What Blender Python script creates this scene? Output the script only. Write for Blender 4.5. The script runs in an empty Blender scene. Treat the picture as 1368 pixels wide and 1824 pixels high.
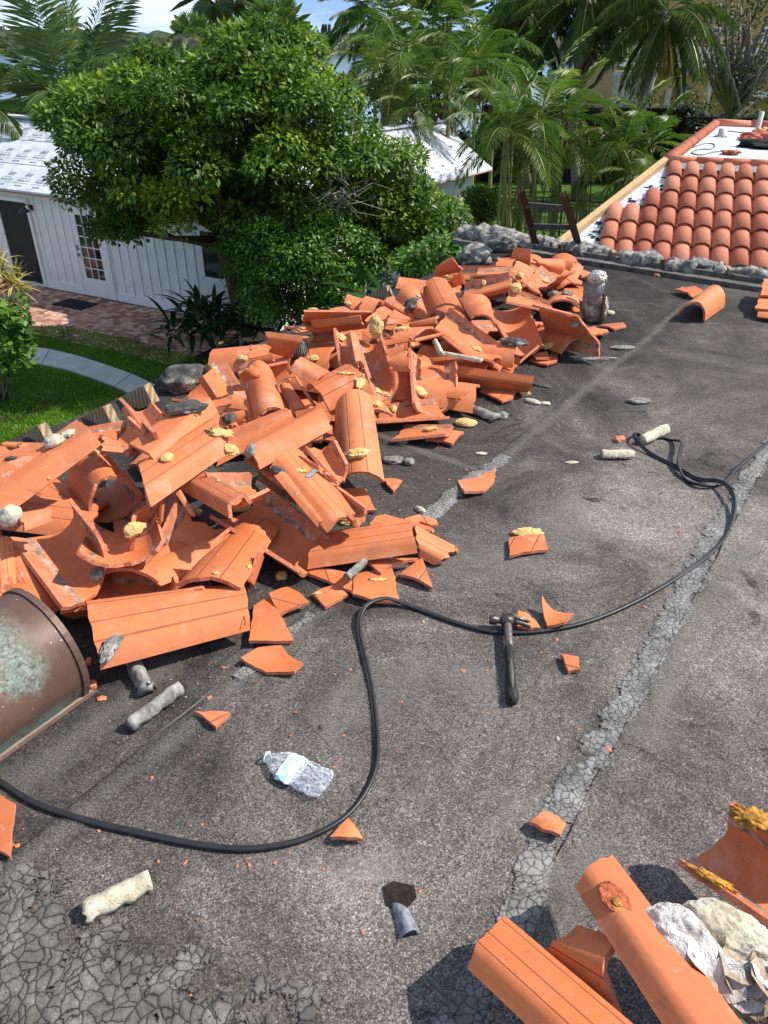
import bpy, math, random
import numpy as np
from mathutils import Vector, Matrix, noise
from mathutils.bvhtree import BVHTree
random.seed(7); RNG = np.random.default_rng(7)
S = bpy.context.scene
COL = S.collection
# ------------------------------------------------------------ camera
FPX = 1317.0; PITCH = math.radians(32.4); ROLL = math.radians(0.5)
fw = np.array([0, math.cos(PITCH), -math.sin(PITCH)])
u0 = np.array([0, math.sin(PITCH), math.cos(PITCH)]); x0 = np.array([1.0, 0, 0])
RT = math.cos(ROLL)*x0 + math.sin(ROLL)*u0
UP = math.cos(ROLL)*u0 - math.sin(ROLL)*x0
EYE = np.array([0, 0, 1.55])
cd = bpy.data.cameras.new('camera'); cam = bpy.data.objects.new('camera', cd); COL.objects.link(cam)
cd.sensor_fit = 'VERTICAL'; cd.sensor_height = 36; cd.lens = 36*FPX/1824
cd.clip_start = 0.05; cd.clip_end = 6000
m = Matrix(((RT[0], UP[0], -fw[0], EYE[0]), (RT[1], UP[1], -fw[1], EYE[1]), (RT[2], UP[2], -fw[2], EYE[2]), (0, 0, 0, 1)))
cam.matrix_world = m; S.camera = cam
S.render.resolution_x = 768; S.render.resolution_y = 1024
# ------------------------------------------------------------ sky, sun, exposure
SUN_EL = math.radians(48); SUN_AZ = math.radians(84)      # azimuth clockwise from +Y
sdir = Vector((math.sin(SUN_AZ)*math.cos(SUN_EL), math.cos(SUN_AZ)*math.cos(SUN_EL), math.sin(SUN_EL)))
W = bpy.data.worlds.new('World'); S.world = W; W.use_nodes = True
wn = W.node_tree.nodes; wl = W.node_tree.links
bg = wn['Background']; sky = wn.new('ShaderNodeTexSky'); sky.sky_type = 'NISHITA'; sky.sun_disc = False
sky.sun_elevation = SUN_EL; sky.sun_rotation = SUN_AZ; sky.air_density = 1.0; sky.dust_density = 0.3; sky.ozone_density = 2.0
tc = wn.new('ShaderNodeTexCoord'); va = wn.new('ShaderNodeVectorMath'); va.operation = 'ADD'; va.inputs[1].default_value = (0, 0, .22)
vn_ = wn.new('ShaderNodeVectorMath'); vn_.operation = 'NORMALIZE'; wl.new(tc.outputs['Generated'], va.inputs[0]); wl.new(va.outputs[0], vn_.inputs[0]); wl.new(vn_.outputs[0], sky.inputs[0])
cmap = wn.new('ShaderNodeMapping'); cmap.inputs['Scale'].default_value = (1, 1, 5); wl.new(tc.outputs['Generated'], cmap.inputs[0])
cn = wn.new('ShaderNodeTexNoise'); cn.inputs['Scale'].default_value = 3.2; cn.inputs['Detail'].default_value = 7; cn.inputs['Roughness'].default_value = .6; wl.new(cmap.outputs[0], cn.inputs['Vector'])
crp = wn.new('ShaderNodeValToRGB'); crp.color_ramp.elements[0].position = .46; crp.color_ramp.elements[1].position = .78; wl.new(cn.outputs['Fac'], crp.inputs[0])
cm = wn.new('ShaderNodeMix'); cm.data_type = 'RGBA'; cm.inputs[7].default_value = (8.5, 9.0, 9.8, 1); wl.new(crp.outputs[0], cm.inputs[0]); wl.new(sky.outputs[0], cm.inputs[6]); wl.new(cm.outputs[2], bg.inputs[0]); bg.inputs[1].default_value = 0.13
sl = bpy.data.lights.new('sun', 'SUN'); sl.energy = 4.3; sl.angle = math.radians(0.5); sl.color = (1, 0.95, 0.87)
so = bpy.data.objects.new('sun', sl); COL.objects.link(so); so.rotation_euler = sdir.to_track_quat('Z', 'Y').to_euler()
S.view_settings.view_transform = 'Standard'; S.view_settings.look = 'None'; S.view_settings.gamma = 1
S.view_settings.exposure = 0.55
# ------------------------------------------------------------ geometry of the place
def ray(px, py): return fw + (px-684)/FPX*RT + (912-py)/FPX*UP
def P(px, py, z=0.0):
    d = ray(px, py); return EYE + d*((z-1.55)/d[2])
def PY(px, py, Y):
    d = ray(px, py); return EYE + d*(Y/d[1])
VA = np.array([.566, .824]); UB = np.array([.824, -.566]); E0 = np.array([-1.6, 3.14])   # along eave / across roof
def AB(a, b, z=0.0):
    q = E0 + a*VA + b*UB; return np.array([q[0], q[1], z])
GZ = -3.95
# ------------------------------------------------------------ object helpers
def tag(o, label=None, cat=None, group=None, kind=None):
    if label: o['label'] = label
    if cat: o['category'] = cat
    if group: o['group'] = group
    if kind: o['kind'] = kind
    return o
def thing(name, loc, label, cat, group=None):
    o = bpy.data.objects.new(name, None); COL.objects.link(o); o.location = loc; o.empty_display_size = .1
    return tag(o, label, cat, group)
def link(name, me, parent=None, loc=None):
    o = bpy.data.objects.new(name, me); COL.objects.link(o)
    if loc is not None: o.location = loc
    if parent is not None:
        o.parent = parent
        if loc is None:                                     # geometry given in world space
            p = parent; t = Vector((0, 0, 0))
            while p is not None: t += p.location; p = p.parent
            o.location = -t
    return o
def mk(name, verts, faces, mats, parent=None, mi=None, smooth=False, uv=None, attr=None, loc=None):
    me = bpy.data.meshes.new(name)
    me.from_pydata([tuple(map(float, v)) for v in verts], [], [tuple(int(i) for i in f) for f in faces])
    if not isinstance(mats, (list, tuple)): mats = [mats]
    for mm in mats: me.materials.append(mm)
    if mi is not None: me.polygons.foreach_set('material_index', np.array(mi, dtype=np.int32))
    if smooth: me.polygons.foreach_set('use_smooth', np.ones(len(me.polygons), dtype=bool))
    if uv is not None:
        l = me.uv_layers.new(name='UVMap'); vi = np.zeros(len(me.loops), dtype=np.int32); me.loops.foreach_get('vertex_index', vi)
        l.data.foreach_set('uv', np.asarray(uv, dtype=np.float32)[vi].ravel())
    if attr is not None:
        a = me.attributes.new('var', 'FLOAT', 'POINT'); a.data.foreach_set('value', np.asarray(attr, dtype=np.float32))
    me.update()
    return link(name, me, parent, loc)
class MB:
    def __init__(s): s.v = []; s.f = []; s.a = []
    def add(s, v, f, a=0.5):
        n = len(s.v); s.v += [tuple(map(float, q)) for q in v]; s.f += [tuple(i+n for i in q) for q in f]; s.a += [a]*len(v); return s
    def box(s, c, size, rz=0, M=None, a=.5):
        sx, sy, sz = [k/2 for k in size]
        vs = [Vector((x*sx, y*sy, z*sz)) for z in (-1, 1) for x, y in ((-1, -1), (1, -1), (1, 1), (-1, 1))]
        R = M if M is not None else Matrix.Rotation(rz, 3, 'Z')
        vs = [R @ q + Vector(c) for q in vs]
        return s.add(vs, [(3, 2, 1, 0), (4, 5, 6, 7), (0, 1, 5, 4), (1, 2, 6, 5), (2, 3, 7, 6), (3, 0, 4, 7)], a)
    def bar(s, p, q, w, h, up=(0, 0, 1), a=.5):
        p = Vector(p); q = Vector(q); d = (q-p); L = d.length; d.normalize(); up = Vector(up)
        x = d.cross(up)
        if x.length < 1e-4: x = d.cross(Vector((1, 0, 0)))
        x.normalize(); z = x.cross(d)
        M = Matrix((x, d, z)).transposed()
        return s.box((p+q)/2, (w, L, h), M=M, a=a)
    def tube(s, pts, r, n=8, cap=True, sx=1.0, a=.5):
        pts = [Vector(p) for p in pts]; N = len(pts)
        rr = r if isinstance(r, (list, tuple)) else [r]*N
        base = len(s.v); vs = []
        for i, p in enumerate(pts):
            d = (pts[min(i+1, N-1)]-pts[max(i-1, 0)]).normalized()
            x = d.cross(Vector((0, 0, 1)))
            if x.length < .05: x = d.cross(Vector((0, 1, 0)))
            x.normalize(); z = x.cross(d)
            for k in range(n):
                t = 2*math.pi*k/n; vs.append(p + (x*math.cos(t)*sx + z*math.sin(t))*rr[i])
        fs = [(i*n+k, i*n+(k+1) % n, (i+1)*n+(k+1) % n, (i+1)*n+k) for i in range(N-1) for k in range(n)]
        if cap: fs += [tuple(range(n))[::-1], tuple((N-1)*n+k for k in range(n))]
        return s.add(vs, fs, a)
    def lathe(s, prof, M, n=20, a=.5):       # prof (r, z) along local z, M 4x4
        vs = [M @ Vector((r*math.cos(2*math.pi*k/n), r*math.sin(2*math.pi*k/n), z)) for r, z in prof for k in range(n)]
        N = len(prof)
        fs = [(i*n+k, i*n+(k+1) % n, (i+1)*n+(k+1) % n, (i+1)*n+k) for i in range(N-1) for k in range(n)]
        return s.add(vs, fs, a)
    def poly(s, pts, z0, z1, a=.5):          # prism from xy points
        n = len(pts)
        vs = [(p[0], p[1], z0) for p in pts]+[(p[0], p[1], z1) for p in pts]
        return s.add(vs, [tuple(range(n))[::-1], tuple(range(n, 2*n))]+[(i, (i+1) % n, n+(i+1) % n, n+i) for i in range(n)], a)
    def build(s, name, mat, parent=None, smooth=False):
        return mk(name, s.v, s.f, mat, parent, smooth=smooth, attr=s.a)
# fractal noise on numpy-free points
def fn(p, sc, o=3): return noise.fractal(Vector(p)*sc, 1.0, 2.0, o)
def blob(c, r, amp=.25, sc=3.0, n=3, M=None, seed=0, ridged=False):
    """noisy ellipsoid: returns verts, faces"""
    import bmesh
    bm = bmesh.new(); bmesh.ops.create_icosphere(bm, subdivisions=n, radius=1)
    vs = []
    off = Vector((seed*3.7, seed*1.3, -seed*2.1))
    for v in bm.verts:
        d = v.co.normalized(); k = noise.fractal(d*sc+off, 1.0, 2.0, 3)
        if ridged: k = abs(k)*2-.6+.4*noise.noise(d*sc*2.7+off)
        q = Vector((d.x*r[0], d.y*r[1], d.z*r[2]))*(1+amp*k)
        if M is not None: q = M @ q
        vs.append(q+Vector(c))
    fs = [tuple(v.index for v in f.verts) for f in bm.faces]; bm.free()
    return vs, fs
# ------------------------------------------------------------ materials
class NT:
    def __init__(s, name, rough=.7, spec=.35, metal=0):
        s.m = bpy.data.materials.new(name); s.m.use_nodes = True; s.t = s.m.node_tree; s.n = s.t.nodes; s.b = s.n['Principled BSDF']
        s.b.inputs['Roughness'].default_value = rough; s.b.inputs['Specular IOR Level'].default_value = spec; s.b.inputs['Metallic'].default_value = metal
    def N(s, ty, **k):
        n = s.n.new('ShaderNode'+ty)
        for a, b in k.items(): setattr(n, a, b)
        return n
    def L(s, a, b): s.t.links.new(a, b); return s
    def val(s, x, inp):
        if isinstance(x, (int, float)): inp.default_value = x
        elif isinstance(x, tuple): inp.default_value = (*x, 1) if len(x) == 3 and len(inp.default_value) == 4 else x
        else: s.L(x, inp)
    def co(s, kind='Object'): return s.N('TexCoord').outputs[kind]
    def map(s, vec, scale=(1, 1, 1), rot=(0, 0, 0), loc=(0, 0, 0)):
        n = s.N('Mapping'); n.inputs['Scale'].default_value = scale; n.inputs['Rotation'].default_value = rot; n.inputs['Location'].default_value = loc; s.L(vec, n.inputs[0]); return n.outputs[0]
    def noise(s, vec, sc, det=4, rough=.55, dist=0):
        n = s.N('TexNoise'); n.inputs['Scale'].default_value = sc; n.inputs['Detail'].default_value = det; n.inputs['Roughness'].default_value = rough; n.inputs['Distortion'].default_value = dist
        s.L(vec, n.inputs['Vector']); return n.outputs['Fac']
    def vor(s, vec, sc, feat='F1', out='Distance', rnd=1):
        n = s.N('TexVoronoi', feature=feat); n.inputs['Scale'].default_value = sc; n.inputs['Randomness'].default_value = rnd; s.L(vec, n.inputs['Vector']); return n.outputs[out]
    def ramp(s, fac, stops, const=False):
        n = s.N('ValToRGB'); e = n.color_ramp.elements
        if const: n.color_ramp.interpolation = 'CONSTANT'
        while len(e) > 1: e.remove(e[-1])
        for i, (p, c) in enumerate(stops):
            q = e[0] if i == 0 else e.new(p)
            q.position = p; q.color = (c, c, c, 1) if isinstance(c, (int, float)) else (*c, 1)
        s.L(fac, n.inputs[0]); return n.outputs[0]
    def mix(s, fac, a, b, mode='MIX'):
        n = s.N('Mix', data_type='RGBA', blend_type=mode); s.val(fac, n.inputs[0]); s.val(a, n.inputs[6]); s.val(b, n.inputs[7]); return n.outputs[2]
    def math(s, op, a, b=0.0, c=None):
        n = s.N('Math', operation=op); s.val(a, n.inputs[0]); s.val(b, n.inputs[1])
        if c is not None: s.val(c, n.inputs[2])
        return n.outputs[0]
    def sep(s, vec):
        n = s.N('SeparateXYZ'); s.L(vec, n.inputs[0]); return n.outputs
    def bump(s, h, st=.3, dist=.01, chain=None):
        n = s.N('Bump'); n.inputs['Strength'].default_value = st; n.inputs['Distance'].default_value = dist; s.L(h, n.inputs['Height'])
        if chain is not None: s.L(chain, n.inputs['Normal'])
        return n.outputs[0]
    def out(s, col=None, rough=None, nor=None):
        if col is not None: s.val(col, s.b.inputs['Base Color'])
        if rough is not None: s.val(rough, s.b.inputs['Roughness'])
        if nor is not None: s.L(nor, s.b.inputs['Normal'])
        return s.m
def simple(name, col, rough=.7, nsc=20, amt=.15, bump=.0, spec=.3, metal=0, bd=.005):
    t = NT(name, rough, spec, metal); c = t.co()
    n = t.noise(c, nsc); k = t.ramp(n, [(.3, 1-amt), (.7, 1+amt)])
    base = t.mix(1.0, (*col,), k, 'MULTIPLY')
    return t.out(base, None, t.bump(n, bump, bd) if bump else None)
M = {}
def clay(name, inner):
    t = NT(name, .62, .3)
    c = t.co(); uv = t.N('UVMap').outputs[0]; oi = t.N('ObjectInfo').outputs['Random']
    sx = t.sep(uv)
    vecn = t.N('VectorMath', operation='ADD'); cx = t.N('CombineXYZ'); t.L(t.math('MULTIPLY', oi, 37.0), cx.inputs[0]); t.L(t.math('MULTIPLY', oi, 91.0), cx.inputs[1]); t.L(c, vecn.inputs[0]); t.L(cx.outputs[0], vecn.inputs[1]); c = vecn.outputs[0]
    base = t.ramp(oi, [(0, (.50, .130, .042)), (.3, (.62, .185, .062)), (.55, (.52, .140, .048)), (.8, (.66, .225, .085)), (1, (.42, .11, .042))])
    n1 = t.noise(c, 9, 5, .6, .6)
    base = t.mix(t.ramp(n1, [(.35, 0.0), (.75, .55)]), base, (.64, .21, .082))
    # brushed streaks along the tile
    st = t.noise(t.map(uv, (60, 2.5, 1)), 3, 3)
    base = t.mix(t.ramp(st, [(.45, 0.0), (.8, .3)]), base, (.44, .115, .05))
    # reddish / whitish bloom
    n2 = t.noise(c, 5.5, 6, .7, 1.2)
    gate = t.ramp(oi, [(.1, .3), (.5, .95), (.9, .55)])
    bl = t.math('MULTIPLY', t.ramp(n2, [(.54, 0.0), (.66, .65)]), gate)
    base = t.mix(bl, base, (.70, .33, .22) if not inner else (.60, .36, .28))
    n3 = t.noise(c, 16, 6, .75, 1.5)
    base = t.mix(t.math('MULTIPLY', t.ramp(n3, [(.63, 0.0), (.68, .85)]), gate), base, (.62, .50, .40))
    # dark grime specks
    n4 = t.noise(c, 38, 5, .8)
    base = t.mix(t.ramp(n4, [(.30, .65), (.42, 0.0)]), base, (.16, .09, .06))
    n5 = t.noise(c, 3.2, 7, .72, 1.6); base = t.mix(t.math('MULTIPLY', t.ramp(n5, [(.52, 0.0), (.64, .55)]), gate), base, (.30, .125, .075))
    n6 = t.noise(c, 7, 8, .8, .5); base = t.mix(t.math('MULTIPLY', t.ramp(n6, [(.62, 0.0), (.66, .7)]), t.ramp(oi, [(.55, 0.0), (.6, 1.0)])), base, (.15, .115, .09))
    h = t.math('MULTIPLY', t.noise(c, 60, 4), .3)
    if not inner:
        # two or three scored lines running the length of the tile
        lines = None
        for p in (.2, .42, .74):
            d = t.math('ABSOLUTE', t.math('SUBTRACT', sx[0], p)); l = t.ramp(d, [(.0, 1.0), (.007, .8), (.014, 0.0)])
            lines = l if lines is None else t.math('MAXIMUM', lines, l)
        has = t.N('Attribute', attribute_name='var').outputs['Fac']
        lines = t.math('MULTIPLY', lines, has)
        base = t.mix(t.math('MULTIPLY', lines, t.ramp(n1, [(.3, .35), (.6, .8)])), base, (.20, .06, .03))
        h = t.math('SUBTRACT', h, t.math('MULTIPLY', lines, 1.5))
    else:
        # old mortar bedding stuck near both long edges
        e = t.math('ABSOLUTE', t.math('SUBTRACT', sx[0], .5))
        e = t.math('ADD', e, t.math('MULTIPLY', t.math('SUBTRACT', t.noise(c, 14, 5, .7), .5), .16))
        mk_ = t.math('MULTIPLY', t.ramp(e, [(.335, 0.0), (.35, 1.0)]), t.math('GREATER_THAN', oi, .12))
        mcol = t.ramp(t.noise(c, 30, 6, .7), [(.32, (.055, .048, .04)), (.45, (.17, .145, .12)), (.55, (.42, .24, .18)), (.68, (.60, .50, .43))])
        band = t.ramp(e, [(.35, .85), (.385, .95), (.41, .35), (.47, .25)])
        base = t.mix(t.math('MULTIPLY', mk_, band), base, mcol)
        h = t.math('ADD', h, t.math('MULTIPLY', mk_, t.math('MULTIPLY', t.noise(c, 90, 5, .7), 1.4)))
    return t.out(base, t.ramp(n1, [(.3, .5), (.7, .75)]), t.bump(h, .5, .004))
M['clay_out'] = clay('clay_outer_face', False); M['clay_in'] = clay('clay_inner_face', True)
def _edge():
    t = NT('clay_broken_edge', .85, .2); c = t.co(); n = t.noise(c, 70, 5, .7)
    return t.out(t.ramp(n, [(.35, (.48, .15, .075)), (.55, (.62, .22, .12)), (.72, (.68, .36, .25))]), None, t.bump(n, .8, .004))
M['clay_edge'] = _edge()
def _foam():
    t = NT('yellow_foam', .8, .25); c = t.co(); n = t.noise(c, 28, 5, .7, 1); v = t.vor(c, 120)
    col = t.ramp(n, [(.3, (.36, .20, .06)), (.45, (.62, .40, .14)), (.6, (.72, .54, .26)), (.8, (.76, .64, .40))])
    h = t.math('ADD', n, t.math('MULTIPLY', v, .4))
    m = t.out(col, None, t.bump(h, .75, .009)); t.b.inputs['Subsurface Weight'].default_value = .15; t.b.inputs['Subsurface Radius'].default_value = (.01, .006, .002); return m
M['foam'] = _foam()
M['foam_brown'] = simple('aged_brown_foam', (.42, .20, .03), .75, 60, .6, .9)
def _mortar(name, stops, sc=14):
    t = NT(name, .92, .15); c = t.co(); n = t.noise(c, sc, 8, .72, .4); n2 = t.noise(c, 120, 4, .8)
    col = t.ramp(n, stops); col = t.mix(t.ramp(n2, [(.35, .45), (.5, 0.0)]), col, (.07, .065, .055))
    return t.out(col, None, t.bump(t.math('ADD', n, t.math('MULTIPLY', n2, .35)), .8, .01))
M['mortar'] = _mortar('grey_mortar', [(.3, (.055, .052, .046)), (.45, (.20, .19, .17)), (.58, (.40, .38, .34)), (.72, (.62, .58, .52))])
M['mortar_light'] = _mortar('cream_mortar', [(.3, (.38, .33, .24)), (.5, (.62, .55, .40)), (.66, (.74, .71, .62)), (.8, (.60, .62, .58))])
M['mortar_dark'] = _mortar('weathered_mortar', [(.34, (.030, .029, .028)), (.5, (.10, .096, .09)), (.58, (.24, .225, .20)), (.68, (.70, .67, .58))], 9)
def _asphalt():
    t = NT('mineral_granule_roofing', .88, .25); c = t.co()
    g = t.vor(c, 330, out='Color'); gx = t.sep(g)[0]; gd = t.vor(c, 330)
    fine = t.noise(c, 520, 2, .6); mid = t.noise(c, 60, 5, .75)
    big = t.noise(c, 1.3, 9, .72, .9); big2 = t.noise(t.map(c, (1, 1, 1), (0, 0, 0), (7, 3, 1)), 2.7, 6, .65, 1)
    k = t.math('ADD', t.math('MULTIPLY', gx, .6), t.math('MULTIPLY', mid, .55))
    col = t.ramp(k, [(.14, (.022, .019, .018)), (.38, (.060, .053, .049)), (.60, (.112, .099, .091)), (.82, (.19, .170, .155)), (.98, (.40, .37, .34))])
    lt = t.ramp(big, [(.36, .42), (.47, .85), (.54, 1.15), (.64, 1.75)])
    # roof runs lighter and dustier toward the nearer right-hand side, dirt and painted gap shade darken it under the tile heap
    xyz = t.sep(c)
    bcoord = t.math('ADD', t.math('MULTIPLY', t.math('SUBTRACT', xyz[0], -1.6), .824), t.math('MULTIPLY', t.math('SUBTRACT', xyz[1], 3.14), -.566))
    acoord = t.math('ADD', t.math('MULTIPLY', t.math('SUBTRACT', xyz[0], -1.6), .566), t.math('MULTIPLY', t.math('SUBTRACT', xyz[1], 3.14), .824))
    wear_gap_shade = t.ramp(t.math('ADD', t.math('MULTIPLY', bcoord, .2), t.math('MULTIPLY', t.math('SUBTRACT', big2, .5), .35)), [(.22, .38), (.36, .62), (.44, .95), (.52, 1.2), (.8, 1.3)])
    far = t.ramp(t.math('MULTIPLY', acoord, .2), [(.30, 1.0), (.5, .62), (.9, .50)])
    col = t.mix(1.0, col, lt, 'MULTIPLY'); col = t.mix(1.0, col, wear_gap_shade, 'MULTIPLY'); col = t.mix(1.0, col, far, 'MULTIPLY')
    # black blots where granules have gone
    bl = t.ramp(t.noise(t.map(c, (1, 1, 1), (0, 0, 0), (3, 8, 2)), 4.3, 7, .72, 1), [(.33, .85), (.39, 0.0)])
    col = t.mix(bl, col, (.014, .012, .012))
    # pale dusty drifts
    du = t.ramp(t.noise(t.map(c, (1, 1, 1), (0, 0, .6), (1, 5, 9)), 1.9, 7, .7, .8), [(.57, 0.0), (.70, .42)])
    col = t.mix(t.math('MULTIPLY', du, t.ramp(mid, [(.35, .3), (.6, 1.0)])), col, (.36, .335, .30))
    col = t.mix(1.0, col, (1.02, .985, .945), 'MULTIPLY')
    h = t.math('ADD', t.math('MULTIPLY', gd, -.8), t.math('MULTIPLY', fine, .5))
    nb = t.bump(h, .7, .003)
    nb = t.bump(t.noise(c, 6, 4), .25, .02, nb)
    return t.out(col, t.ramp(k, [(.3, .75), (.8, .95)]), nb)
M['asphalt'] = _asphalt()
def _tar(name, sc, light, crack=.035, dmx=.3):
    t = NT(name, .85, .25); c = t.co()
    w = t.N('VectorMath', operation='ADD'); nn = t.N('TexNoise'); nn.inputs['Scale'].default_value = 9; nn.inputs['Detail'].default_value = 4; t.L(c, nn.inputs['Vector'])
    sc_ = t.N('VectorMath', operation='SCALE'); sc_.inputs['Scale'].default_value = .085; t.L(nn.outputs['Color'], sc_.inputs[0]); t.L(c, w.inputs[0]); t.L(sc_.outputs[0], w.inputs[1]); cw = w.outputs[0]
    d = t.vor(cw, sc, 'DISTANCE_TO_EDGE'); d2 = t.vor(cw, sc*2.1, 'DISTANCE_TO_EDGE')
    n = t.noise(c, 11, 6, .7); g = t.noise(c, 160, 3, .75)
    col = t.ramp(t.math('ADD', t.math('MULTIPLY', n, .7), t.math('MULTIPLY', g, .3)), [(.33, tuple(k*.3 for k in light)), (.48, tuple(k*.62 for k in light)), (.60, light)])
    cr = t.ramp(d, [(0, 1.0), (crack*.7, .95), (crack*1.6, 0.0)]); cr2 = t.math('MULTIPLY', t.ramp(d2, [(0, .8), (crack*.8, 0.0)]), t.ramp(n, [(.45, 0.0), (.55, 1.0)]))
    cc = t.math('MAXIMUM', cr, cr2)
    col = t.mix(t.math('MULTIPLY', cc, .85), col, (.016, .015, .015))
    dome = t.ramp(t.math('ADD', d, t.math('MULTIPLY', t.math('SUBTRACT', n, .5), .25)), [(0, 0.0), (.16, .7), (.34, 1.0)])
    col = t.mix(dome, t.mix(dmx+.1, col, (.035, .031, .029)), col)
    h = t.math('SUBTRACT', t.math('ADD', t.math('MULTIPLY', dome, dmx), t.math('MULTIPLY', g, .35)), cc)
    # ragged transparent border so the strip blends into the granules
    return t, col, h
def _tarm(name, sc, light, crack, fade, dome_mix=.25):
    t, col, h = _tar(name, sc, light, crack, dome_mix)
    m = t.out(col, None, t.bump(h, .7, .007))
    uv = t.sep(t.N('UVMap').outputs[0]); c = t.co()
    e = t.math('ABSOLUTE', t.math('SUBTRACT', uv[0], .5))
    e = t.math('ADD', e, t.math('MULTIPLY', t.math('SUBTRACT', t.noise(c, 10, 6, .75), .5), fade))
    e = t.math('ADD', e, t.math('MULTIPLY', t.math('SUBTRACT', t.noise(c, 150, 3, .75), .5), .22))
    al = t.ramp(e, [(.36, 1.0), (.42, 0.0)])
    # bare stretches where the coating has worn off
    bare = t.ramp(t.noise(t.map(c, (1, 1, 1), (0, 0, 0), (2, 2, 5)), 3.1, 5, .7), [(.28, 0.0), (.38, 1.0)])
    t.L(t.math('MULTIPLY', al, bare), t.b.inputs['Alpha'])
    return m
M['tar'] = _tarm('cracked_seam_coating', 54, (.34, .33, .31), .022, 1.6)
M['tar_dark'] = _tarm('cracked_dark_coating', 60, (.20, .19, .18), .05, 1.8)
M['tar_patch'] = _tarm('crazed_coating_patch', 38, (.23, .21, .188), .022, 2.0, .4)
def _dust():
    t = NT('dusty_granules', .95, .1); c = t.co(); m = t.out(t.ramp(t.noise(c, 300, 3, .8), [(.35, (.12, .11, .10)), (.55, (.30, .28, .25)), (.7, (.46, .43, .39))]))
    uv = t.sep(t.N('UVMap').outputs[0]); e = t.math('ABSOLUTE', t.math('SUBTRACT', uv[0], .5)); e = t.math('ADD', e, t.math('MULTIPLY', t.math('SUBTRACT', t.noise(c, 7, 7, .8), .5), 1.1)); sp = t.noise(c, 260, 3, .8)
    al = t.math('MULTIPLY', t.ramp(e, [(.05, .48), (.40, 0.0)]), t.ramp(sp, [(.40, 0.0), (.56, 1.0)])); t.L(al, t.b.inputs['Alpha']); return m
M['dust'] = _dust()
M['rubber'] = simple('black_rubber_cable', (.018, .019, .020), .45, 40, .35, .2, .5)
def _wood(name, a, b, rough=.75):
    t = NT(name, rough, .25); c = t.co(); n = t.noise(t.map(c, (3, 3, 3)), 6, 4); w = t.N('TexWave'); w.inputs['Scale'].default_value = 14; w.inputs['Distortion'].default_value = 5; w.inputs['Detail'].default_value = 3; t.L(c, w.inputs['Vector'])
    k = t.math('ADD', t.math('MULTIPLY', n, .6), t.math('MULTIPLY', w.outputs['Fac'], .4))
    return t.out(t.mix(t.ramp(k, [(.3, 0.0), (.7, 1.0)]), a, b), None, t.bump(k, .3, .004))
M['wood'] = _wood('weathered_pine', (.20, .13, .075), (.42, .31, .19))
M['wood_new'] = _wood('new_pine_board', (.50, .30, .13), (.68, .47, .25))
M['wood_dark'] = _wood('old_dark_timber', (.045, .022, .016), (.14, .06, .04))
M['ladder'] = _wood('weathered_brown_ladder', (.022, .010, .008), (.11, .040, .026), .55)
M['ladder_rung'] = simple('weathered_grey_rung', (.055, .052, .052), .5, 30, .4, .3)
def _copper():
    t = NT('weathered_copper', .55, .35, .15); c = t.co(); n = t.noise(c, 6, 6, .6); n2 = t.noise(c, 22, 7, .78, 1.2)
    base = t.ramp(n, [(.3, (.085, .050, .036)), (.5, (.125, .072, .052)), (.7, (.165, .095, .070))])
    uv = t.sep(t.N('UVMap').outputs[0])
    # verdigris on the top of the barrel
    top = t.ramp(t.math('ADD', uv[0], t.math('MULTIPLY', t.math('SUBTRACT', t.noise(c, 4, 6, .7, .8), .5), 1.0)), [(.36, 0.0), (.46, 1.0)])
    endm = t.ramp(uv[1], [(.78, 1.0), (.9, 0.0)])
    msk = t.math('MULTIPLY', t.math('MULTIPLY', top, endm), t.ramp(n2, [(.38, .15), (.5, 1.0)]))
    vg = t.ramp(t.noise(t.map(c, (1, 1, 1)), 45, 5, .75, 2), [(.35, (.035, .04, .036)), (.45, (.15, .18, .15)), (.62, (.30, .34, .28))])
    col = t.mix(msk, base, vg)
    sp = t.ramp(t.vor(c, 60), [(.10, 1.0), (.14, 0.0)]); spg = t.ramp(t.noise(c, 9, 3), [(.52, 0.0), (.6, 1.0)])
    col = t.mix(t.math('MULTIPLY', sp, spg), col, (.55, .50, .40))
    foot = t.ramp(uv[0], [(.03, 1.0), (.09, 0.0)])
    col = t.mix(t.math('MULTIPLY', foot, t.ramp(n2, [(.4, 0.0), (.55, .9)])), col, (.16, .24, .20))
    r = t.mix(msk, (.50, .50, .50), (.85, .85, .85))
    return t.out(col, r, t.bump(t.math('ADD', t.noise(c, 5, 3), t.math('MULTIPLY', t.math('MULTIPLY', msk, n2), .3)), .35, .012))
M['copper'] = _copper()
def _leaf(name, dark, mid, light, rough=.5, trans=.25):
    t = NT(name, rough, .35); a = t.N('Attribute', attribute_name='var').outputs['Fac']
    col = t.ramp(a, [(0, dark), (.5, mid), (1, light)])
    t.out(col)
    tr = t.N('BsdfTranslucent'); t.L(t.mix(1.0, col, (1.0, 1.25, .5), 'MULTIPLY'), tr.inputs[0])
    mx = t.N('MixShader'); mx.inputs[0].default_value = trans
    t.L(t.b.outputs[0], mx.inputs[1]); t.L(tr.outputs[0], mx.inputs[2])
    t.L(mx.outputs[0], t.n['Material Output'].inputs['Surface']); return t.m
M['leaf_tree'] = _leaf('glossy_tree_leaf', (.038, .080, .008), (.105, .19, .016), (.32, .40, .04), .45)
M['leaf_shrub'] = _leaf('shrub_leaf', (.035, .085, .010), (.085, .18, .02), (.20, .30, .04), .45)
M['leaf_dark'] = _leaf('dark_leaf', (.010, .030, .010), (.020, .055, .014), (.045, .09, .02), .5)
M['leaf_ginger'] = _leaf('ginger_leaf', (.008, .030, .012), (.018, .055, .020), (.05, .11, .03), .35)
M['leaf_grey'] = _leaf('sparse_grey_leaf', (.03, .045, .02), (.06, .08, .035), (.10, .12, .06), .6)
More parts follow.
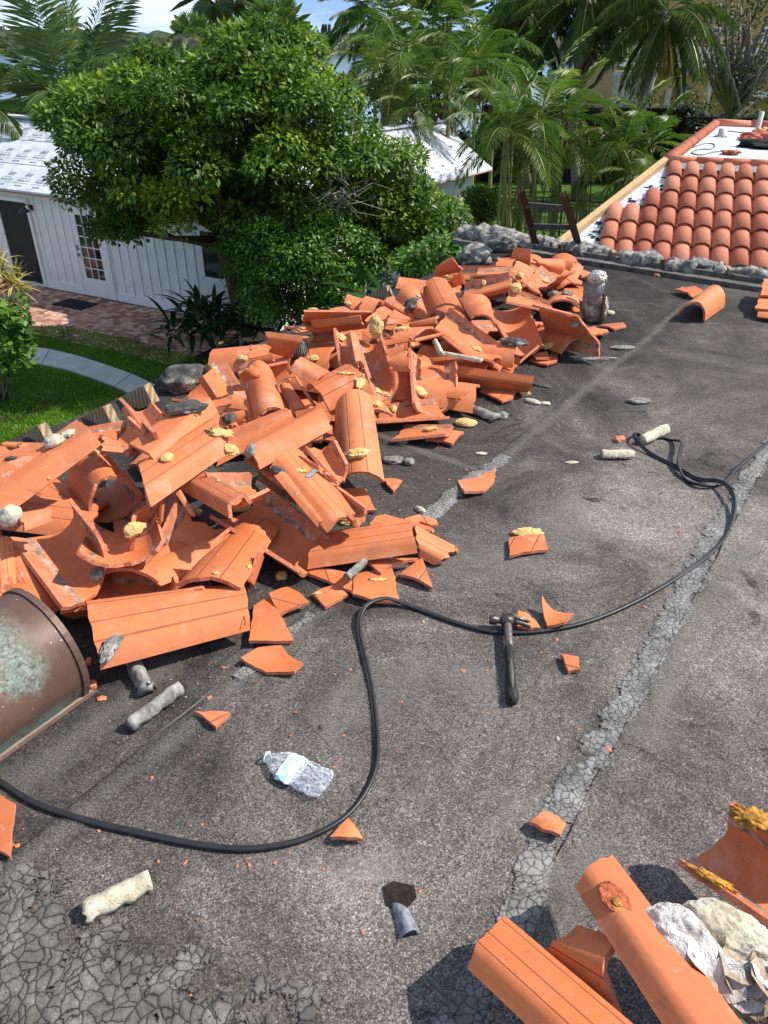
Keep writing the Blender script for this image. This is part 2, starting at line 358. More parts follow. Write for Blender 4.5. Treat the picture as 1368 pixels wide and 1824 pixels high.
M['leaf_dracaena'] = _leaf('yellow_striped_leaf', (.22, .20, .05), (.42, .36, .12), (.60, .48, .20), .5)
M['leaf_red'] = _leaf('red_cordyline_leaf', (.14, .02, .02), (.30, .06, .04), (.42, .16, .05), .5)
M['frond'] = _leaf('coconut_frond', (.035, .070, .022), (.085, .145, .038), (.24, .28, .09), .38)
M['frond_areca'] = _leaf('areca_frond', (.045, .095, .022), (.12, .20, .035), (.32, .36, .08), .40)
M['frond_dry'] = _leaf('dry_frond', (.14, .09, .03), (.26, .18, .07), (.38, .28, .12), .7)
M['bark'] = simple('palm_bark', (.22, .19, .15), .9, 18, .4, .6, .2)
M['bark_red'] = simple('tree_bark', (.13, .085, .06), .9, 12, .45, .6, .2)
M['stem'] = simple('green_yellow_stem', (.22, .24, .07), .6, 18, .35)
def _lawn():
    t = NT('lawn', .85, .2); c = t.co(); n = t.noise(c, 1.3, 5, .6); f = t.noise(c, 60, 4, .8)
    k = t.math('ADD', t.math('MULTIPLY', n, .5), t.math('MULTIPLY', f, .5))
    return t.out(t.ramp(k, [(.35, (.025, .058, .008)), (.5, (.062, .13, .016)), (.68, (.12, .21, .03))]), None, t.bump(f, .8, .03))
M['lawn'] = _lawn()
M['grass'] = _leaf('grass_blade', (.06, .14, .011), (.13, .26, .024), (.22, .37, .045), .5, .35)
def _brick():
    t = NT('patio_brick', .85, .2); c = t.co(); a = t.N('Attribute', attribute_name='var').outputs['Fac']
    col = t.ramp(a, [(0, (.26, .11, .08)), (.35, (.40, .20, .14)), (.65, (.50, .29, .21)), (1, (.62, .46, .36))]); n = t.noise(c, 14, 5, .7)
    return t.out(t.mix(1.0, col, t.ramp(n, [(.3, .7), (.7, 1.2)]), 'MULTIPLY'), None, t.bump(n, .3, .004))
M['brick'] = _brick()
M['joint'] = simple('sand_joint', (.17, .12, .09), .95, 30, .3)
M['concrete'] = simple('concrete_walk', (.50, .50, .47), .85, 3, .15, .1)
M['white_paint'] = simple('white_paint', (.80, .795, .77), .5, 3, .05)
M['white_trim'] = simple('white_trim_paint', (.83, .825, .80), .45, 3, .04)
def _under():
    t = NT('white_roof_underlayment', .55, .3); c = t.co(); n = t.noise(c, 2.2, 6, .65, .6); n2 = t.noise(c, 30, 4, .7)
    return t.out(t.ramp(t.math('ADD', t.math('MULTIPLY', n, .75), t.math('MULTIPLY', n2, .25)), [(.35, (.42, .45, .49)), (.52, (.60, .62, .65)), (.68, (.70, .71, .73))]), None, t.bump(n, .4, .03))
M['underlay'] = _under()
M['print'] = simple('grey_print', (.16, .17, .20), .7, 20, .2)
M['glass'] = simple('dark_window_glass', (.012, .016, .020), .06, 2, .3, 0, .8)
M['screen'] = simple('dark_screen', (.018, .018, .02), .5, 20, .3)
M['black_metal'] = simple('black_metal', (.012, .012, .013), .4, 20, .3, 0, .5)
M['mat'] = simple('black_mat', (.012, .013, .014), .9, 30, .3)
M['copper_drip'] = simple('copper_drip_edge', (.35, .13, .08), .5, 10, .2, 0, .4, .3)
def _rooftile():
    t = NT('installed_clay_tile', .72, .22); c = t.co(); a = t.N('Attribute', attribute_name='var').outputs['Fac']
    n = t.noise(c, 6, 6, .65); n2 = t.noise(c, 40, 5, .75)
    col = t.ramp(a, [(0, (.40, .115, .062)), (.3, (.55, .18, .098)), (.7, (.60, .215, .12)), (1, (.64, .26, .16))])
    col = t.mix(t.ramp(n, [(.5, 0.0), (.75, .5)]), col, (.60, .27, .19)); col = t.mix(t.ramp(n2, [(.3, .35), (.4, 0.0)]), col, (.2, .08, .06))
    return t.out(col, None, t.bump(n2, .2, .003))
M['rooftile'] = _rooftile()
M['metal'] = simple('galvanised_metal', (.28, .28, .27), .6, 30, .4, .3, .4, .3)
M['foil'] = simple('crumpled_foil', (.46, .44, .41), .5, 40, .5, .9, .4, .25)
M['water'] = None
def _water():
    t = NT('lagoon_water', .12, .5); c = t.co(); n = t.noise(t.map(c, (1, .35, 1)), .9, 5, .6)
    t.b.inputs['Base Color'].default_value = (.10, .17, .21, 1); return t.out(None, None, t.bump(n, .5, .12))
M['water'] = _water()
M['ochre'] = simple('ochre_render', (.42, .26, .10), .85, 2, .12)
M['cream_stone'] = simple('cream_stone', (.50, .47, .40), .8, 5, .15)
M['condo'] = simple('white_condominium', (.75, .75, .74), .7, .1, .05)
M['soil'] = simple('mulch_soil', (.030, .020, .014), .95, 20, .5, .8)
M['pvc'] = simple('vent_pipe', (.45, .44, .41), .6, 12, .25, .2)
M['paper'] = None
def _paper(name, stops):
    t = NT(name, .75, .25); c = t.co(); n = t.noise(c, 9, 6, .7, .8); f = t.noise(c, 22, 4, .6, 2)
    return t.out(t.ramp(n, stops), None, t.bump(t.math('ADD', n, f), .8, .015))
M['paper_grey'] = _paper('mortar_smeared_paper', [(.35, (.30, .26, .23)), (.5, (.52, .47, .43)), (.65, (.74, .72, .68))])
M['paper_brown'] = _paper('torn_kraft_paper', [(.35, (.16, .12, .085)), (.5, (.34, .27, .19)), (.66, (.58, .49, .36))])
# ============================================================ SETTING
HZ = 'structure'
g = MB(); g.poly([(-60, -20), (70, -20), (75, 52), (20, 56), (-8, 50), (-30, 44), (-60, 42)], GZ-2.5, GZ); tag(g.build('lawn', M['lawn']), kind=HZ)
g = MB(); g.add([(-2500, 30, -5.0), (2500, 30, -5.0), (2500, 2500, -5.0), (-2500, 2500, -5.0)], [(0, 1, 2, 3)]); tag(g.build('water', M['water']), kind=HZ)
# far shore: a long wooded bank with single tall clumps
def shore():
    n = 420; vs = []; fs = []; at = []
    for i in range(n+1):
        x = -700+1400*i/n
        h = 6.0+2.6*noise.noise((x*.012, 1, 0))+2.6*abs(noise.noise((x*.06, 2, 0)))+1.6*noise.noise((x*.25, 5, 0))
        y = 535+20*noise.noise((x*.01, 4, 0))
        for j, (dy, zz) in enumerate(((0, -5.2), (2, .25*h-4), (6, .75*h-1.6), (14, h), (40, h*.8), (60, -5.2))):
            vs.append((x, y+dy+3*noise.noise((x*.2, j, 9)), zz+.8*noise.noise((x*.4, j*3, 2)))); at.append(random.random())
    for i in range(n):
        for j in range(5): a = i*6+j; fs.append((a, a+6, a+7, a+1))
    o = mk('wooded_far_shore', vs, fs, M['leaf_grey'], attr=at); tag(o, kind=HZ)
shore()
# ---------------- our own building: dark roof we stand on
t0 = AB(0, 0)
house = thing('flat_roofed_house', (0, 0, GZ), 'building with dark granule covered flat roof, being stripped of its clay tiles', 'building')
def grid_ab(a0, a1, b0, b1, na, nb, z, bumpy=0):
    vs = []; fs = []
    for i in range(na+1):
        for j in range(nb+1):
            a = a0+(a1-a0)*i/na; b = b0+(b1-b0)*j/nb; q = AB(a, b, z)
            if bumpy: q[2] += bumpy*noise.noise((q[0]*1.5, q[1]*1.5, 3))
            vs.append(q)
    for i in range(na):
        for j in range(nb): k = i*(nb+1)+j; fs.append((k, k+1, k+nb+2, k+nb+1))
    return vs, fs
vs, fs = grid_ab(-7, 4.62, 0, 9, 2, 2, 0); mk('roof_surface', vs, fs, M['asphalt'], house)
g = MB(); g.poly([AB(-7, .25)[:2], AB(-7, 9)[:2], AB(4.5, 9)[:2], AB(4.5, .25)[:2]], GZ, -.25); g.build('wall', M['white_paint'], house)
g = MB(); g.poly([AB(-7, 0.0)[:2], AB(-7, 9)[:2], AB(4.62, 9)[:2], AB(4.62, 0.0)[:2]], -.24, -.004); g.build('fascia', M['wood_dark'], house)
def strip(name, pts, w, mat, z=.004, parent=None, step=.06, jag=.15, closed=None):
    out = []; vs = []; uv = []; fs = []
    pts = [Vector((p[0], p[1], 0)) for p in pts]; L = 0
    for i in range(len(pts)-1):
        d = pts[i+1]-pts[i]; n = max(1, int(d.length/step))
        for k in range(n): out.append(pts[i]+d*k/n)
    out.append(pts[-1])
    for i, p in enumerate(out):
        d = (out[min(i+1, len(out)-1)]-out[max(0, i-1)]).normalized(); nrm = Vector((d.y, -d.x, 0))
        ww = w*(1+jag*noise.noise(p*4)); off = nrm*w*.25*noise.noise(p*1.7)
        for s in (0, .25, .5, .75, 1):
            q = p+off+nrm*ww*(s-.5); vs.append((q.x, q.y, z+.003*(1-abs(2*s-1)))); uv.append((s, i*step))
    for i in range(len(out)-1):
        for s in range(4): k = i*5+s; fs.append((k, k+1, k+6, k+5))
    return mk(name, vs, fs, mat, parent, uv=uv)
strip('seam_coating', [AB(a, 2.83+.012*math.sin(a*5)) for a in np.arange(-2.2, 4.5, .2)], .090, M['tar'], .004, house)
strip('seam_dust', [AB(a, 1.90) for a in np.arange(-2.4, 4.5, .2)], .09, M['dust'], .004, house)
strip('seam_dust', [AB(a, 3.80) for a in np.arange(-2.4, 4.5, .2)], .07, M['dust'], .004, house)
strip('seam_dust', [P(660, 770), P(760, 808), P(880, 848)], .08, M['dust'], .0055, house)
strip('coating_patch', [P(555, 1095), P(500, 1145), P(420, 1210)], .05, M['tar'], .006, house)
strip('coating_patch', [P(760, 930), P(835, 858), P(900, 815)], .085, M['tar'], .009, house)
strip('crazed_patch', [P(-330, 1640), P(20, 1790), P(250, 1880), P(480, 2010)], .42, M['tar_patch'], .006, house, jag=.3)
strip('dust_drift', [P(960, 1700), P(1010, 1610), P(1080, 1560)], .16, M['dust'], .0038, house)
for k, (pts, w) in enumerate((([(-40, 1440), (150, 1300), (260, 1210), (330, 1150)], .22), ([(1290, 1030), (1345, 960), (1400, 890)], .10), ([(640, 1010), (900, 990), (1060, 900)], .34), ([(1130, 1330), (1200, 1180), (1290, 1040)], .16), ([(930, 1560), (1010, 1560), (1100, 1500)], .16), ([(560, 1300), (760, 1180), (900, 1220)], .3))):
    strip('dust_drift', [P(*q) for q in pts], w, M['dust'], .0012+k*.0004, house, jag=.4)
# thin bitumen overlap edges between the roofing rolls
for bb in (1.855, 2.858, 3.76):
    vs = []; fs = []
    for i, a in enumerate(np.arange(-2.4, 4.45, .04)):
        w_ = .0008+.0032*max(0, noise.noise((a*3, bb, 5))+.35); b_ = bb+.008*noise.noise((a*6, bb, 0)); vs += [AB(a, b_-w_, .003), AB(a, b_, .006), AB(a, b_+w_, .003)]
    for i in range(len(vs)//3-1): k = i*3; fs += [(k, k+1, k+4, k+3), (k+1, k+2, k+5, k+4)]
    mk('roll_edge', vs, fs, M['rubber'], house)
# peeled blister near the bottom
g = MB(); pts = [P(*q)[:2] for q in ((683, 1582), (700, 1572), (738, 1580), (742, 1600), (722, 1622), (724, 1640), (690, 1612))]
g.poly(pts, .002, .006); g.build('torn_hole', simple('bare_dark_felt', (.020, .014, .012), .95, 60, .6, .9), house)
vs = []; fs = []
A0, A1, A2, A3 = P(697, 1612), P(727, 1622), P(750, 1665), P(713, 1676)
for i in range(9):
    for j in range(6):
        s, q = i/8, j/5; p = (A0*(1-q)+A1*q)*(1-s)+(A3*(1-q)+A2*q)*s; p[2] = .006+.022*math.sin(math.pi*q)*(.5+.5*s)+.004*noise.noise(Vector(p)*60)
        vs.append(p)
for i in range(8):
    for j in range(5): k = i*6+j; fs.append((k, k+1, k+7, k+6))
mk('lifted_felt_flap', vs, fs, simple('silvery_felt', (.20, .21, .23), .45, 60, .5, .6), house, smooth=True)
# rafters poking out past the eave
def rafter(top, Y=None, a=None):
    pass
for i, (px, py, z) in enumerate(((84, 772, .05), (199, 738, .07), (270, 700, .10), (386, 662, .10), (450, 630, .08), (695, 520, .05))):
    q = Vector(P(px, py, z)); d = Vector((-UB[0], -UB[1], -.55)).normalized()
    g = MB(); g.bar(q+d*.9, q, .045, .095); g.build('rafter_tail', M['wood'], house)
# ---------------- mortar curb along the far edge
curb = thing('mortar_curb', AB(4.6, 1.2), 'lumpy grey mortar curb with gaps along far edge of dark roof', 'curb')
g = MB(); b = -.35; k = 0
while b < 5.5:
    w = random.uniform(.09, .2); hh = random.uniform(.055, .085)
    if not any(abs(b-x) < .055 for x in (.62, 1.05, 1.5, 1.98, 2.5, 3.1)):
        for _ in range(2):
            q = AB(4.66+random.uniform(-.04, .05), b+random.uniform(-.04, .04), .035+random.uniform(0, .035))
            ang = math.atan2(UB[1], UB[0]); Mr = Matrix.Rotation(ang+random.uniform(-.4, .4), 3, 'Z')
            v_, f_ = blob(q, (w*.62, .065+random.uniform(0, .025), hh), .42, 2.6, 3, Mr, k+.5); g.add(v_, f_); k += 1
    b += w*.72
g.build('mortar_lumps', M['mortar'], curb, smooth=True)
ws = MB(); ws.bar(AB(4.52, -.4, .018), AB(4.52, 6, .018), .10, .034); ws.bar(AB(4.60, -.4, .035), AB(4.60, 6, .035), .05, .07); ws.build('nailing_board', simple('grey_weathered_board', (.12, .11, .095), .9, 16, .4, .5), curb)
for i, bb in enumerate((.62, 1.05, 1.5, 1.98, 2.5, 3.1)):
    g = MB(); q = AB(4.64, bb, .06); d = Vector((VA[0], VA[1], -.1)).normalized(); Mz = Matrix.Rotation(math.atan2(VA[1], VA[0])+(.5 if i % 2 else -.35), 3, 'Z')
    g.box(q, (.13, .035, .085), M=Mz); o = g.build('wood_block', M['wood'] if i % 2 else M['wood_dark'])
    tag(o, ['dark wooden block in mortar curb gap nearest the ladder', 'pale wooden block in mortar curb just right of the ladder', 'dark wooden block in curb gap below the left end of red tile rows', 'pale wooden block in curb gap behind the saddle shaped tile', 'dark wooden block in curb gap, second from right picture edge', 'pale wooden block in the curb gap beyond the small tile stack'][i], 'wood block', 'wood blocks in the mortar curb')
# ---------------- lower neighbouring roof with installed red tiles
def installed_roof():
    r = thing('red_tiled_house', (5, 12, GZ), 'building with installed rows of red barrel tiles below a flat white deck', 'building')
    bl = PY(1058, 456, 1)  # placeholders
    z0 = -1.1; zt = -.08
    L0 = P(1058, 462, z0); R0 = P(1358, 487, z0); ub = (R0-L0)[:2]; ub = ub/np.linalg.norm(ub)
    vb = np.array([-ub[1], ub[0]])
    rise = (zt-z0); run = 2.46; sl_ = math.hypot(run, rise)
    def W(s, q, h=0):                       # s along eave, q up the slope, h off the surface
        k = q/sl_
        p = L0[:2]+ub*s+vb*(run*k)
        nz = run/sl_; nn = -rise/sl_
        p = p+vb*(nn*h)
        return np.array([p[0], p[1], z0+rise*k+nz*h])
    # hip / rake line in plane of roof: passes eave left (s=-.45) to ridge left corner (s=.95)
    TL = np.array(P(1190, 290, zt)); s_t = (TL[:2]-L0[:2])@ub; q_t = sl_
    s_b = -.62
    rake = lambda q: s_b+(s_t-s_b)*q/q_t
    SR = 9.0
    vs = [W(s_b, 0), W(SR, 0), W(SR, q_t), W(s_t, q_t)]; mk('underlayment', vs, [(0, 1, 2, 3)], M['underlay'], r)
    # tiles: s-profile covers in rows
    pitch = .262; ex = .443; nrow = 6; g = MB()
    rnd = random.Random(3)
    start = [0.0, 0.0, .0, .46, .70, .94, .94]       # stepped left end, tiles missing beside the rake
    for rw in range(nrow):
        q0 = rw*ex-.02; q1 = min(q0+ex+.05, q_t-.03)
        if q0 > q_t-.1: continue
        s = max(start[rw]*.8, rake(q0)+.14)
        s = math.ceil(s/pitch)*pitch-(.0 if rw else .0)
        while s < SR-.3:
            R0_ = .124; n = 9; va = rnd.random(); lift = .012+.004*rnd.random(); tw = rnd.uniform(-.006, .006)
            a_ = []; 
            for (q, R_, lf) in ((q0, R0_, lift+.034), (q1, R0_*.86, lift+.004)):
                for thick in (0, -.013):
                    for k in range(n+1):
                        t_ = math.pi*k/n; rr = R_+thick
                        a_.append(W(s+pitch/2-math.cos(t_)*rr+tw*(q-q0), q, lf+math.sin(t_)*rr*.66))
            N = n+1; fs = []
            for k in range(n): fs += [(k, k+1, 2*N+k+1, 2*N+k), (N+k+1, N+k, 3*N+k, 3*N+k+1), (k+1, k, N+k, N+k+1)]
            g.add(a_, fs, va)
            # pan between covers
            a_ = []
            for (q, lf) in ((q0+.02, .03), (q1, .006)):
                for k in range(5):
                    t_ = k/4; a_.append(W(s+pitch-.055+.11*t_, q, lf+.02*(2*t_-1)**2))
            g.add(a_, [(k, k+1, 6+k, 5+k) for k in range(4)], va*.8)
            s += pitch
    g.build('roof_tiles', M['rooftile'], r, smooth=True)
    # printed marks on the exposed underlayment
    # rake board
    g = MB(); g.bar(W(rake(-.1)-.06, -.1, .05), W(rake(q_t)-.04, q_t+.02, .05), .10, .09, up=tuple(W(0, 0, 1)-W(0, 0, 0))); g.build('rake_board', M['wood_new'], r)
    # mastic spots on the underlayment
    g = MB(); rb = random.Random(5)
    for i in range(34):
        q = rb.uniform(.1, q_t-.15); s = rake(q)+.08+rb.random()*.34; w1, w2 = rb.uniform(.02, .06), rb.uniform(.012, .035); c0 = W(s, q, .004+i*.0004)
        ex_ = W(s+1, q, 0)-W(s, q, 0); ey_ = W(s, q+1, 0)-W(s, q, 0)
        pts = [c0+ex_*w1*math.cos(t)*(1+.3*rb.random())+ey_*w2*math.sin(t)*(1+.3*rb.random()) for t in np.linspace(0, 2*math.pi, 9)[:-1]]
        g.add(pts, [tuple(range(8))])
    g.build('mastic_spots', M['mat'], r)
    # metal drip edge and gutter along the eave, and fascia + walls
    g = MB(); g.bar(W(s_b-.1, -.08, -.03), W(SR, -.08, -.03), .14, .05); g.build('gutter', M['metal'], r)
    # upper deck
    TR = W(SR, q_t); BLc = np.array(P(1275, 224, zt)); dv = BLc[:2]-TL[:2]
    d0 = [np.array([*TL[:2], zt]), np.array([TR[0], TR[1], zt]), np.array([TR[0]+dv[0], TR[1]+dv[1], zt]), np.array([BLc[0], BLc[1], zt])]
    mk('white_deck', [q+np.array([0, 0, .002]) for q in d0], [(0, 1, 2, 3)], M['underlay'], r)
    # raised strip with cap tiles along front of deck
    g = MB(); c = 0; s = s_t; gr = MB()
    while s < SR:
        p, q = W(s, q_t+.03, .06), W(s+.42, q_t+.03, .075); gr.tube([p, q], [.062, .052], 12, True, 1.0, random.random()); s += .40
    p = d0[0]; q = d0[3]; d = (q-p); L = np.linalg.norm(d); d /= L; k = 0
    while k < L:
        a_ = p+d*k+np.array([0, 0, .05]); b_ = p+d*(k+.33)+np.array([0, 0, .035]); gr.tube([a_, b_], [.105, .075], 12, True, 1, random.random()); k += .29
    p = d0[3]; e = (d0[2]-d0[3]); L = np.linalg.norm(e); e /= L; k = 0
    while k < L:
        gr.tube([p+e*k+np.array([0, 0, .05]), p+e*(k+.8)+np.array([0, 0, .035])], [.11, .10], 10, True, 1, random.random()); k += .78
    gr.build('ridge_tiles', M['rooftile'], r, smooth=True)
    g = MB(); g.bar(W(s_t+.02, q_t-.12, .045), W(SR, q_t-.12, .045), .20, .03, up=tuple(W(0, 0, 1)-W(0, 0, 0))); g.build('ridge_flashing', M['metal'], r)
    # walls below
    xy = [W(-.3, .35)[:2], W(SR-.2, .35)[:2], (d0[2]+0)[:2], (d0[3]+0)[:2]]
    g = MB(); g.poly(xy, GZ, -1.35); g.build('wall', M['white_paint'], r)
    g = MB(); g.poly([W(s_b, .0)[:2], W(SR, .0)[:2], d0[2][:2], d0[3][:2]], -1.34, -1.2); g.build('soffit', M['white_trim'], r)
    # hip side falling away on the far left of the deck
    hs = [d0[0], W(s_b, 0), W(s_b, 0)+[.15, .1, GZ-W(s_b, 0)[2]], d0[0]+[.15, .1, GZ-zt], d0[3]+[.15, 0, GZ-zt], d0[3]]
    mk('side_wall', hs, [(0, 1, 2, 3), (0, 3, 4, 5)], M['white_paint'], r)
    return r, W, rake, q_t, d0, zt
RH, WR, rake, q_t, deck, zt = installed_roof()
# lettering helper
def text_mesh(txt, size, shear=0.0):
    cu = bpy.data.curves.new('t', 'FONT'); cu.body = txt; cu.size = size; cu.align_x = 'CENTER'; cu.align_y = 'CENTER'; cu.shear = shear; cu.offset = size*.02
    o = bpy.data.objects.new('t', cu); COL.objects.link(o)
    dg = bpy.context.evaluated_depsgraph_get(); dg.update(); me = bpy.data.meshes.new_from_object(o.evaluated_get(dg))
    v = [tuple(q.co) for q in me.vertices]; f = [tuple(p.vertices) for p in me.polygons]
    bpy.data.objects.remove(o); bpy.data.curves.remove(cu); bpy.data.meshes.remove(me); return v, f
TXT = text_mesh('TileSeal HT', .122, .25)
def mark_logo():                         # slanted double stroke emblem, wordmark, rounded slot
    v = []; f = []
    def add(vv, ff): n = len(v); v.extend(vv); f.extend([tuple(i+n for i in q) for q in ff])
    for x, w in ((-.13, .045), (-.05, .045), (.04, .02), (.10, .045)):
        add([(x-.02, .26, 0), (x-.02+w, .26, 0), (x+.03+w, .44, 0), (x+.03, .44, 0)], [(0, 1, 2, 3)])
    add([(a, b+.02, 0) for a, b, _ in TXT[0]], TXT[1])
    add([(-.38, -.12, 0), (.38, -.12, 0), (.38, -.105, 0), (-.38, -.105, 0)], [(0, 1, 2, 3)])
    add([(-.30, .15, 0), (.20, .15, 0), (.20, .165, 0), (-.30, .165, 0)], [(0, 1, 2, 3)])
    o = [(x*.14+cx, y*.035-.26, 0) for x, y, cx in ((-1, -1, 0), (1, -1, 0), (1.25, 0, 0), (1, 1, 0), (-1, 1, 0), (-1.25, 0, 0))]
    i_ = [(x*.11, y*.018-.26, 0) for x, y in ((-1, -1), (1, -1), (1.15, 0), (1, 1), (-1, 1), (-1.15, 0))]
    add(o+i_, [(k, (k+1) % 6, 6+(k+1) % 6, 6+k) for k in range(6)])
    return v, f
LOGO = mark_logo()
def print_marks(name, org, ex, ey, nx, ny, dx, dy, parent, sc=1.0, inside=None, off=.006, stag=.5):
    g = MB(); nrm = np.cross(ex, ey); nrm = nrm/np.linalg.norm(nrm)
    for j in range(ny):
        for i in range(nx):
            cx = (i+stag*(j % 2))*dx; cy = j*dy
            if inside and not inside(cx, cy): continue
            g.add([org+ex*(cx+x*sc)+ey*(cy+y*sc)+nrm*off for x, y, z in LOGO[0]], LOGO[1])
    return g.build(name, M['print'], parent)
# marks in the strip between rake board and tiles
e1 = WR(1, 0)-WR(0, 0); e2 = WR(0, 1)-WR(0, 0)
print_marks('printed_marks', WR(0, 0), e1, e2, 16, 8, .5, .36, RH, .42, lambda x, y: rake(y)+.22 < x < rake(y)+.55 and .1 < y < q_t-.1, .003, .3)
# ---------------- white board-and-batten house in an L
WA = np.array([-9.27, 19.7]); WBd = np.array([.888, -.460]); wn_ = np.array([-.460, -.888])     # wall line of left wing
def left_wing():
    h = thing('white_cottage', (-5, 19, GZ), 'white board and batten cottage with white underlayment on its roof', 'building')
    def Q(s, d, z): p = WA+WBd*s+wn_*d; return np.array([p[0], p[1], z])     # s along wall, d out from wall
    SE = 6.9; SS = -9
    ez = GZ+2.36; rz = -.30; run = 2.55
    g = MB(); g.poly([Q(SS, 0, 0)[:2], Q(SE, 0, 0)[:2], Q(SE, -5.0, 0)[:2], Q(SS, -5.0, 0)[:2]], GZ, ez+.12); g.build('wall', M['white_paint'], h)
    # battens, frieze and base trim
    g = MB()
    skips = ((-.75, .5), (1.75, 2.95), (5.75, 6.5))
    s = -4.0
    while s < SE:
        if not any(a < s < b_ for a, b_ in skips): g.bar(Q(s, .012, GZ+.1), Q(s, .012, ez), .045, .024, up=(wn_[0], wn_[1], 0))
        s += .29
    g.bar(Q(SS, .02, ez-.05), Q(SE, .02, ez-.05), .04, .10); g.build('battens', M['white_trim'], h)
    g = MB()
    for a, b_ in ((SS, -.75), (.5, 1.75), (2.95, SE)): g.bar(Q(a, .018, GZ+.13), Q(b_, .018, GZ+.13), .036, .2)
    g.build('base_board', M['white_trim'], h)
    # roof
    ov = .2; O = .04
    def roof(z): return z
    slope = (rz-(ez))/ (run)
    P0, P1, P2, P3 = Q(SS, ov, ez), Q(SE+.25, ov, ez), Q(SE+.25, -run, rz), Q(SS, -run, rz); P4, P5 = Q(SE+.25, -2*run-ov, ez), Q(SS, -2*run-ov, ez)
    T = np.array([0, 0, .05])
    mk('roof', [P0, P1, P2, P3, P4, P5, P0+T, P1+T, P2+T, P3+T, P4+T, P5+T], [(6, 7, 8, 9), (9, 8, 10, 11), (0, 3, 2, 1), (3, 5, 4, 2), (0, 1, 7, 6), (1, 2, 8, 7), (2, 4, 10, 8), (4, 5, 11, 10)], M['underlay'], h)
    g = MB(); g.bar(P3+T*1.3, P2+T*1.3, .34, .05); g.build('ridge_cap', M['underlay'], h)
    g = MB(); g.bar(P0+np.array([0, 0, -.012]), P1+np.array([0, 0, -.012]), .05, .022); g.build('drip_edge', M['copper_drip'], h)
    ex = np.array([WBd[0], WBd[1], 0]); ey = (P3-P0); ly = np.linalg.norm(ey); ey = ey/ly
    print_marks('printed_marks', P0+T+ey*.35, ex, ey, 25, 3, .62, .95, h, .72, None, .006, .45)
    g = MB()
    for k in (.33, .66):
        g.bar(P0+T+ey*ly*k+np.array([0, 0, .004]), P1+T+ey*ly*k+np.array([0, 0, .004]), .018, .006)
    g.build('lap_line', M['print'], h)
    # french door
    d0, d1 = 1.85, 2.85; zb = GZ+.04; zt_ = GZ+2.12
    fr = MB(); up = (wn_[0], wn_[1], 0)
    for s in (d0-.04, d1+.04): fr.bar(Q(s, .03, zb), Q(s, .03, zt_+.1), .10, .06, up=up)
    fr.bar(Q(d0-.1, .03, zt_+.05), Q(d1+.1, .03, zt_+.05), .06, .10); fr.build('door_frame', M['white_trim'], h)
    dr = MB()
    for s in (d0+.09, d1-.09): dr.bar(Q(s, .02, zb), Q(s, .02, zt_), .18, .045, up=up)
    dr.bar(Q(d0+.17, .02, zb+.22), Q(d1-.17, .02, zb+.22), .045, .44); dr.bar(Q(d0+.17, .02, zt_-.07), Q(d1-.17, .02, zt_-.07), .045, .14)
    door = dr.build('door', M['white_trim'], h)
    gl = MB(); gl.bar(Q(d0+.17, .012, (zb+zt_)/2), Q(d1-.17, .012, (zb+zt_)/2), .012, zt_-zb-.3); o = gl.build('pane', M['glass'], door); o.location = (0, 0, 0)
    mu = MB()
    for k in range(1, 3): s = d0+.17+(d1-d0-.34)*k/3; mu.bar(Q(s, .028, zb+.4), Q(s, .028, zt_-.1), .022, .022, up=up)
    for k in range(1, 6): z = zb+.44+(zt_-.14-zb-.44)*k/6; mu.bar(Q(d0+.16, .028, z), Q(d1-.16, .028, z), .022, .022)
    o = mu.build('muntin', M['white_trim'], door); o.location = (0, 0, 0)
    hd = MB(); hd.bar(Q(d0+.08, .06, zb+1.10), Q(d0+.08, .06, zb+1.22), .05, .03, up=up); hd.bar(Q(d0+.08, .06, zb+.95), Q(d0+.08, .06, zb+1.03), .05, .03, up=up); hd.bar(Q(d0+.06, .09, zb+.99), Q(d0+.17, .09, zb+.99), .02, .02)
    o = hd.build('handle', M['metal'], door); o.location = (0, 0, 0)
    # dark screened opening at the left and window at the right end
    for (a, b_, z0, z1, nm) in ((-.65, .40, GZ+.1, GZ+2.1, 'screen_door'), (5.85, 6.4, GZ+1.0, GZ+2.0, 'window')):
        w = MB(); w.bar(Q(a, .015, (z0+z1)/2), Q(b_, .015, (z0+z1)/2), .02, z1-z0); wo = w.build(nm, M['screen'] if nm == 'screen_door' else M['glass'], h)
        w = MB()
        for s in (a-.04, b_+.04): w.bar(Q(s, .03, z0-.05), Q(s, .03, z1+.05), .09, .05, up=up)
        w.bar(Q(a-.08, .03, z1+.04), Q(b_+.08, .03, z1+.04), .05, .09)
        if nm == 'window': w.bar(Q(a-.08, .03, z0-.04), Q(b_+.08, .03, z0-.04), .05, .08)
        o = w.build('frame', M['white_trim'], wo); o.location = (0, 0, 0)
    for s, lab in ((.58, 'black barn lamp on white wall beside the dark screen door'), (4.55, 'black barn lamp on white wall under the tree')):
        la = MB(); c = Vector(Q(s, .03, GZ+2.0)); la.tube([c, c+Vector((wn_[0]*.16, wn_[1]*.16, .1)), c+Vector((wn_[0]*.24, wn_[1]*.24, .02))], .012, 8)
        la.lathe([(.02, .05), (.05, .03), (.10, -.02), (.13, -.07), (.125, -.07), (.04, .01)], Matrix.Translation(c+Vector((wn_[0]*.24, wn_[1]*.24, .0))), 16)
        la.box(c, (.10, .05, .12), math.atan2(WBd[1], WBd[0]))
        tag(la.build('wall_lamp', M['black_metal']), lab, 'lamp')
    # ---- door mat
    mm = MB(); p = Q(2.25, .75, 0); mm.box((p[0], p[1], GZ+.035), (.95, .55, .02), math.atan2(WBd[1], WBd[0]))
    tag(mm.build('door_mat', M['mat']), 'black door mat on the brick patio at the glazed door', 'mat')
    return Q
QL = left_wing()
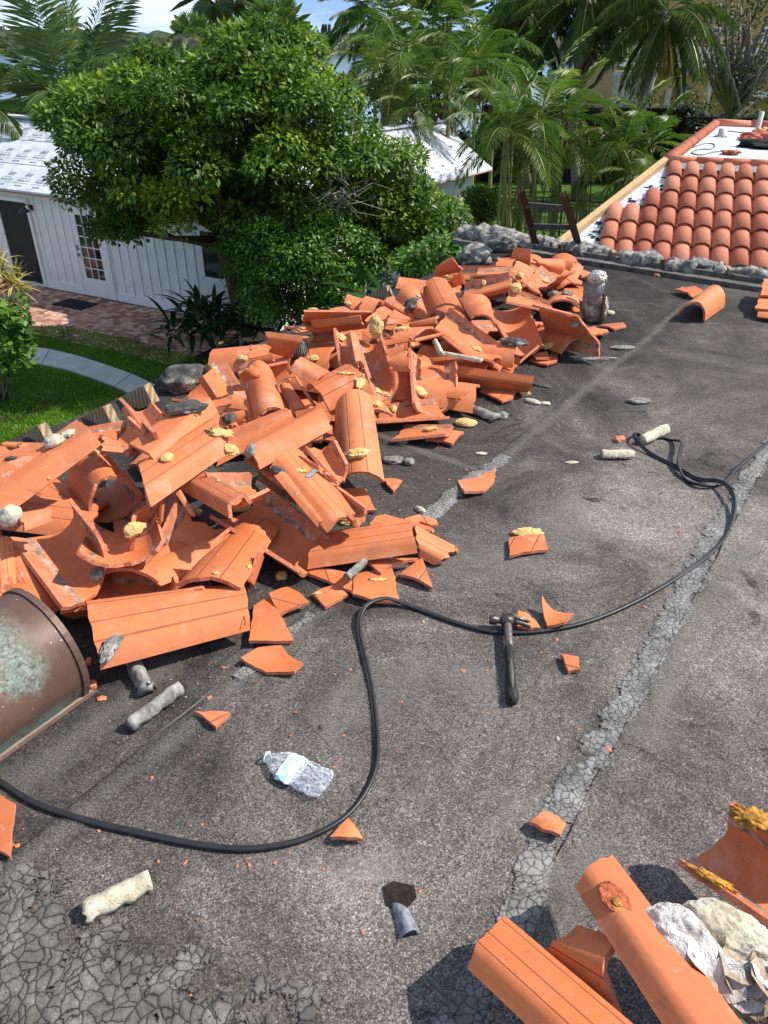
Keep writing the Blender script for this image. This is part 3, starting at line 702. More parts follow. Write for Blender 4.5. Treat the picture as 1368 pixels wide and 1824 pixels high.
def right_wing():
    h = thing('cottage_wing', (0, 21, GZ), 'white roofed gable wing behind the tree crown, beside clipped hedge', 'building')
    Bp = np.array([-2.31, 15.66]); U = np.array([.555, .832]); N = np.array([.832, -.555]); Lw = 9.73
    def Q(s, d, z): p = Bp+U*s+N*d; return np.array([p[0], p[1], z])
    ez = GZ+2.37; rz = -.45; w = 1.8
    # wall
    xy = [Q(.4, -.35, 0)[:2], Q(Lw-.55, -.35, 0)[:2], Q(Lw-.55, -2*w+.35, 0)[:2], Q(.4, -2*w+.35, 0)[:2]]
    g = MB(); g.poly(xy, GZ, ez+.02); gz = rz-.25
    for s in (Lw-.55,):
        a, b_, c = Q(s, -.35, ez), Q(s, -2*w+.35, ez), Q(s, -w, gz); g.add([a, b_, c, a-[U[0]*.1, U[1]*.1, 0], b_-[U[0]*.1, U[1]*.1, 0], c-[U[0]*.1, U[1]*.1, 0]], [(0, 1, 2), (5, 4, 3), (0, 2, 5, 3), (2, 1, 4, 5)])
    g.build('wall', M['white_paint'], h)
    T = np.array([0, 0, .05])
    P0, P1, P2, P3 = Q(-.2, 0, ez), Q(Lw, 0, ez), Q(Lw, -w, rz), Q(-.2, -w, rz); P4, P5 = Q(Lw, -2*w, ez), Q(-.2, -2*w, ez)
    mk('roof', [P0, P1, P2, P3, P4, P5, P0+T, P1+T, P2+T, P3+T, P4+T, P5+T], [(6, 7, 8, 9), (9, 8, 10, 11), (0, 3, 2, 1), (3, 5, 4, 2), (0, 1, 7, 6), (1, 4, 10, 8, 7) if False else (1, 2, 8, 7), (2, 4, 10, 8), (4, 5, 11, 10), (0, 6, 9, 3), (3, 9, 11, 5)], M['underlay'], h)
    g = MB(); g.bar(P3+T*1.2, P2+T*1.2, .3, .04); g.build('ridge_cap', M['underlay'], h)
    ey = (P3-P0); ly = np.linalg.norm(ey); ey = ey/ly
    print_marks('printed_marks', P0+T+ey*.3, np.array([U[0], U[1], 0]), ey, 18, 3, .55, .62, h, .5, None, .006, .45)
    g = MB(); g.bar(P0+[0, 0, -.012], P1+[0, 0, -.012], .05, .022); g.build('drip_edge', M['copper_drip'], h)
right_wing()
# ---------------- patio, walk, soil
def Gp(px, py): return P(px, py, GZ)
def patio():
    # herringbone bricks laid in the cottage's own directions
    base = MB(); c = [QL(s, d, 0)[:2] for s, d in ((-6, 0), (7.2, 0), (7.2, 2.7), (3.2, 2.7), (-.3, 3.6), (-6, 3.6))]
    base.poly(c, GZ-.1, GZ+.012); tag(base.build('patio_bed', M['joint']), kind=HZ)
    g = MB(); bw = .1; gap = .008; r = random.Random(2)
    lim = lambda s, d: -3 < s < 7.1 and .05 < d < (2.66 if s > 3.2 else 2.66+(3.2-s)*.25)
    for i in range(-80, 110):
        for j in range(-10, 60):
            s = i*bw; d = j*bw
            k = (i-j) % 4
            if k == 0: s0, d0_, s1, d1_ = s, d, s+2*bw, d+bw
            elif k == 2 : s0, d0_, s1, d1_ = s+bw*0, d, s+bw, d+2*bw
            else: continue
            if k == 2: s0, s1 = s, s+bw; d0_, d1_ = d-bw, d+bw
            cs, cd_ = (s0+s1)/2, (d0_+d1_)/2
            if not lim(cs, cd_): continue
            z = GZ+.020+r.uniform(-.003, .003)
            q = [QL(a, b_, z) for a, b_ in ((s0+gap/2, d0_+gap/2), (s1-gap/2, d0_+gap/2), (s1-gap/2, d1_-gap/2), (s0+gap/2, d1_-gap/2))]
            lo = [p-[0, 0, .03] for p in q]
            g.add(q+lo, [(3, 2, 1, 0), (0, 1, 5, 4), (1, 2, 6, 5), (2, 3, 7, 6), (3, 0, 4, 7)], r.random())
    o = g.build('patio', M['brick']); tag(o, kind=HZ)
patio()
def walk():
    up_ = [(-60, 602), (45, 618), (90, 624), (140, 636), (190, 652), (235, 668), (290, 694), (340, 726)]
    dn = [(-60, 636), (30, 645), (75, 650), (120, 660), (165, 675), (205, 690), (245, 710), (300, 752)]
    A = [Gp(*q)[:2] for q in up_]; B = [Gp(*q)[:2] for q in dn]
    vs = []; fs = []
    for a, b_ in zip(A, B): vs += [(a[0], a[1], GZ+.03), (b_[0], b_[1], GZ+.03), (a[0], a[1], GZ-.1), (b_[0], b_[1], GZ-.1)]
    for i in range(len(A)-1): k = i*4; fs += [(k, k+1, k+5, k+4), (k+1, k+3, k+7, k+5), (k+2, k, k+4, k+6)]
    o = mk('concrete_walk', vs, fs, M['concrete']); tag(o, kind=HZ)
    g = MB(); t = .55
    for i in (2, 5):
        a, b_ = A[i], B[i]; g.bar((a[0], a[1], GZ+.031), (b_[0], b_[1], GZ+.031), .012, .004)
    tag(g.build('walk_joint', M['soil']), kind=HZ)
walk()
bx, by, _ = Gp(10, 722)
g = MB(); g.poly([(bx+1.0*math.cos(t)*(1+.15*math.sin(3*t)), by+.75*math.sin(t)) for t in np.linspace(0, 2*math.pi, 24)[:-1]], GZ-.05, GZ+.03); tag(g.build('mulch_bed', M['soil']), kind=HZ)
g = MB(); g.poly([Gp(*q)[:2] for q in ((300, 590), (330, 700), (520, 720), (900, 600), (900, 470), (700, 440), (430, 560))], GZ-.05, GZ+.015); tag(g.build('planting_bed', M['soil']), kind=HZ)
# ============================================================ THE TILE HEAP
CR = {'Z1': (0, 690, 5.7), 'Z2': (200, 690, 5.7), 'Z3': (340, 540, 5.7), 'Z4': (500, 530, 5.7), 'Z5': (660, 530, 4.56), 'Z6': (600, 430, 4.56),
      'Z7': (840, 420, 4.886), 'Z8': (0, 890, 5.262), 'Y1': (220, 830, 5.262), 'Y2': (420, 740, 4.886), 'G': (800, 1380, 2.408), 'W': (1160, 1420, 4.515), 'p': (0, 0, 1), 'C5': (868, 200, 2.736)}
def cp(c, q): o = CR[c]; return (o[0]+q[0]/o[2], o[1]+q[1]/o[2])
def width_at(a): return np.interp(a, [-1.6, -.9, -.5, 0, .35, .6, 1.1, 1.7, 2.5, 3.3, 4.1, 4.6], [.9, 1.55, 1.8, 1.95, 1.9, 1.6, 1.5, 1.55, 1.7, 1.5, 1.1, .8])
def heap(x, y):
    d = np.array([x, y])-E0; a = d@VA; b = d@UB
    if a > 4.5 or b < -.1: return 0.0
    t = (b+.1)/(width_at(a)+.1)
    if t > 1: return 0.0
    hm = np.interp(a, [-1.6, -.8, 0, 1, 2, 3, 4, 4.6], [.10, .24, .30, .30, .28, .27, .26, .05])
    return hm*min(1, .35+t*2.2) * (1 if t < .55 else max(0, math.cos((t-.55)/.45*math.pi/2)))**.8
def heap_hit(px, py):
    z = .15
    for _ in range(12):
        q = P(px, py, z); z = .5*z+.5*heap(q[0], q[1])
    return z
def solve(pix, w, L, hint, wz=.05):
    rays = [ray(*q) for q in pix]
    zh = [heap_hit(*q)+.03 for q in pix] if hint is None else ([hint]*4 if isinstance(hint, (int, float)) else list(hint))
    z = np.array(zh, float)
    def pts(z): return [EYE+d*((zz-1.55)/d[2]) for d, zz in zip(rays, z)]
    def res(z):
        a0, a1, b1, b0 = pts(z); r = []
        wa = np.linalg.norm(a1-a0); wb = np.linalg.norm(b1-b0); l0 = np.linalg.norm(b0-a0); l1 = np.linalg.norm(b1-a1)
        if w: r += [(wa-w)/.03, (wb-w)/.03]
        if L: r += [(.5*(l0+l1)-L)/.03]
        n = np.cross(b1-a0, b0-a1); n = n/(np.linalg.norm(n)+1e-9); r += [(n@(a0-b0+b1-a1)*.5+n@((a0+b0+b1+a1)/4-a0))/.004, n@(a1-a0)/.01 if False else n@((a0+b1)/2-(a1+b0)/2)/.004]
        ax = (b0+b1-a0-a1); ax = ax/np.linalg.norm(ax); wv = (a1-a0+b1-b0); wv = wv/np.linalg.norm(wv); r += [(ax@wv)/.12]
        r += list((z-zh)/wz); r += list(np.minimum(z-.012, 0)/.004)
        return np.array(r)
    lam = 1e-2; r0 = res(z); c0 = r0@r0
    for _ in range(40):
        J = np.array([(res(z+np.eye(4)[i]*1e-4)-r0)/1e-4 for i in range(4)]).T
        st = -np.linalg.solve(J.T@J+lam*np.eye(4)*np.diag(J.T@J).mean(), J.T@r0); r1 = res(z+st); c1 = r1@r1
        if c1 < c0: z = z+st; r0 = r1; c0 = c1; lam = max(lam*.4, 1e-6)
        else: lam = min(lam*4, 1e3)
        if np.abs(st).max() < 1e-5: break
    return [Vector(q) for q in pts(z)]
def tile_geo(C4, bulge, t=.013, jag=.012, seed=0, nu=14, nv=9, flat=False, jagside=.0015):
    """C4: a0,a1,b1,b0 world. bulge>0: arch toward the viewer (outer face seen); <0 trough (inner face seen)."""
    a0, a1, b1, b0 = C4
    c = (a0+a1+b0+b1)/4; ax = ((b0+b1)-(a0+a1)).normalized(); wv = ((a1-a0)+(b1-b0)); wv = (wv-ax*wv.dot(ax)).normalized()
    n = wv.cross(ax)
    if n.dot(Vector(EYE)-c) < 0: n = -n
    loc = [((q-c).dot(wv), (q-c).dot(ax)) for q in (a0, a1, b1, b0)]
    K = .93 if abs(bulge) > .055 else .72; k0 = math.sqrt(1-K*K)
    def surf(s, q):
        # s across 0..1 (a0->a1), q along 0..1
        ja = jag*(noise.noise((s*5, seed*1.7, 0))+.6*noise.noise((s*17, seed*2.1, 3))) * (1-q)**3
        jb = jag*(noise.noise((s*5, seed*2.9, 7))+.6*noise.noise((s*17, seed*1.1, 5))) * q**3
        js = jagside*noise.noise((q*14, seed, 2))
        x0 = loc[0][0]*(1-s)+loc[1][0]*s; y0 = loc[0][1]*(1-s)+loc[1][1]*s
        x1 = loc[3][0]*(1-s)+loc[2][0]*s; y1 = loc[3][1]*(1-s)+loc[2][1]*s
        x = x0*(1-q)+x1*q + js*(2*s-1); y = y0*(1-q)+y1*q + ja + jb
        e = 2*s-1
        if flat:                                   # broad flat back with folded sides
            k_ = min(1, (1-abs(e))/.30); z = abs(bulge)*(k_*k_*(3-2*k_)*.55+k_*.45)+.006*(1-e*e); return Vector((x, y, z if bulge > 0 else -z))
        z = abs(bulge)*(math.sqrt(max(0, 1-K*K*e*e))-k0)/(1-k0)
        return Vector((x, y, z if bulge > 0 else -z))
    ss = [.5-.5*math.cos(math.pi*i/nu) for i in range(nu+1)]; ss = [.5*a+.5*i/nu for i, a in enumerate(ss)]
    top = []; 
    for j in range(nv+1):
        for i in range(nu+1): top.append(surf(ss[i], j/nv))
    def nrm(i, j):
        I = lambda i, j: top[max(0, min(nv, j))*(nu+1)+max(0, min(nu, i))]
        d1 = I(i+1, j)-I(i-1, j); d2 = I(i, j+1)-I(i, j-1); k = d1.cross(d2); k.normalize()
        return k if k.z > 0 else -k
    bot = [top[j*(nu+1)+i]-nrm(i, j)*t for j in range(nv+1) for i in range(nu+1)]
    V = top+bot; N = len(top); F = []; MI = []; UVv = []
    flip = wv.cross(ax).dot(n) < 0
    ot, it = (0, 1) if bulge > 0 else (1, 0)
    for j in range(nv):
        for i in range(nu):
            k = j*(nu+1)+i; F.append((k, k+1, k+nu+2, k+nu+1)); MI.append(ot); F.append((N+k+nu+1, N+k+nu+2, N+k+1, N+k)); MI.append(it)
    # duplicated rim so the broken edge is crisp
    rim = [i for i in range(nu+1)]+[j*(nu+1)+nu for j in range(1, nv+1)]+[nv*(nu+1)+i for i in range(nu-1, -1, -1)]+[j*(nu+1) for j in range(nv-1, 0, -1)]
    base = len(V); V = V+[top[k] for k in rim]+[bot[k] for k in rim]; m_ = len(rim)
    for k in range(m_): F.append((base+k, base+m_+k, base+m_+(k+1) % m_, base+(k+1) % m_)); MI.append(2)
    Lr = (loc[3][1]-loc[0][1])/.45
    for k in range(N): UVv.append((ss[k % (nu+1)], (k//(nu+1))/nv*Lr))
    UVv = UVv+UVv+[UVv[k] for k in rim]*2
    if flip: F = [f[::-1] for f in F]
    Rm = Matrix((wv, ax, n)).transposed()
    V = [Rm @ q for q in V]
    return V, F, MI, UVv, c
SHELLS = []          # world-space triangles of everything in the heap, for laying small things on it
def tile_obj(C4, bulge, label, group=None, name='barrel_tile', cat='roof tile', seed=0, jag=.012, **k):
    fl = any(w_ in label for w_ in ('long', 'straight', 'broad', 'scored', 'level', 'foreground', 'plain', 'outermost', 'tray')) and abs(bulge) < .06
    V, F, MI, UVv, c = tile_geo(C4, bulge, seed=seed, jag=jag, flat=fl, **k)
    sc_ = 1.0 if any(k in label for k in ('scored', 'lined', 'grooved', 'clean tile', 'foreground', 'arched', 'straight', 'outermost')) else (1.0 if (seed*7919) % 10 < 3 else 0.0)
    if 'smooth' in label or 'glue' in label: sc_ = 0.0
    o = mk(name, V, F, [M['clay_out'], M['clay_in'], M['clay_edge']], mi=MI, uv=UVv, smooth=True, loc=c, attr=[sc_]*len(V))
    for p in o.data.polygons:
        if p.material_index == 2: p.use_smooth = False
    SHELLS.append(([v+c for v in V], F)); tag(o, label, cat, group); return o
FW, FL = .25, .44
TILES = [
 # crop, corners a0,a1,b1,b0, bulge, width, length, height hint, label
 ('Z1', [(-100, 1425), (-150, 1070), (830, 415), (1035, 575)], .05, .21, .46, None, 'long flat-backed tile slanting up from the left picture edge, white mortar crumbs above it'),
 ('Z1', [(-150, 1050), (-120, 800), (430, 640), (470, 790)], .04, .2, None, None, 'smooth tile half hidden behind the long slanting tile at left picture edge'),
 ('Z1', [(30, 640), (60, 550), (560, 570), (540, 700)], .02, None, None, .09, 'flat bright tile piece in front of the short wooden rafter tail, farthest left'),
 ('Z1', [(-60, 790), (-50, 600), (10, 605), (190, 720)], .02, None, None, .10, 'small triangular tile piece at the left picture edge beside the lawn'),
 ('Z1', [(180, 590), (215, 660), (440, 680), (430, 635)], .02, None, None, None, 'thin curled tile sliver lying on the flat bright piece near lawn'),
 ('Z1', [(880, 400), (1010, 480), (1130, 495), (1270, 330)], -.02, None, None, None, 'pinkish tile piece with grey scorch mark behind end of the long slanting tile'),
 ('Z2', [(-20, 560), (150, 300), (370, 500), (160, 665)], -.03, None, None, None, 'tile piece with glossy white bloom inside and a foam thread across it'),
 ('Z1', [(1020, 640), (1030, 490), (1130, 545), (1260, 665)], .02, None, None, None, 'brown shaded tile piece under the glossy white-bloomed piece'),
 ('Z2', [(90, 105), (390, 145), (560, 350), (445, 440)], -.05, .2, None, None, 'curled-up tile with whitish grey stripe down its hollow, beside rafter tail'),
 ('Z2', [(95, 240), (230, 270), (420, 460), (300, 560)], .03, None, None, None, 'narrow tile piece tucked under the curled-up whitish striped tile'),
 ('Z2', [(180, 670), (490, 830), (1070, 240), (850, 178)], .05, .23, .45, None, 'broad smooth tile with small foam scrap, lying across the heap before the grey mortar lump'),
 ('Z2', [(270, 850), (390, 1220), (1215, 640), (990, 385)], .045, .25, .48, None, 'pale broad tile with scored lines and splattered foam on it, right of the tube opening'),
 ('Z2', [(490, 270), (580, 340), (760, 300), (720, 230)], .02, None, None, None, 'little bright tile end showing just below the grey mortar lump'),
 ('Z1', [(910, 1330), (1425, 1094), (1200, 800), (700, 1000)], .135, None, None, (.10, .12, .13, .12), 'round barrel tile seen end-on like an open tunnel'),
 ('Z1', [(910, 1330), (1425, 1094), (1250, 830), (800, 1010)], -.045, None, None, (.09, .11, .12, .10), 'tile forming floor of the tunnel opening, white scale inside'),
 ('Z8', [(90, 340), (640, 12), (870, 295), (600, 1020)], -.10, None, None, (.22, .25, .23, .13), 'large upturned tile with rough mortar strip on both sides, behind the copper vent'),
 ('Z8', [(80, 165), (240, 290), (500, 200), (460, 115)], .03, None, None, None, 'lit tile end just behind the white mortar knob at left'),
 ('Z8', [(-100, 420), (120, 372), (180, 900), (-60, 930)], .03, None, None, (.17, .2, .1, .07), 'shadowed upright tile at the left picture edge above the copper vent'),
 ('Z8', [(-90, 960), (100, 712), (178, 895), (-40, 1080)], .02, None, None, (.15, .2, .13, .09), 'bright corner of tile with tiny foam dot, touching the copper vent top'),
 ('Z8', [(110, 700), (150, 450), (420, 890), (190, 960)], .03, None, None, (.10, .16, .08, .05), 'brown tile underside between copper vent and mortar-striped tile'),
 ('p', [(108, 1087), (205, 1003), (368, 1018), (362, 1043)], -.05, None, .45, (.06, .14, .13, .06), 'hollow side of tile with dark burnt patch, directly behind the big foreground tile'),
 ('p', [(80, 1062), (90, 1030), (160, 1075), (152, 1086)], .02, None, None, .05, 'tile edge strip under the pointed end of the mortar-striped tile'),
 ('p', [(141, 981), (288, 961), (275, 915), (165, 925)], -.06, None, None, (.22, .23, .12, .10), 'crescent shaped tile end with pink broken rim, left of centre heap'),
 ('Y1', [(90, 850), (315, 500), (320, 372), (130, 560)], -.03, None, None, (.12, .15, .22, .2), 'tile on edge with grey and pink mortar face beside two foam lumps'),
 ('Y1', [(325, 610), (362, 615), (388, 330), (335, 335)], .01, None, None, (.13, .13, .22, .22), 'upright narrow tile edge right of the mortar faced tile'),
 ('Y1', [(365, 660), (612, 890), (985, 575), (505, 345)], -.075, None, None, (.15, .10, .14, .21), 'hollow tile with sharp zigzag shadow across it, left of the grooved tiles'),
 ('Y1', [(475, 240), (545, 245), (665, 465), (640, 485)], .012, None, None, (.24, .24, .18, .17), 'slim curved tile rim with foam blob hanging at its lower end'),
 ('Y1', [(520, 212), (738, 65), (1210, 335), (985, 490)], .04, .22, .44, None, 'scored tile running down to a flat oval foam pad'),
 ('Y1', [(760, 60), (1120, 310), (1350, 205), (1190, 62)], -.04, None, None, None, 'shaded hollow tile with curved light patch behind the scored tile'),
 ('Y1', [(620, 905), (720, 945), (870, 820), (850, 800)], .01, None, None, (.07, .06, .12, .13), 'small splinter of tile pointing right above burnt patch'),
 ('Y1', [(780, 1050), (1160, 1080), (1250, 800), (930, 735)], -.07, .22, None, (.05, .04, .13, .14), 'upturned tile end holding black mortar and torn foam, near big foreground tile'),
 ('p', [(376, 916), (477, 866), (584, 957), (536, 1015)], -.07, .25, .42, (.16, .2, .10, .04), 'large upturned tile with white scale and dark crack stain in its hollow'),
 ('p', [(548, 1014), (584, 958), (732, 938), (743, 985)], .04, .2, None, (.03, .08, .08, .04), 'clean tile lying level toward the bare roof with hairline cracks at its end'),
 ('p', [(742, 990), (733, 938), (817, 981), (775, 1008)], .03, None, None, (.03, .05, .015, .015), 'pointed tile piece at the end of the level clean tile'),
 ('p', [(655, 945), (686, 921), (775, 947), (740, 962)], .02, None, None, .03, 'flat tile piece tucked behind the level clean tile'),
 ('Y2', [(290, 450), (520, 345), (1065, 935), (790, 1010)], .045, .23, .46, None, 'straight tile with two scored lines and yellow foam smear at its top end'),
 ('Y2', [(330, 520), (430, 560), (760, 985), (700, 960)], .02, None, None, None, 'thin tile edge below the straight two-lined tile'),
 ('Y2', [(75, 398), (180, 560), (530, 785), (430, 655)], -.02, None, None, (.2, .14, .10, .14), 'long tile seen along its thin edge, left of the straight two-lined tile'),
 ('Y2', [(560, 430), (640, 455), (1120, 800), (1045, 900)], -.03, None, .44, None, 'tile trough with greyish pink inside, right of the straight two-lined tile'),
 ('Y2', [(600, 260), (850, 213), (957, 430), (885, 570)], -.04, None, None, None, 'short curled tile holding mortar crumbs beside the tall grooved barrel tile'),
 ('Y2', [(550, 360), (640, 400), (885, 610), (850, 560)], .01, None, None, None, 'narrow broken tile edge under the short curled tile'),
 ('p', [(596, 735), (662, 706), (685, 857), (600, 868)], .085, .23, .46, (.26, .26, .03, .05), 'tall grooved barrel tile leaning toward the viewer with big foam cap low on it'),
 ('Z4', [(260, 930), (520, 1200), (945, 975), (610, 735)], .08, .25, None, (.25, .2, .22, .27), 'broad arched tile with ring shaped foam scabs at centre of the heap'),
 ('Z4', [(735, 375), (1005, 378), (1112, 725), (955, 1030)], -.07, .24, .46, (.32, .33, .2, .1), 'tilted trough tile with long dark mortar band and foam ball on top'),
 ('Z4', [(555, 298), (690, 345), (778, 705), (630, 738)], -.03, None, None, (.33, .32, .24, .24), 'narrow pink tile with ragged edge and two foam drips'),
 ('Z4', [(700, 330), (790, 500), (840, 735), (760, 640)], .02, None, None, None, 'orange tile strip between the pink ragged tile and the trough tile'),
 ('Z4', [(95, 740), (200, 650), (500, 800), (330, 892)], .03, .15, None, None, 'smooth plain tile lying in sun behind the broad arched tile'),
 ('Z4', [(330, 345), (305, 222), (810, 185), (885, 265)], .03, .17, .42, (.22, .3, .32, .27), 'straight tile with white corner lying at back of heap before the green shrub'),
 ('Z4', [(335, 440), (330, 350), (560, 335), (540, 430)], -.04, None, None, (.16, .22, .22, .17), 'glowing orange hollow below the straight white-cornered tile'),
 ('Z4', [(220, 292), (235, 145), (920, 150), (860, 260)], .02, None, None, (.2, .33, .36, .26), 'upright shaded tile with thin foam on its rim, against the shrub'),
 ('Z4', [(30, 295), (200, 350), (330, 330), (310, 290)], .012, None, None, (.26, .24, .25, .27), 'flat tile edge poking left with foam under it'),
 ('Z3', [(770, 490), (775, 292), (1130, 338), (1000, 560)], .02, None, None, (.18, .30, .30, .16), 'upright plain tile piece standing behind the grey vent pipe end'),
 ('Z3', [(595, 560), (640, 445), (770, 460), (800, 520)], .03, None, None, None, 'rounded tile top beside rafter tail at the back of the heap'),
 ('Z3', [(600, 655), (590, 560), (815, 500), (850, 620)], .01, None, None, (.17, .23, .24, .18), 'small brown-faced tile block in front of the rounded tile top'),
 ('Z3', [(150, 730), (350, 570), (515, 840), (290, 942)], -.045, .23, None, None, 'shallow tile tray with scored squares, right of the grey mortar lump'),
 ('Z3', [(430, 655), (480, 650), (550, 805), (520, 800)], .008, None, None, (.24, .24, .2, .2), 'thin rim leaning on the shallow tile tray'),
 ('Z3', [(505, 815), (560, 820), (655, 1250), (600, 1258)], .012, None, None, (.22, .22, .16, .16), 'long upright tile edge left of the knobbed tile'),
 ('Z3', [(550, 700), (830, 700), (978, 1140), (650, 1245)], .065, .25, .45, (.3, .3, .17, .16), 'large smooth tile with a round clay knob at its top'),
 ('Z3', [(475, 700), (610, 625), (700, 670), (540, 800)], .02, None, None, None, 'small lit tile piece touching the knobbed tile top left'),
 ('Z3', [(870, 900), (700, 665), (985, 605), (1000, 780)], -.03, None, None, (.15, .27, .28, .2), 'upright shaded tile end with two tiny holes behind the knobbed tile'),
 ('Z3', [(920, 900), (1000, 810), (1170, 1060), (1030, 1190)], .03, None, None, (.18, .2, .17, .14), 'shaded tile flank right of the knobbed tile'),
 ('Z3', [(1045, 750), (1080, 755), (1275, 1040), (1230, 1040)], .008, None, None, (.23, .23, .19, .19), 'pale mortar-edged tile strip sloping down right in a dark gap'),
 ('Z3', [(320, 1315), (522, 1300), (470, 1225), (330, 1245)], .035, None, None, (.17, .17, .17, .17), 'small arched tile end like a little bridge'),
 ('Z3', [(320, 1235), (330, 1118), (550, 1085), (545, 1260)], .02, None, None, (.16, .22, .22, .16), 'two-toned tile panel half in shade under knobbed tile'),
 ('Z3', [(395, 1060), (440, 940), (530, 925), (555, 1085)], .04, None, None, None, 'small frosted pink rounded tile piece in the shade'),
 ('p', [(388, 830), (400, 778), (512, 738), (530, 754)], .035, None, None, (.2, .23, .25, .22), 'plain tile half under the white-streaked tile near heap centre'),
 ('p', [(463, 836), (441, 806), (566, 734), (592, 764)], .055, .2, .44, None, 'white-streaked tile ending with grey mortar chip, near heap centre'),
 ('Z4', [(130, 1250), (150, 1150), (400, 1105), (515, 1210)], .04, None, None, (.2, .25, .25, .2), 'arched tile end in half shade below the broad arched tile'),
 ('Z5', [(120, 390), (110, 352), (345, 300), (350, 345)], .01, None, None, None, 'ribbed thin tile strip with foam just right of the foam ball'),
 ('Z5', [(150, 510), (122, 425), (255, 385), (270, 450)], .015, None, None, None, 'small orange tile scrap below the ribbed strip'),
 ('Z5', [(160, 598), (155, 515), (290, 430), (328, 605)], .04, None, None, None, 'shiny rounded tile piece with pointed bottom over a dark hollow'),
 ('Z5', [(320, 358), (690, 510), (697, 835), (362, 860)], -.08, .25, .42, (.28, .25, .06, .06), 'wide upturned tile with curved shadow and glossy white mark, foam at foot'),
 ('Z5', [(50, 1000), (80, 872), (530, 812), (637, 965)], -.035, .17, None, (.05, .09, .10, .04), 'low tile trough with pink mortar inside at the foot of the wide upturned tile'),
 ('p', [(693, 783), (722, 756), (805, 756), (794, 772)], -.015, None, None, (.03, .06, .05, .04), 'pink-topped tile sliver lying near the smooth yellow foam loaf'),
 ('Z5', [(500, 235), (640, 75), (1150, 445), (1048, 570)], -.04, .22, .5, (.22, .3, .18, .1), 'long diagonal trough tile with raised ribs and clear foam patch'),
 ('Z5', [(1050, 578), (1145, 472), (1218, 502), (1135, 612)], -.02, None, None, (.09, .13, .10, .05), 'tile end with greyish inside continuing past the long diagonal trough'),
 ('Z5', [(1125, 612), (1105, 600), (1358, 385), (1372, 402)], .006, None, None, (.03, .03, .13, .13), 'slim tile edge propped up diagonally from the roof'),
 ('Z5', [(700, 695), (690, 550), (1330, 640), (1265, 745)], .04, .16, None, (.03, .14, .11, .03), 'shaded tile lying on its side under the long diagonal trough'),
 ('Z5', [(560, 300), (640, 322), (1012, 555), (830, 510)], .02, None, None, None, 'under edge of tile parallel to the long diagonal trough'),
 ('Z6', [(655, 440), (930, 372), (1062, 622), (738, 620)], .09, .24, .42, (.26, .27, .2, .18), 'hump-backed tile with bird-nest like debris at upper heap'),
 ('Z6', [(785, 302), (800, 212), (938, 130), (1025, 235)], .015, None, None, (.24, .33, .4, .3), 'tall shaded triangular tile standing at the back before the shrubs'),
 ('Z6', [(870, 320), (1015, 240), (1048, 330), (930, 378)], .02, None, None, None, 'tile with foam scab just below the tall triangular one'),
 ('p', [(817, 531), (826, 503), (906, 484), (916, 505)], -.04, .18, .42, None, 'tile tray with hanging foam drops right of the hump-backed tile'),
 ('Z6', [(1000, 475), (1250, 500), (1292, 690), (1080, 625)], .05, None, None, None, 'rounded tile with square black hole, behind two trough tiles'),
 ('Z7', [(95, 530), (472, 575), (612, 945), (338, 935)], -.08, .25, .46, (.33, .3, .08, .12), 'wide trough tile with pink left strip and black mortar band, upper right heap'),
 ('Z7', [(620, 950), (520, 615), (832, 700), (1108, 1055)], -.045, None, None, (.05, .24, .22, .02), 'large outermost tile propped open toward the bare roof, foam on its rim'),
 ('Z7', [(310, 568), (345, 443), (702, 575), (738, 662)], -.03, None, None, (.27, .33, .27, .22), 'tile with square foam frame stuck on its pinkish hollow'),
 ('Z7', [(420, 470), (580, 458), (614, 535), (560, 520)], .015, None, None, .2, 'flat plain tile edge behind the foam-framed tile'),
 ('Z7', [(300, 262), (372, 100), (518, 112), (545, 300)], .07, .22, None, (.2, .42, .42, .2), 'tallest tile standing upright near grey mortar curb'),
 ('Z7', [(320, 335), (400, 240), (560, 300), (460, 445)], .05, None, None, None, 'flared tile base below the tallest upright tile'),
 ('Z7', [(0, 340), (60, 283), (418, 258), (310, 328)], -.02, None, None, None, 'narrow pink tile lying flat behind the foam-drop tray'),
 ('Z7', [(430, 392), (605, 253), (742, 368), (512, 447)], -.04, None, None, None, 'curled tile with smoky brown hollow and foam at both ends'),
 ('Z7', [(555, 440), (735, 372), (918, 316), (690, 515)], -.02, None, None, (.16, .2, .17, .06), 'tile with thin rim stretching right toward the grey vent stub'),
 ('Z7', [(545, 255), (530, 195), (802, 202), (737, 357)], .045, None, None, (.2, .27, .2, .08), 'bright tile curving down near the back curb'),
 ('Z7', [(215, 262), (262, 198), (390, 195), (340, 262)], .02, None, None, None, 'small tile behind round foam ball near the curb'),
 ('Z6', [(58, 500), (98, 450), (245, 485), (140, 565)], .03, None, None, None, 'little tile with foam filled end, first against the shrub'),
 ('Z6', [(175, 565), (255, 480), (385, 520), (290, 580)], .05, None, None, None, 'shaded round-backed tile next to the foam filled one'),
 ('Z6', [(370, 508), (410, 450), (645, 585), (600, 632)], .03, None, None, None, 'plain tile sloping right, in front of tile with oval foam bead'),
 ('Z6', [(225, 642), (400, 530), (472, 580), (330, 692)], .025, None, None, None, 'tile with short scratched mark near the foam ball'),
 ('Z6', [(400, 672), (478, 560), (600, 655), (570, 672)], .03, None, None, None, 'cone shaped tile fragment with dark torn edge'),
 ('Z6', [(470, 470), (660, 380), (735, 590), (640, 605)], .04, None, None, None, 'tile under the hump-backed tile, oval foam bead on it'),
 ('Z6', [(550, 425), (630, 345), (722, 345), (690, 420)], .02, None, None, None, 'tile tip left of the hump-backed tile by the wooden rafter tail'),
 ('Z6', [(590, 690), (600, 676), (822, 616), (800, 655)], .008, None, None, None, 'thin tile rim left of the long diagonal trough'),
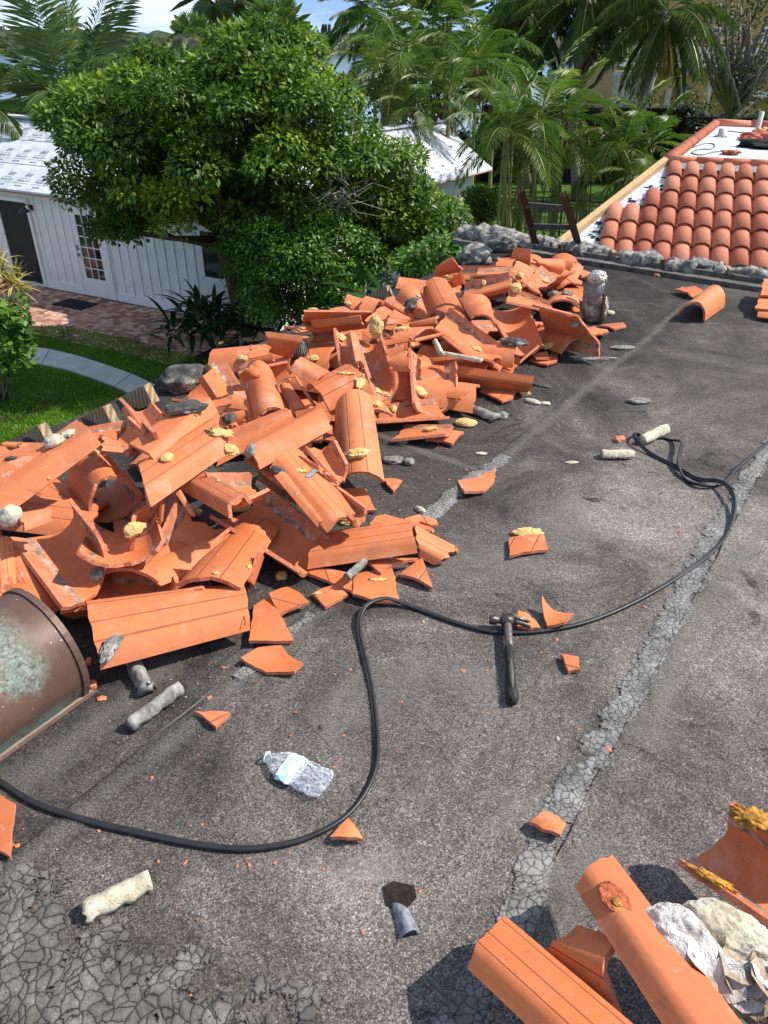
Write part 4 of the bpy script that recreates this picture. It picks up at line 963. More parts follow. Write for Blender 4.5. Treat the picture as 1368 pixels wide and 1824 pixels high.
 ('Z6', [(440, 785), (590, 700), (772, 690), (600, 785)], .015, None, None, None, 'dark sided tile under the second foam lump'),
 ('Z6', [(640, 818), (620, 798), (868, 745), (885, 757)], .006, None, None, None, 'slender tile edge pointing to the long diagonal trough'),
 # foreground, lower right
 ('G', [(80, 832), (264, 645), (900, 1190), (640, 1370)], .03, .23, .47, (.12, .16, .22, .16), 'foreground tile with two deep scored lines, lowest in the picture'),
 ('G', [(537, 482), (694, 395), (1290, 1180), (1080, 1330)], .035, .2, .50, (.18, .2, .26, .22), 'foreground tile with cracked red glue stamp at its top'),
 ('G', [(470, 860), (545, 640), (720, 700), (900, 1250)], .05, None, None, (.03, .12, .16, .10), 'rounded foreground tile with a bent screw, between two longer tiles'),
 ('W', [(240, 508), (620, 50), (1350, 560), (1020, 1040)], -.08, None, None, (.12, .21, .24, .15), 'upturned foreground tile with brown foam on both long edges at right picture edge'),
 ('G', [(930, 1069), (1080, 1010), (1240, 1130), (1000, 1200)], .03, None, None, .22, 'tile corner at the bottom picture edge beside the torn paper'),
 ('p', [(1292, 1745), (1330, 1700), (1450, 1800), (1400, 1880)], .04, None, None, .10, 'shadowed red tile under the torn paper bag'),
 # right of the heap
 ('C5', [(920, 985), (1060, 1018), (1155, 950), (1040, 885)], .11, None, None, (.015, .015, .015, .03), 'single saddle shaped tile alone on the dark roof'),
 ('C5', [(905, 862), (1005, 900), (1052, 876), (1000, 848)], .015, None, None, (.03, .03, .05, .04), 'flat tile piece leaning behind the saddle shaped tile'),
 ('C5', [(1312, 995), (1322, 960), (1420, 965), (1415, 1010)], .03, None, None, .03, 'bottom tile of the small stack at right picture edge'),
 ('C5', [(1312, 955), (1330, 870), (1430, 880), (1420, 965)], .03, None, None, .07, 'middle tile of the small stack at right picture edge'),
 ('C5', [(1330, 890), (1345, 815), (1440, 825), (1430, 895)], .04, None, None, .12, 'topmost tile of the small stack at right picture edge'),
]
for i, (c, q, bulge, w, L, hint, lab) in enumerate(TILES):
    full = w is not None
    C4 = solve([cp(c, k) for k in q], w, L, hint, .05 if hint is None else .035)
    lens = [(C4[1]-C4[0]).length, (C4[2]-C4[3]).length, (C4[3]-C4[0]).length, (C4[2]-C4[1]).length]
    if max(lens) > .62: print('LONG', i, lab[:40], [round(k, 2) for k in lens], [round(p.z, 2) for p in C4])
    tile_obj(C4, bulge, lab, seed=i+1, jag=.014 if not full else .006)
# shards: flat pixel outline, height, curl
def shard(c, q, lab, z=.012, curl=.012, t=.012, ang=None, group=None, name='tile_shard', lift=0.0, seed=1, up=True):
    pts = [Vector(P(*cp(c, k), z)) for k in q]; ctr = sum(pts, Vector())/len(pts)
    if ang is None: ang = random.uniform(0, math.pi)
    dx = Vector((math.cos(ang), math.sin(ang), 0)); R = max((p-ctr).length for p in pts)
    ring = []
    for i in range(len(pts)):
        a, b_ = pts[i], pts[(i+1) % len(pts)]; n = max(2, int((b_-a).length/.018))
        for k in range(n):
            p = a.lerp(b_, k/n); pr = Vector((b_-a).normalized().cross(Vector((0, 0, 1)))); p = p+pr*.004*noise.noise(p*60+Vector((seed, 0, 0))); ring.append(p)
    V = []; UVv = []
    levels = (1, .8, .5, .2); N = len(ring)
    def zf(p): e = (p-ctr).dot(dx)/R; f = (p-ctr).dot(Vector((-dx.y, dx.x, 0)))/R; return (curl*(1-e*e) if up else curl*e*e)+lift*f
    for l in levels:
        for p in ring:
            k = ctr+(p-ctr)*l; k.z = zf(k); V.append(k); e = (k-ctr).dot(dx); UVv.append((.5+e/.25, .3+(k-ctr).y/.4))
    k = ctr.copy(); k.z = zf(k); V.append(k); UVv.append((.5, .3))
    mz = min(v.z for v in V); V = [v+Vector((0, 0, z+t*.5-mz)) for v in V]
    n0 = len(V); F = []; MI = []
    for l in range(len(levels)-1):
        for i in range(N): a = l*N+i; b_ = l*N+(i+1) % N; F.append((a, b_, b_+N, a+N)); MI.append(0)
    for i in range(N): F.append(((len(levels)-1)*N+i, (len(levels)-1)*N+(i+1) % N, n0-1)); MI.append(0)
    nf = len(F); V2 = V+[v-Vector((0, 0, t)) for v in V]; F2 = F+[tuple(k+n0 for k in f[::-1]) for f in F]; MI += [1]*nf
    b0 = len(V2); V2 += [V[i].copy() for i in range(N)]+[V[i]-Vector((0, 0, t)) for i in range(N)]; UV2 = UVv+UVv+[UVv[i] for i in range(N)]*2
    for i in range(N): F2.append((b0+i, b0+N+i, b0+N+(i+1) % N, b0+(i+1) % N)); MI.append(2)
    V2 = [v-ctr for v in V2]
    # face orientation: outline may be either winding
    ar = sum(pts[i].x*pts[(i+1) % len(pts)].y-pts[(i+1) % len(pts)].x*pts[i].y for i in range(len(pts)))
    if ar < 0: F2 = [f[::-1] for f in F2]
    o = mk(name, V2, F2, attr=[1.0 if seed % 3 == 0 else 0.0]*len(V2), mats=[M['clay_out'] if up else M['clay_in'], M['clay_in'], M['clay_edge']], mi=MI, uv=UV2, smooth=True, loc=ctr)
    for p in o.data.polygons:
        if p.material_index == 2: p.use_smooth = False
    SHELLS.append(([Vector(v)+ctr for v in V2], F2))
    return tag(o, lab, 'tile shard', group)
SH = [
 ('p', [(536, 1019), (560, 1016), (615, 1025), (640, 1052), (630, 1061), (590, 1044)], 'long shard pointing left under the upturned scaled tile', .012, .02),
 ('p', [(629, 1025), (699, 1019), (711, 1076), (669, 1078), (629, 1067)], 'square shard with foam scrapings touching the cable bend', .012, .02),
 ('p', [(652, 1000), (746, 997), (718, 1004), (692, 1012), (679, 1024), (664, 1014)], 'notched shard beside the grey mortar stick', .035, .015),
 ('p', [(711, 1028), (751, 1001), (770, 1049)], 'triangular shard right of the square shard', .012, .02),
 ('p', [(556, 1059), (602, 1045), (620, 1062), (598, 1077), (580, 1086)], 'low shard with foam corner, left of the square shard', .01, .012),
 ('p', [(453, 1082), (479, 1065), (523, 1145), (500, 1148), (445, 1150)], 'wedge shaped shard right of the big foreground tile', .012, .02),
 ('p', [(480, 1064), (513, 1048), (532, 1060), (551, 1079), (500, 1096), (488, 1082)], 'shard overlapping the wedge shaped one, pinkish top', .022, .015),
 ('p', [(430, 1180), (460, 1160), (501, 1152), (512, 1168), (540, 1188), (525, 1202), (475, 1200)], 'leaf shaped shard below the wedge shaped one', .01, .018),
 ('p', [(612, 872), (652, 873), (669, 912), (656, 912), (630, 892)], 'small shard at foot of straight two-lined tile', .012, .015),
 ('p', [(684, 854), (700, 856), (716, 860), (701, 876), (690, 868)], 'tiny triangular shard at foot of the tall grooved barrel', .01, .01),
 ('p', [(815, 857), (850, 853), (883, 842), (880, 860), (862, 878), (826, 888)], 'curved shard lying on the pale seam coating', .012, .03),
 ('p', [(718, 933), (722, 925), (748, 919), (755, 928), (740, 935)], 'little brick-like shard near the white mortar splinter', .02, .004),
 ('p', [(748, 930), (762, 923), (777, 930), (781, 937), (768, 940)], 'smallest pointed shard near the white mortar splinter', .02, .006),
 ('p', [(702, 938), (735, 925), (765, 938), (772, 947), (735, 950)], 'flat shard beneath the two little ones', .01, .006),
 ('p', [(757, 786), (803, 768), (826, 771), (806, 795), (790, 790)], 'shard partly under the smooth yellow foam loaf', .01, .02),
 ('p', [(854, 697), (870, 695), (919, 701), (913, 712), (895, 719), (875, 710)], 'boat shaped shard in shade of the heap', .012, .01),
 ('Z7', [(755, 490), (790, 420), (830, 400), (850, 460), (800, 480)], 'leaning shard near the grey vent stub', .05, .02),
 ('Z7', [(785, 565), (805, 470), (860, 445), (965, 475), (962, 582), (900, 560)], 'big split shard left of the grey vent stub', .06, .03),
 ('Z7', [(805, 385), (850, 372), (960, 420), (958, 440), (880, 430)], 'upper shard resting on the big split shard', .10, .02),
 ('Z7', [(1085, 430), (1110, 440), (1130, 472), (1100, 492)], 'shard just behind the grey vent stub', .03, .01),
 ('Z7', [(915, 300), (945, 296), (1060, 335), (1010, 350), (960, 362)], 'dull shard by the back flashing', .05, .01),
 ('Z7', [(1105, 785), (1210, 772), (1320, 765), (1346, 795), (1240, 822), (1190, 800)], 'thin shard pointing right below the grey vent stub', .012, .008),
 ('Z7', [(1005, 878), (1040, 850), (1090, 828), (1150, 825), (1186, 878), (1120, 890), (1030, 893)], 'rounded shard right of the outermost propped tile', .012, .03),
 ('Z7', [(915, 815), (980, 812), (1085, 795), (1060, 825), (975, 838)], 'curved shard rim above the rounded shard', .02, .012),
 ('Z7', [(848, 632), (935, 628), (945, 690), (900, 680)], 'pink shard left of the grey vent stub', .03, .01),
 ('Z7', [(500, 1085), (620, 1075), (690, 1060), (720, 1000), (752, 1030), (742, 1105), (655, 1135), (560, 1110)], 'cupped shard on the roof below the black-banded trough', .012, .03),
 ('Z7', [(525, 1045), (555, 1030), (655, 1022), (677, 1072), (560, 1085)], 'small block shard sitting in the cupped shard', .03, .01),
 ('p', [(906, 960), (968, 957), (976, 982), (940, 988), (908, 995)], 'square shard under the half-round foam piece on open roof', .012, .015),
 ('p', [(922, 1092), (940, 1098), (955, 1112), (962, 1122), (945, 1124), (922, 1118)], 'foam-crusted shard touching the hammer head', .012, .012),
 ('p', [(963, 1077), (985, 1090), (1021, 1098), (1003, 1120), (975, 1119), (968, 1098)], 'curled shard beside the cable, right of the hammer', .014, .035),
 ('p', [(999, 1168), (1028, 1172), (1033, 1196), (1012, 1198)], 'small five-sided shard right of the hammer handle', .01, .008),
 ('p', [(588, 1495), (620, 1465), (647, 1498), (620, 1500)], 'triangular shard right below the cable loop', .012, .015),
 ('p', [(942, 1470), (955, 1462), (970, 1455), (1008, 1470), (996, 1498), (965, 1487)], 'shard lying on the right-hand seam coating', .012, .02),
 ('p', [(346, 1270), (365, 1273), (411, 1274), (385, 1298), (372, 1288)], 'thin three-pointed shard above the water bottle', .01, .012),
 ('p', [(-30, 1410), (0, 1419), (29, 1436), (22, 1480), (20, 1531), (0, 1520), (-30, 1500)], 'cut off shard at left picture edge under the cable', .012, .03),
 ('p', [(155, 1176), (162, 1175), (161, 1184), (152, 1184)], 'tiny chip in the shade beside the copper vent', .012, .004),
 ('p', [(156, 1218), (165, 1214), (173, 1216), (170, 1226), (157, 1227)], 'reddish shard touching the copper vent foot', .012, .006),
]
for i, (c, q, lab, z, curl) in enumerate(SH):
    cup = any(k in lab for k in ('curved', 'cupped', 'curled', 'leaf', 'cut off'))
    shard(c, q, lab, z, curl, up=not cup, ang=[.3, 2.2, 1.2, 2.7][i % 4], seed=i)
# filler inside the heap so gaps show more tile and dark depth
rf = random.Random(11)
for i in range(70):
    a = rf.uniform(-1.5, 4.1); b = rf.uniform(.22, .88)*width_at(a)
    q = AB(a, b); h = heap(q[0], q[1])
    if h < .10: continue
    z = rf.uniform(.02, max(.03, h*.42)); L = rf.choice((.44, .44, .40, .34)); w = rf.choice((.24, .24, .16)); bl = rf.choice((.06, .05, -.06))*w/.24
    yaw = rf.uniform(0, math.pi); tl = rf.uniform(-.15, .15); rl = rf.uniform(-.3, .3)
    ax = Vector((math.cos(yaw)*math.cos(tl), math.sin(yaw)*math.cos(tl), math.sin(tl))); wv = ax.cross(Vector((0, 0, 1))).normalized(); wv = Matrix.Rotation(rl, 3, ax) @ wv
    c = Vector(q)+Vector((0, 0, max(z, .03+abs(math.sin(tl))*L/2+abs(math.sin(rl))*w/2)))
    if c.z > h*.52: continue
    C4 = [c-ax*L/2-wv*w/2, c-ax*L/2+wv*w/2, c+ax*L/2+wv*w/2*.9, c+ax*L/2-wv*w/2*.9]
    tile_obj(C4, bl, 'orange tile piece buried in the heap, only glimpsed through dark gaps', 'tile pieces buried inside the heap', seed=200+i, nu=10, nv=6)
# ---------------- ray-placed small things
def build_bvh():
    V = []; F = []
    for v, f in SHELLS:
        n = len(V); V += v; F += [tuple(k+n for k in q) for q in f]
    n = len(V); V += [Vector((-20, -20, 0)), Vector((20, -20, 0)), Vector((20, 20, 0)), Vector((-20, 20, 0))]; F.append((n, n+1, n+2, n+3))
    return BVHTree.FromPolygons(V, F)
BV = build_bvh()
def hit(px, py):
    d = Vector(ray(px, py)).normalized(); l, n, i, t = BV.ray_cast(Vector(EYE), d)
    if n.dot(d) > 0: n = -n
    return l, n, d
def rest(px, py, wpx, hpx, name, mat, lab, cat, group=None, amp=.3, sc=2.2, ang=0, seed=0, flat=.6, sink=.35, n=3, mats=None):
    """a lump laid on whatever is under that spot; size given as seen"""
    l, nn, d = hit(px, py); dist = (l-Vector(EYE)).length; s = dist/FPX
    up = (nn*.6+Vector((0, 0, 1))*.5).normalized()
    x = Vector(RT)*math.cos(ang)+Vector((0, 1, 0))*math.sin(ang); x = (x-up*x.dot(up)).normalized(); y = up.cross(x)
    rx, ry = wpx*s/2, hpx*s/2*1.15; rz = min(rx, ry)*flat
    Mr = Matrix((x, y, up)).transposed(); c = l+up*rz*(1-sink)
    v, f = blob((0, 0, 0), (rx, ry, rz), amp, sc, n, Mr, seed)
    o = mk(name, v, f, mat, smooth=True, loc=c)
    return tag(o, lab, cat, group)
FO = [(298, 818, 26, 28, 'foam lump at the lower end of broad smooth tile', 0), (411, 803, 32, 24, 'double foam lump on the pale broad tile edge', 0), (430, 908, 36, 20, 'flat oval foam pad on scored tile', .5),
 (352, 915, 20, 20, 'foam blob hanging from the slim curved rim', 0), (236, 918, 40, 30, 'largest ochre foam lump left of centre, on tunnel floor tile', .3), (238, 944, 26, 36, 'hook shaped foam lump below the largest ochre one', -1.0),
 (87, 852+0, 6, 5, 'tiny foam dot on long slanting tile', 0), (166, 806, 32, 14, 'elongated foam strip under long slanting tile end', .5), (389, 797+60, 8, 8, 'small foam bead in a gap near centre', 0),
 (617, 930, 36, 24, 'pale foam loaf at lower end of straight two-lined tile', -.3), (637, 810, 50, 24, 'big crusty foam cap on tall grooved barrel', .15), (671, 582, 28, 38, 'foam ball on top of tilted trough tile', 0),
 (606, 603, 24, 18, 'two-lobed foam drip on narrow pink tile', -.5), (557, 640, 24, 16, 'greenish foam blob beside grey vent pipe end', 0), (538, 585, 16, 10, 'foam knuckle at tip of the thin tile rod', 0), (528, 592, 14, 12, 'foam tuft below flat tile edge', 0),
 (555, 604, 15, 14, 'foam collar on the thin tile rod', 0), (558, 552, 20, 8, 'thin foam on rim of upright shaded tile', 0), (746, 700, 34, 24, 'smooth foam disc at foot of wide upturned tile', -.2), (830, 757, 46, 26, 'smooth yellow foam loaf lying on bare roof', -.2),
 (684, 703, 26, 10, 'foam sliver in dark hollow below trough tile', -.2), (670, 722, 20, 22, 'foam bud beside the tall grooved barrel', 0), (716, 588, 28, 14, 'foam lump on the thin ribbed rims', 0), (767, 766, 28, 14, 'foam stub on the pink-topped sliver', 0),
 (937, 952, 62, 24, 'half-round foam piece on a square shard on open roof', .1), (502, 1028, 24, 22, 'rounded foam knob on roof left of mortar stick', 0), (927, 492, 14, 14, 'foam lump on the smoky hollow tile left end', 0), (972, 502, 16, 8, 'foam strip on the thin rimmed tile', 0),
 (887, 463, 12, 12, 'round foam ball near the grey curb', 0), (844, 497, 16, 14, 'foam crest on foam-drop tray', .3), (862, 503, 8, 14, 'hanging foam drop at tray edge', 0), (918, 514, 22, 18, 'square foam frame stuck on pinkish tile', 0), (793, 493, 20, 8, 'foam scab behind tray', 0),
 (975, 618, 22, 14, 'torn foam between the black-banded trough and roof', 0), (920, 614, 22, 10, 'foam crust on black slab under trough', -.4), (936, 701, 20, 12, 'ragged yellow foam at the heap foot', 0), (931, 1106, 16, 14, 'foam crust on shard by the hammer', 0),
 (745, 528, 10, 12, 'foam bud on hump-backed tile side', 0), (721, 542, 10, 7, 'oval foam bead on sloping tile', 0), (620, 541, 18, 8, 'foam filling the first tile end by the shrub', -.6), (433, 640, 20, 14, 'brownish foam by rafter tail', 0),
 (735, 615, 9, 16, 'foam lump at top corner of wide upturned tile', 0), (848, 624, 22, 14, 'clear yellow foam patch on long diagonal trough', -.4), (822, 643, 14, 10, 'foam tuft on white splinter bundle', 0), (701, 729, 12, 16, 'dried foam flake in low trough', 0),
 (1047, 632+0, 0, 0, '', 0), (385, 1042-20, 14, 10, 'foam shred inside upturned tile end', 0), (443, 1010, 10, 12, 'torn foam scrap at the rim near roof', 0), (754, 1108, 6, 7, 'little foam crumb on the roof under the cable arc', 0)]
for i, (px, py, w, h, lab, ang) in enumerate(FO):
    if w: rest(px, py, w*.86, h*.86, 'foam_lump', M['foam'], lab, 'foam lump', 'yellow foam adhesive lumps', .32 if 'smooth' not in lab else .12, 1.7, ang, i+1, .55, .42, 4)
# foam smears (thin, on tiles)
for i, (px, py, w, h, lab, ang) in enumerate([(392, 772, 46, 22, 'splattered foam smear on pale broad tile', -.3), (534, 838, 24, 12, 'crumbly foam smear at top of straight two-lined tile', .2), (641, 680, 20, 34, 'ring shaped foam scab on broad arched tile', 0), (617, 665, 26, 7, 'thin foam line across top of broad arched tile', -.1), (672, 695, 10, 16, 'foam spot at right side of broad arched tile', 0), (674, 1032, 34, 9, 'scraped foam on the square shard', 0), (566, 1056, 18, 8, 'foam scraped on the low shard corner', 0), (345, 736, 18, 4, 'small foam scrap on broad smooth tile', -.3)]):
    rest(px, py, w, h, 'foam_smear', M['foam'], lab, 'foam lump', 'yellow foam adhesive lumps', .7, 5.5, ang, 40+i, .14, .25)
# aged brown foam on the foreground tile
for i, (px, py, w, h, ang, lab) in enumerate(((1343, 1462, 60, 30, -.5, 'crusty brown foam along top edge of the foreground upturned tile'), (1268, 1568, 64, 18, -.62, 'brown foam ridge along lower edge of foreground upturned tile'), (1098, 1608, 14, 12, 0, 'small amber foam spot on glue-stamped tile'))):
    rest(px, py, w, h, 'aged_foam', M['foam_brown'], lab, 'foam lump', None, .55, 3.5, ang, 60+i, .45, .4, 4)
rest(318, 718, 8, 8, 'foam_lump', M['foam'], 'speck of foam below mortar lump', 'foam lump', 'yellow foam adhesive lumps', seed=77)
rest(1095, 1600, 42, 52, 'glue_stamp', simple('cracked_red_glue', (.36, .085, .03), .6, 90, .7, .9, bd=.003), 'cracked red glue stamp on foreground tile', 'glue', None, .16, 3.5, .4, 71, .05, .3, 4)
# mortar pieces
MO = [(335, 692, 92, 46, 'mortar_dark', 'big dark weathered mortar lump with pale flecks at back of heap', .2, .85, .42, 1.5), (330, 733, 70, 30, 'mortar_dark', 'dark mortar slab under the big weathered lump', 0, .6, .3, 1.5), (25, 922, 40, 30, 'mortar_light', 'white mortar knob on end of the mortar-striped tile', .3, .8, .3, 1.8),
 (450, 805, 28, 20, 'mortar', 'grey mortar chip on the white-streaked tile', .2, .7, .3, 1.6), (410, 750-0, 24, 22, 'mortar_dark', 'charcoal lump behind broad smooth tile', 0, .7, .3, 1.6), (175, 1025, 26, 22, 'mortar', 'crumbled grey mortar in a gap left of centre', 0, .6, .4, 2.2),
 (1110, 621, 38, 16, 'mortar', 'flat grey mortar flake right of the outermost propped tile', .1, .35, .35, 1.8), (1060, 641, 68, 9, 'mortar', 'long thin grey mortar flake under the flat one', .15, .5, .3, 1.6), (1138, 717, 40, 16, 'mortar', 'folded grey mortar flake alone on right side of roof', .1, .5, .35, 1.8),
 (918+53, 720, 18, 9, 'mortar_light', 'small white flake on dark roof', 0, .5, .3, 1.6), (948, 718, 30, 10, 'mortar_light', 'white mortar splinter standing near small white flake', -.6, .8, .25, 1.3), (895, 744, 20, 16, 'mortar', 'round mortar crumb beside grey mortar stick', 0, .7, .35, 2),
 (857, 809, 22, 8, 'mortar_light', 'pale thin mortar flake on roof', 0, .5, .3, 1.6), (1018, 825, 24, 6, 'mortar_light', 'slender white mortar splinter in open roof', .1, .6, .35, 1.6), (749, 911, 26, 10, 'mortar_light', 'white mortar splinter leaning by small shards', -.9, .9, .25, 1.2),
 (700, 823, 40, 18, 'mortar', 'cracked mortar piece beside the tall barrel foot', -.1, .6, .35, 1.8), (728, 826, 20, 16, 'mortar', 'grey mortar wedge next to the cracked piece', -.5, .7, .3, 1.8), (716, 790, 20, 12, 'mortar', 'small grey block in shade', 0, .7, .3, 1.6), (966, 688, 34, 9, 'mortar_dark', 'dark flake at the heap foot', -.35, .5, .3, 1.6),
 (985, 527, 18, 12, 'mortar', 'grey crumb among tile shards', 0, .7, .35, 1.8), (1010, 525, 22, 10, 'mortar', 'second grey crumb among tile shards', .2, .7, .35, 1.8), (1025, 575, 16, 14, 'mortar', 'bluish grey flake by the vent stub', .8, .4, .3, 1.8), (1086, 560, 16, 10, 'mortar_light', 'pale crumb right of the vent stub', 0, .7, .3, 1.8), (1073, 556, 12, 14, 'mortar_dark', 'dark crumb touching the vent stub', 0, .7, .3, 1.8),
 (915, 612, 50, 20, 'mortar_dark', 'black felt-like slab under the black-banded trough', -.4, .5, .3, 1.6), (845, 470, 56, 40, 'mortar', 'large rounded mortar mass at corner of the roof', .3, .8, .35, 2.2), (895, 445, 70, 42, 'mortar', 'rough mortar mass at the end of the curb', 0, .9, .35, 2.2), (918, 436, 40, 26, 'mortar_dark', 'dark patch stone on the mortar mass', 0, .7, .3, 2.0),
 (640, 845, 0, 0, '', '', 0, 0, 0, 0), (495, 868-30, 30, 12, 'mortar_dark', 'dark slab under short curled tile', -.6, .5, .3, 1.6), (555, 845, 12, 40, 'mortar', 'narrow mortar strip held in the short curled tile', -.35, .6, .35, 1.8), (100, 790, 34, 20, 'mortar_light', 'white mortar crumbs piled above the long slanting tile', .6, .7, .55, 4.0), (122, 776, 26, 14, 'mortar_light', 'more white mortar crumbs toward the rafter tail', .5, .7, .55, 4.0), (20, 818, 20, 8, 'mortar_dark', 'dark gritty chip at left picture edge', 0, .6, .5, 3),
 (733, 545, 34, 26, 'mortar_dark', 'tangled dark debris on the hump-backed tile', .6, .35, .6, 3.6), (572, 1298-0, 10, 8, 'mortar_dark', 'tiny black crumb above the water bottle', 0, .8, .5, 2), (993, 1317, 6, 7, 'mortar_light', 'tiny white pebble on roof', 0, .8, .3, 2)]
for i, (px, py, w, h, mt, lab, ang, fl, amp, sc) in enumerate(MO):
    if w: rest(px, py, w, h, 'mortar_chunk', M[mt], lab, 'mortar chunk', 'broken mortar chunks', amp, sc, ang, 80+i, fl, .35, 4 if w > 40 else 3)
# half-round mortar sticks (cast inside tile ends)
def stick(p, q, wid, mat, lab, hgt=.6, z=0.0, seed=0):
    a, b = Vector(P(*p, z+.01)), Vector(P(*q, z+.01)); d = b-a; L = d.length; d.normalize(); x = Vector((-d.y, d.x, 0)); V = []; F = []; n = 14; mm_ = 9
    for i in range(n+1):
        wj = wid*(1+.18*noise.noise((i*.4, seed, 0)))
        for j in range(mm_+1):
            t = math.pi*j/mm_; r = 1+.05*noise.noise((i*.5, j*.4, seed*2)); e = .012*noise.noise((j*.8, seed, 9+i)) if i in (0, n) else 0
            rag = 1-(.55*abs(noise.noise((i*.8, seed*3, 1)))+.25*abs(noise.noise((i*2.3, seed, 4)))) if j > mm_*.62 else 1
            p_ = a+d*(L*i/n+e)+x*(math.cos(t)*wj/2*r*rag)+Vector((0, 0, max(0, math.sin(t))*wj*hgt*r)); V.append(p_)
    for i in range(n):
        for j in range(mm_): k = i*(mm_+1)+j; F.append((k, k+mm_+1, k+mm_+2, k+1))
        k = i*(mm_+1); F.append((k, k+mm_, k+2*mm_+1, k+mm_+1))
    F.append(tuple(range(mm_+1))); F.append(tuple(n*(mm_+1)+j for j in range(mm_, -1, -1)))
    c = (a+b)/2; o = mk('mortar_stick', [v-c for v in V], F, mat, smooth=True, loc=c); return tag(o, lab, 'mortar stick', 'half-round mortar pieces')
stick((152, 1628), (268, 1572), .052, M['mortar_light'], 'large cream half-round mortar piece near bottom left crazing', .55, 0, 1)
stick((1142, 789), (1186, 768), .055, M['mortar_light'], 'cream half-round mortar piece pinning the cable loop', .7, 0, 2)
stick((1071, 812), (1127, 812), .055, M['mortar_light'], 'cream half-round mortar piece left of cable loop', .5, 0, 3)
stick((829, 727), (884, 748), .060, M['mortar'], 'grey half-round mortar stick on roof at heap foot', .5, 0, 4)
stick((232, 1298), (322, 1230), .042, M['mortar'], 'long dark-sided mortar stick right of the copper vent', .8, 0, 5)
stick((236, 1180), (262, 1236), .048, M['mortar'], 'mortar stick poking out from under big foreground tile', .8, 0, 6)
stick((618, 1032), (650, 1003), .030, M['mortar'], 'thin grey mortar stick lying on the shards', .8, .05, 7)
stick((790, 632), (858, 645), .028, M['mortar_light'], 'white mortar splinter bundle across the shaded tile', .7, .20, 8)
stick((775, 610), (787, 634), .03, M['mortar_light'], 'short white splinter above the shaded tile', .7, .24, 9)
# tiny orange chips
CH = [(180, 1246, 18), (374, 1244, 12), (367, 1286, 6), (624, 1193, 6), (715, 1250, 6), (867, 1195, 8), (824, 1196, 12), (1105, 784, 26), (1083, 1336, 16), (490, 1537, 8), (330, 1538, 9), (282, 1535, 8), (576, 1548, 7), (444, 1541, 10), (422, 1543, 6), (516, 1519, 5), (61, 1616, 8), (176, 1480, 7), (31, 1508, 12), (22, 1506, 8), (124, 1480, 5), (353, 1345, 6), (271, 1385, 6), (361, 1469, 6), (340, 1471, 4), (340, 1773, 7), (358, 1786, 7), (314, 1618, 5), (265, 1820, 8), (748, 1588, 8), (646, 1661, 8), (957, 1617, 8), (957, 1641, 6), (822, 1812, 12), (991, 1140, 8), (964, 1163, 6), (1148, 1082, 7), (1210, 948, 6), (1198, 973, 5), (868, 1271, 6), (1030, 1299, 6), (809, 1290, 5), (612, 1311, 7), (595, 1367, 6), (607, 1353, 5), (655, 947, 5), (770, 1025, 8), (780, 790, 6), (795, 800, 5), (830, 838, 8), (800, 855, 6), (945, 775, 4), (890, 815, 5), (1186, 625, 4), (1010, 715, 5), (340, 1172, 5), (320, 1178, 6), (398, 1190, 8), (388, 1244, 5), (352, 1218, 5), (230, 1254, 4), (420, 1325, 4), (560, 1450, 4), (880, 850, 9), (1170, 492, 14), (1160, 470, 12), (1215, 515, 10), (1050, 905, 5), (1110, 960, 4), (706, 1338, 5), (240, 1500, 4)]
LM_ = [('the hammer', 905, 1180), ('the water bottle', 530, 1390), ('the top of the cable arc', 690, 1078), ('the copper vent foot', 155, 1237), ('the cream mortar piece at bottom left', 210, 1600), ('the peeled felt flap', 720, 1630), ('the lowest dip of the cable', 430, 1515), ('the crazed patch corner', 330, 1770), ('the foam topped shard', 940, 965), ('the curved shard on the seam', 850, 860), ('the cable loop', 1165, 800), ('the saddle shaped tile', 1250, 545), ('the foreground tiles', 950, 1640), ('the grey vent stub', 1055, 540), ('the triangular shard', 618, 1485), ('the left edge shard', 20, 1480)]
_seen = {}
def chip_label(px, py, s):
    n, x, y = min(LM_, key=lambda k: math.hypot(px-k[1], py-k[2])); dx, dy = px-x, py-y
    side = ('right of' if dx > 0 else 'left of') if abs(dx) > abs(dy)*1.6 else ('above' if dy < 0 else 'below') if abs(dy) > abs(dx)*1.6 else (('above right of' if dx > 0 else 'above left of') if dy < 0 else ('below right of' if dx > 0 else 'below left of'))
    k = (n, side); _seen[k] = _seen.get(k, 0)+1
    sz = 'largest orange chip' if s > 14 else 'small orange tile chip' if s > 7 else 'orange tile crumb'
    return sz+' '+side+' '+n+['', ', another close by', ', third there', ', fourth there', ', fifth there', ', sixth there', ', seventh there', ', eighth there'][min(7, _seen[k]-1)]
for i, (px, py, s) in enumerate(CH):
    l = Vector(P(px, py, 0)); dist = (l-Vector(EYE)).length; r = s/FPX*dist/2; v, f = blob((0, 0, 0), (r, r*random.uniform(.5, .8), r*.4), .5, 1.6, 1, Matrix.Rotation(random.uniform(0, 6), 3, 'Z'), i)
    o = mk('tile_chip', v, f, M['clay_edge'], loc=l+Vector((0, 0, r*.25))); tag(o, chip_label(px, py, s), 'tile chip', 'tiny orange chips on roof')
# clay knob
l, nn, d = hit(453, 666); v, f = blob((0, 0, 0), (.028, .028, .022), .05, 1, 3); o = mk('clay_knob', v, f, [M['clay_out']], smooth=True, loc=l); o.data.uv_layers.new(name='UVMap'); tag(o, 'round clay knob on top of large smooth tile', 'clay knob')
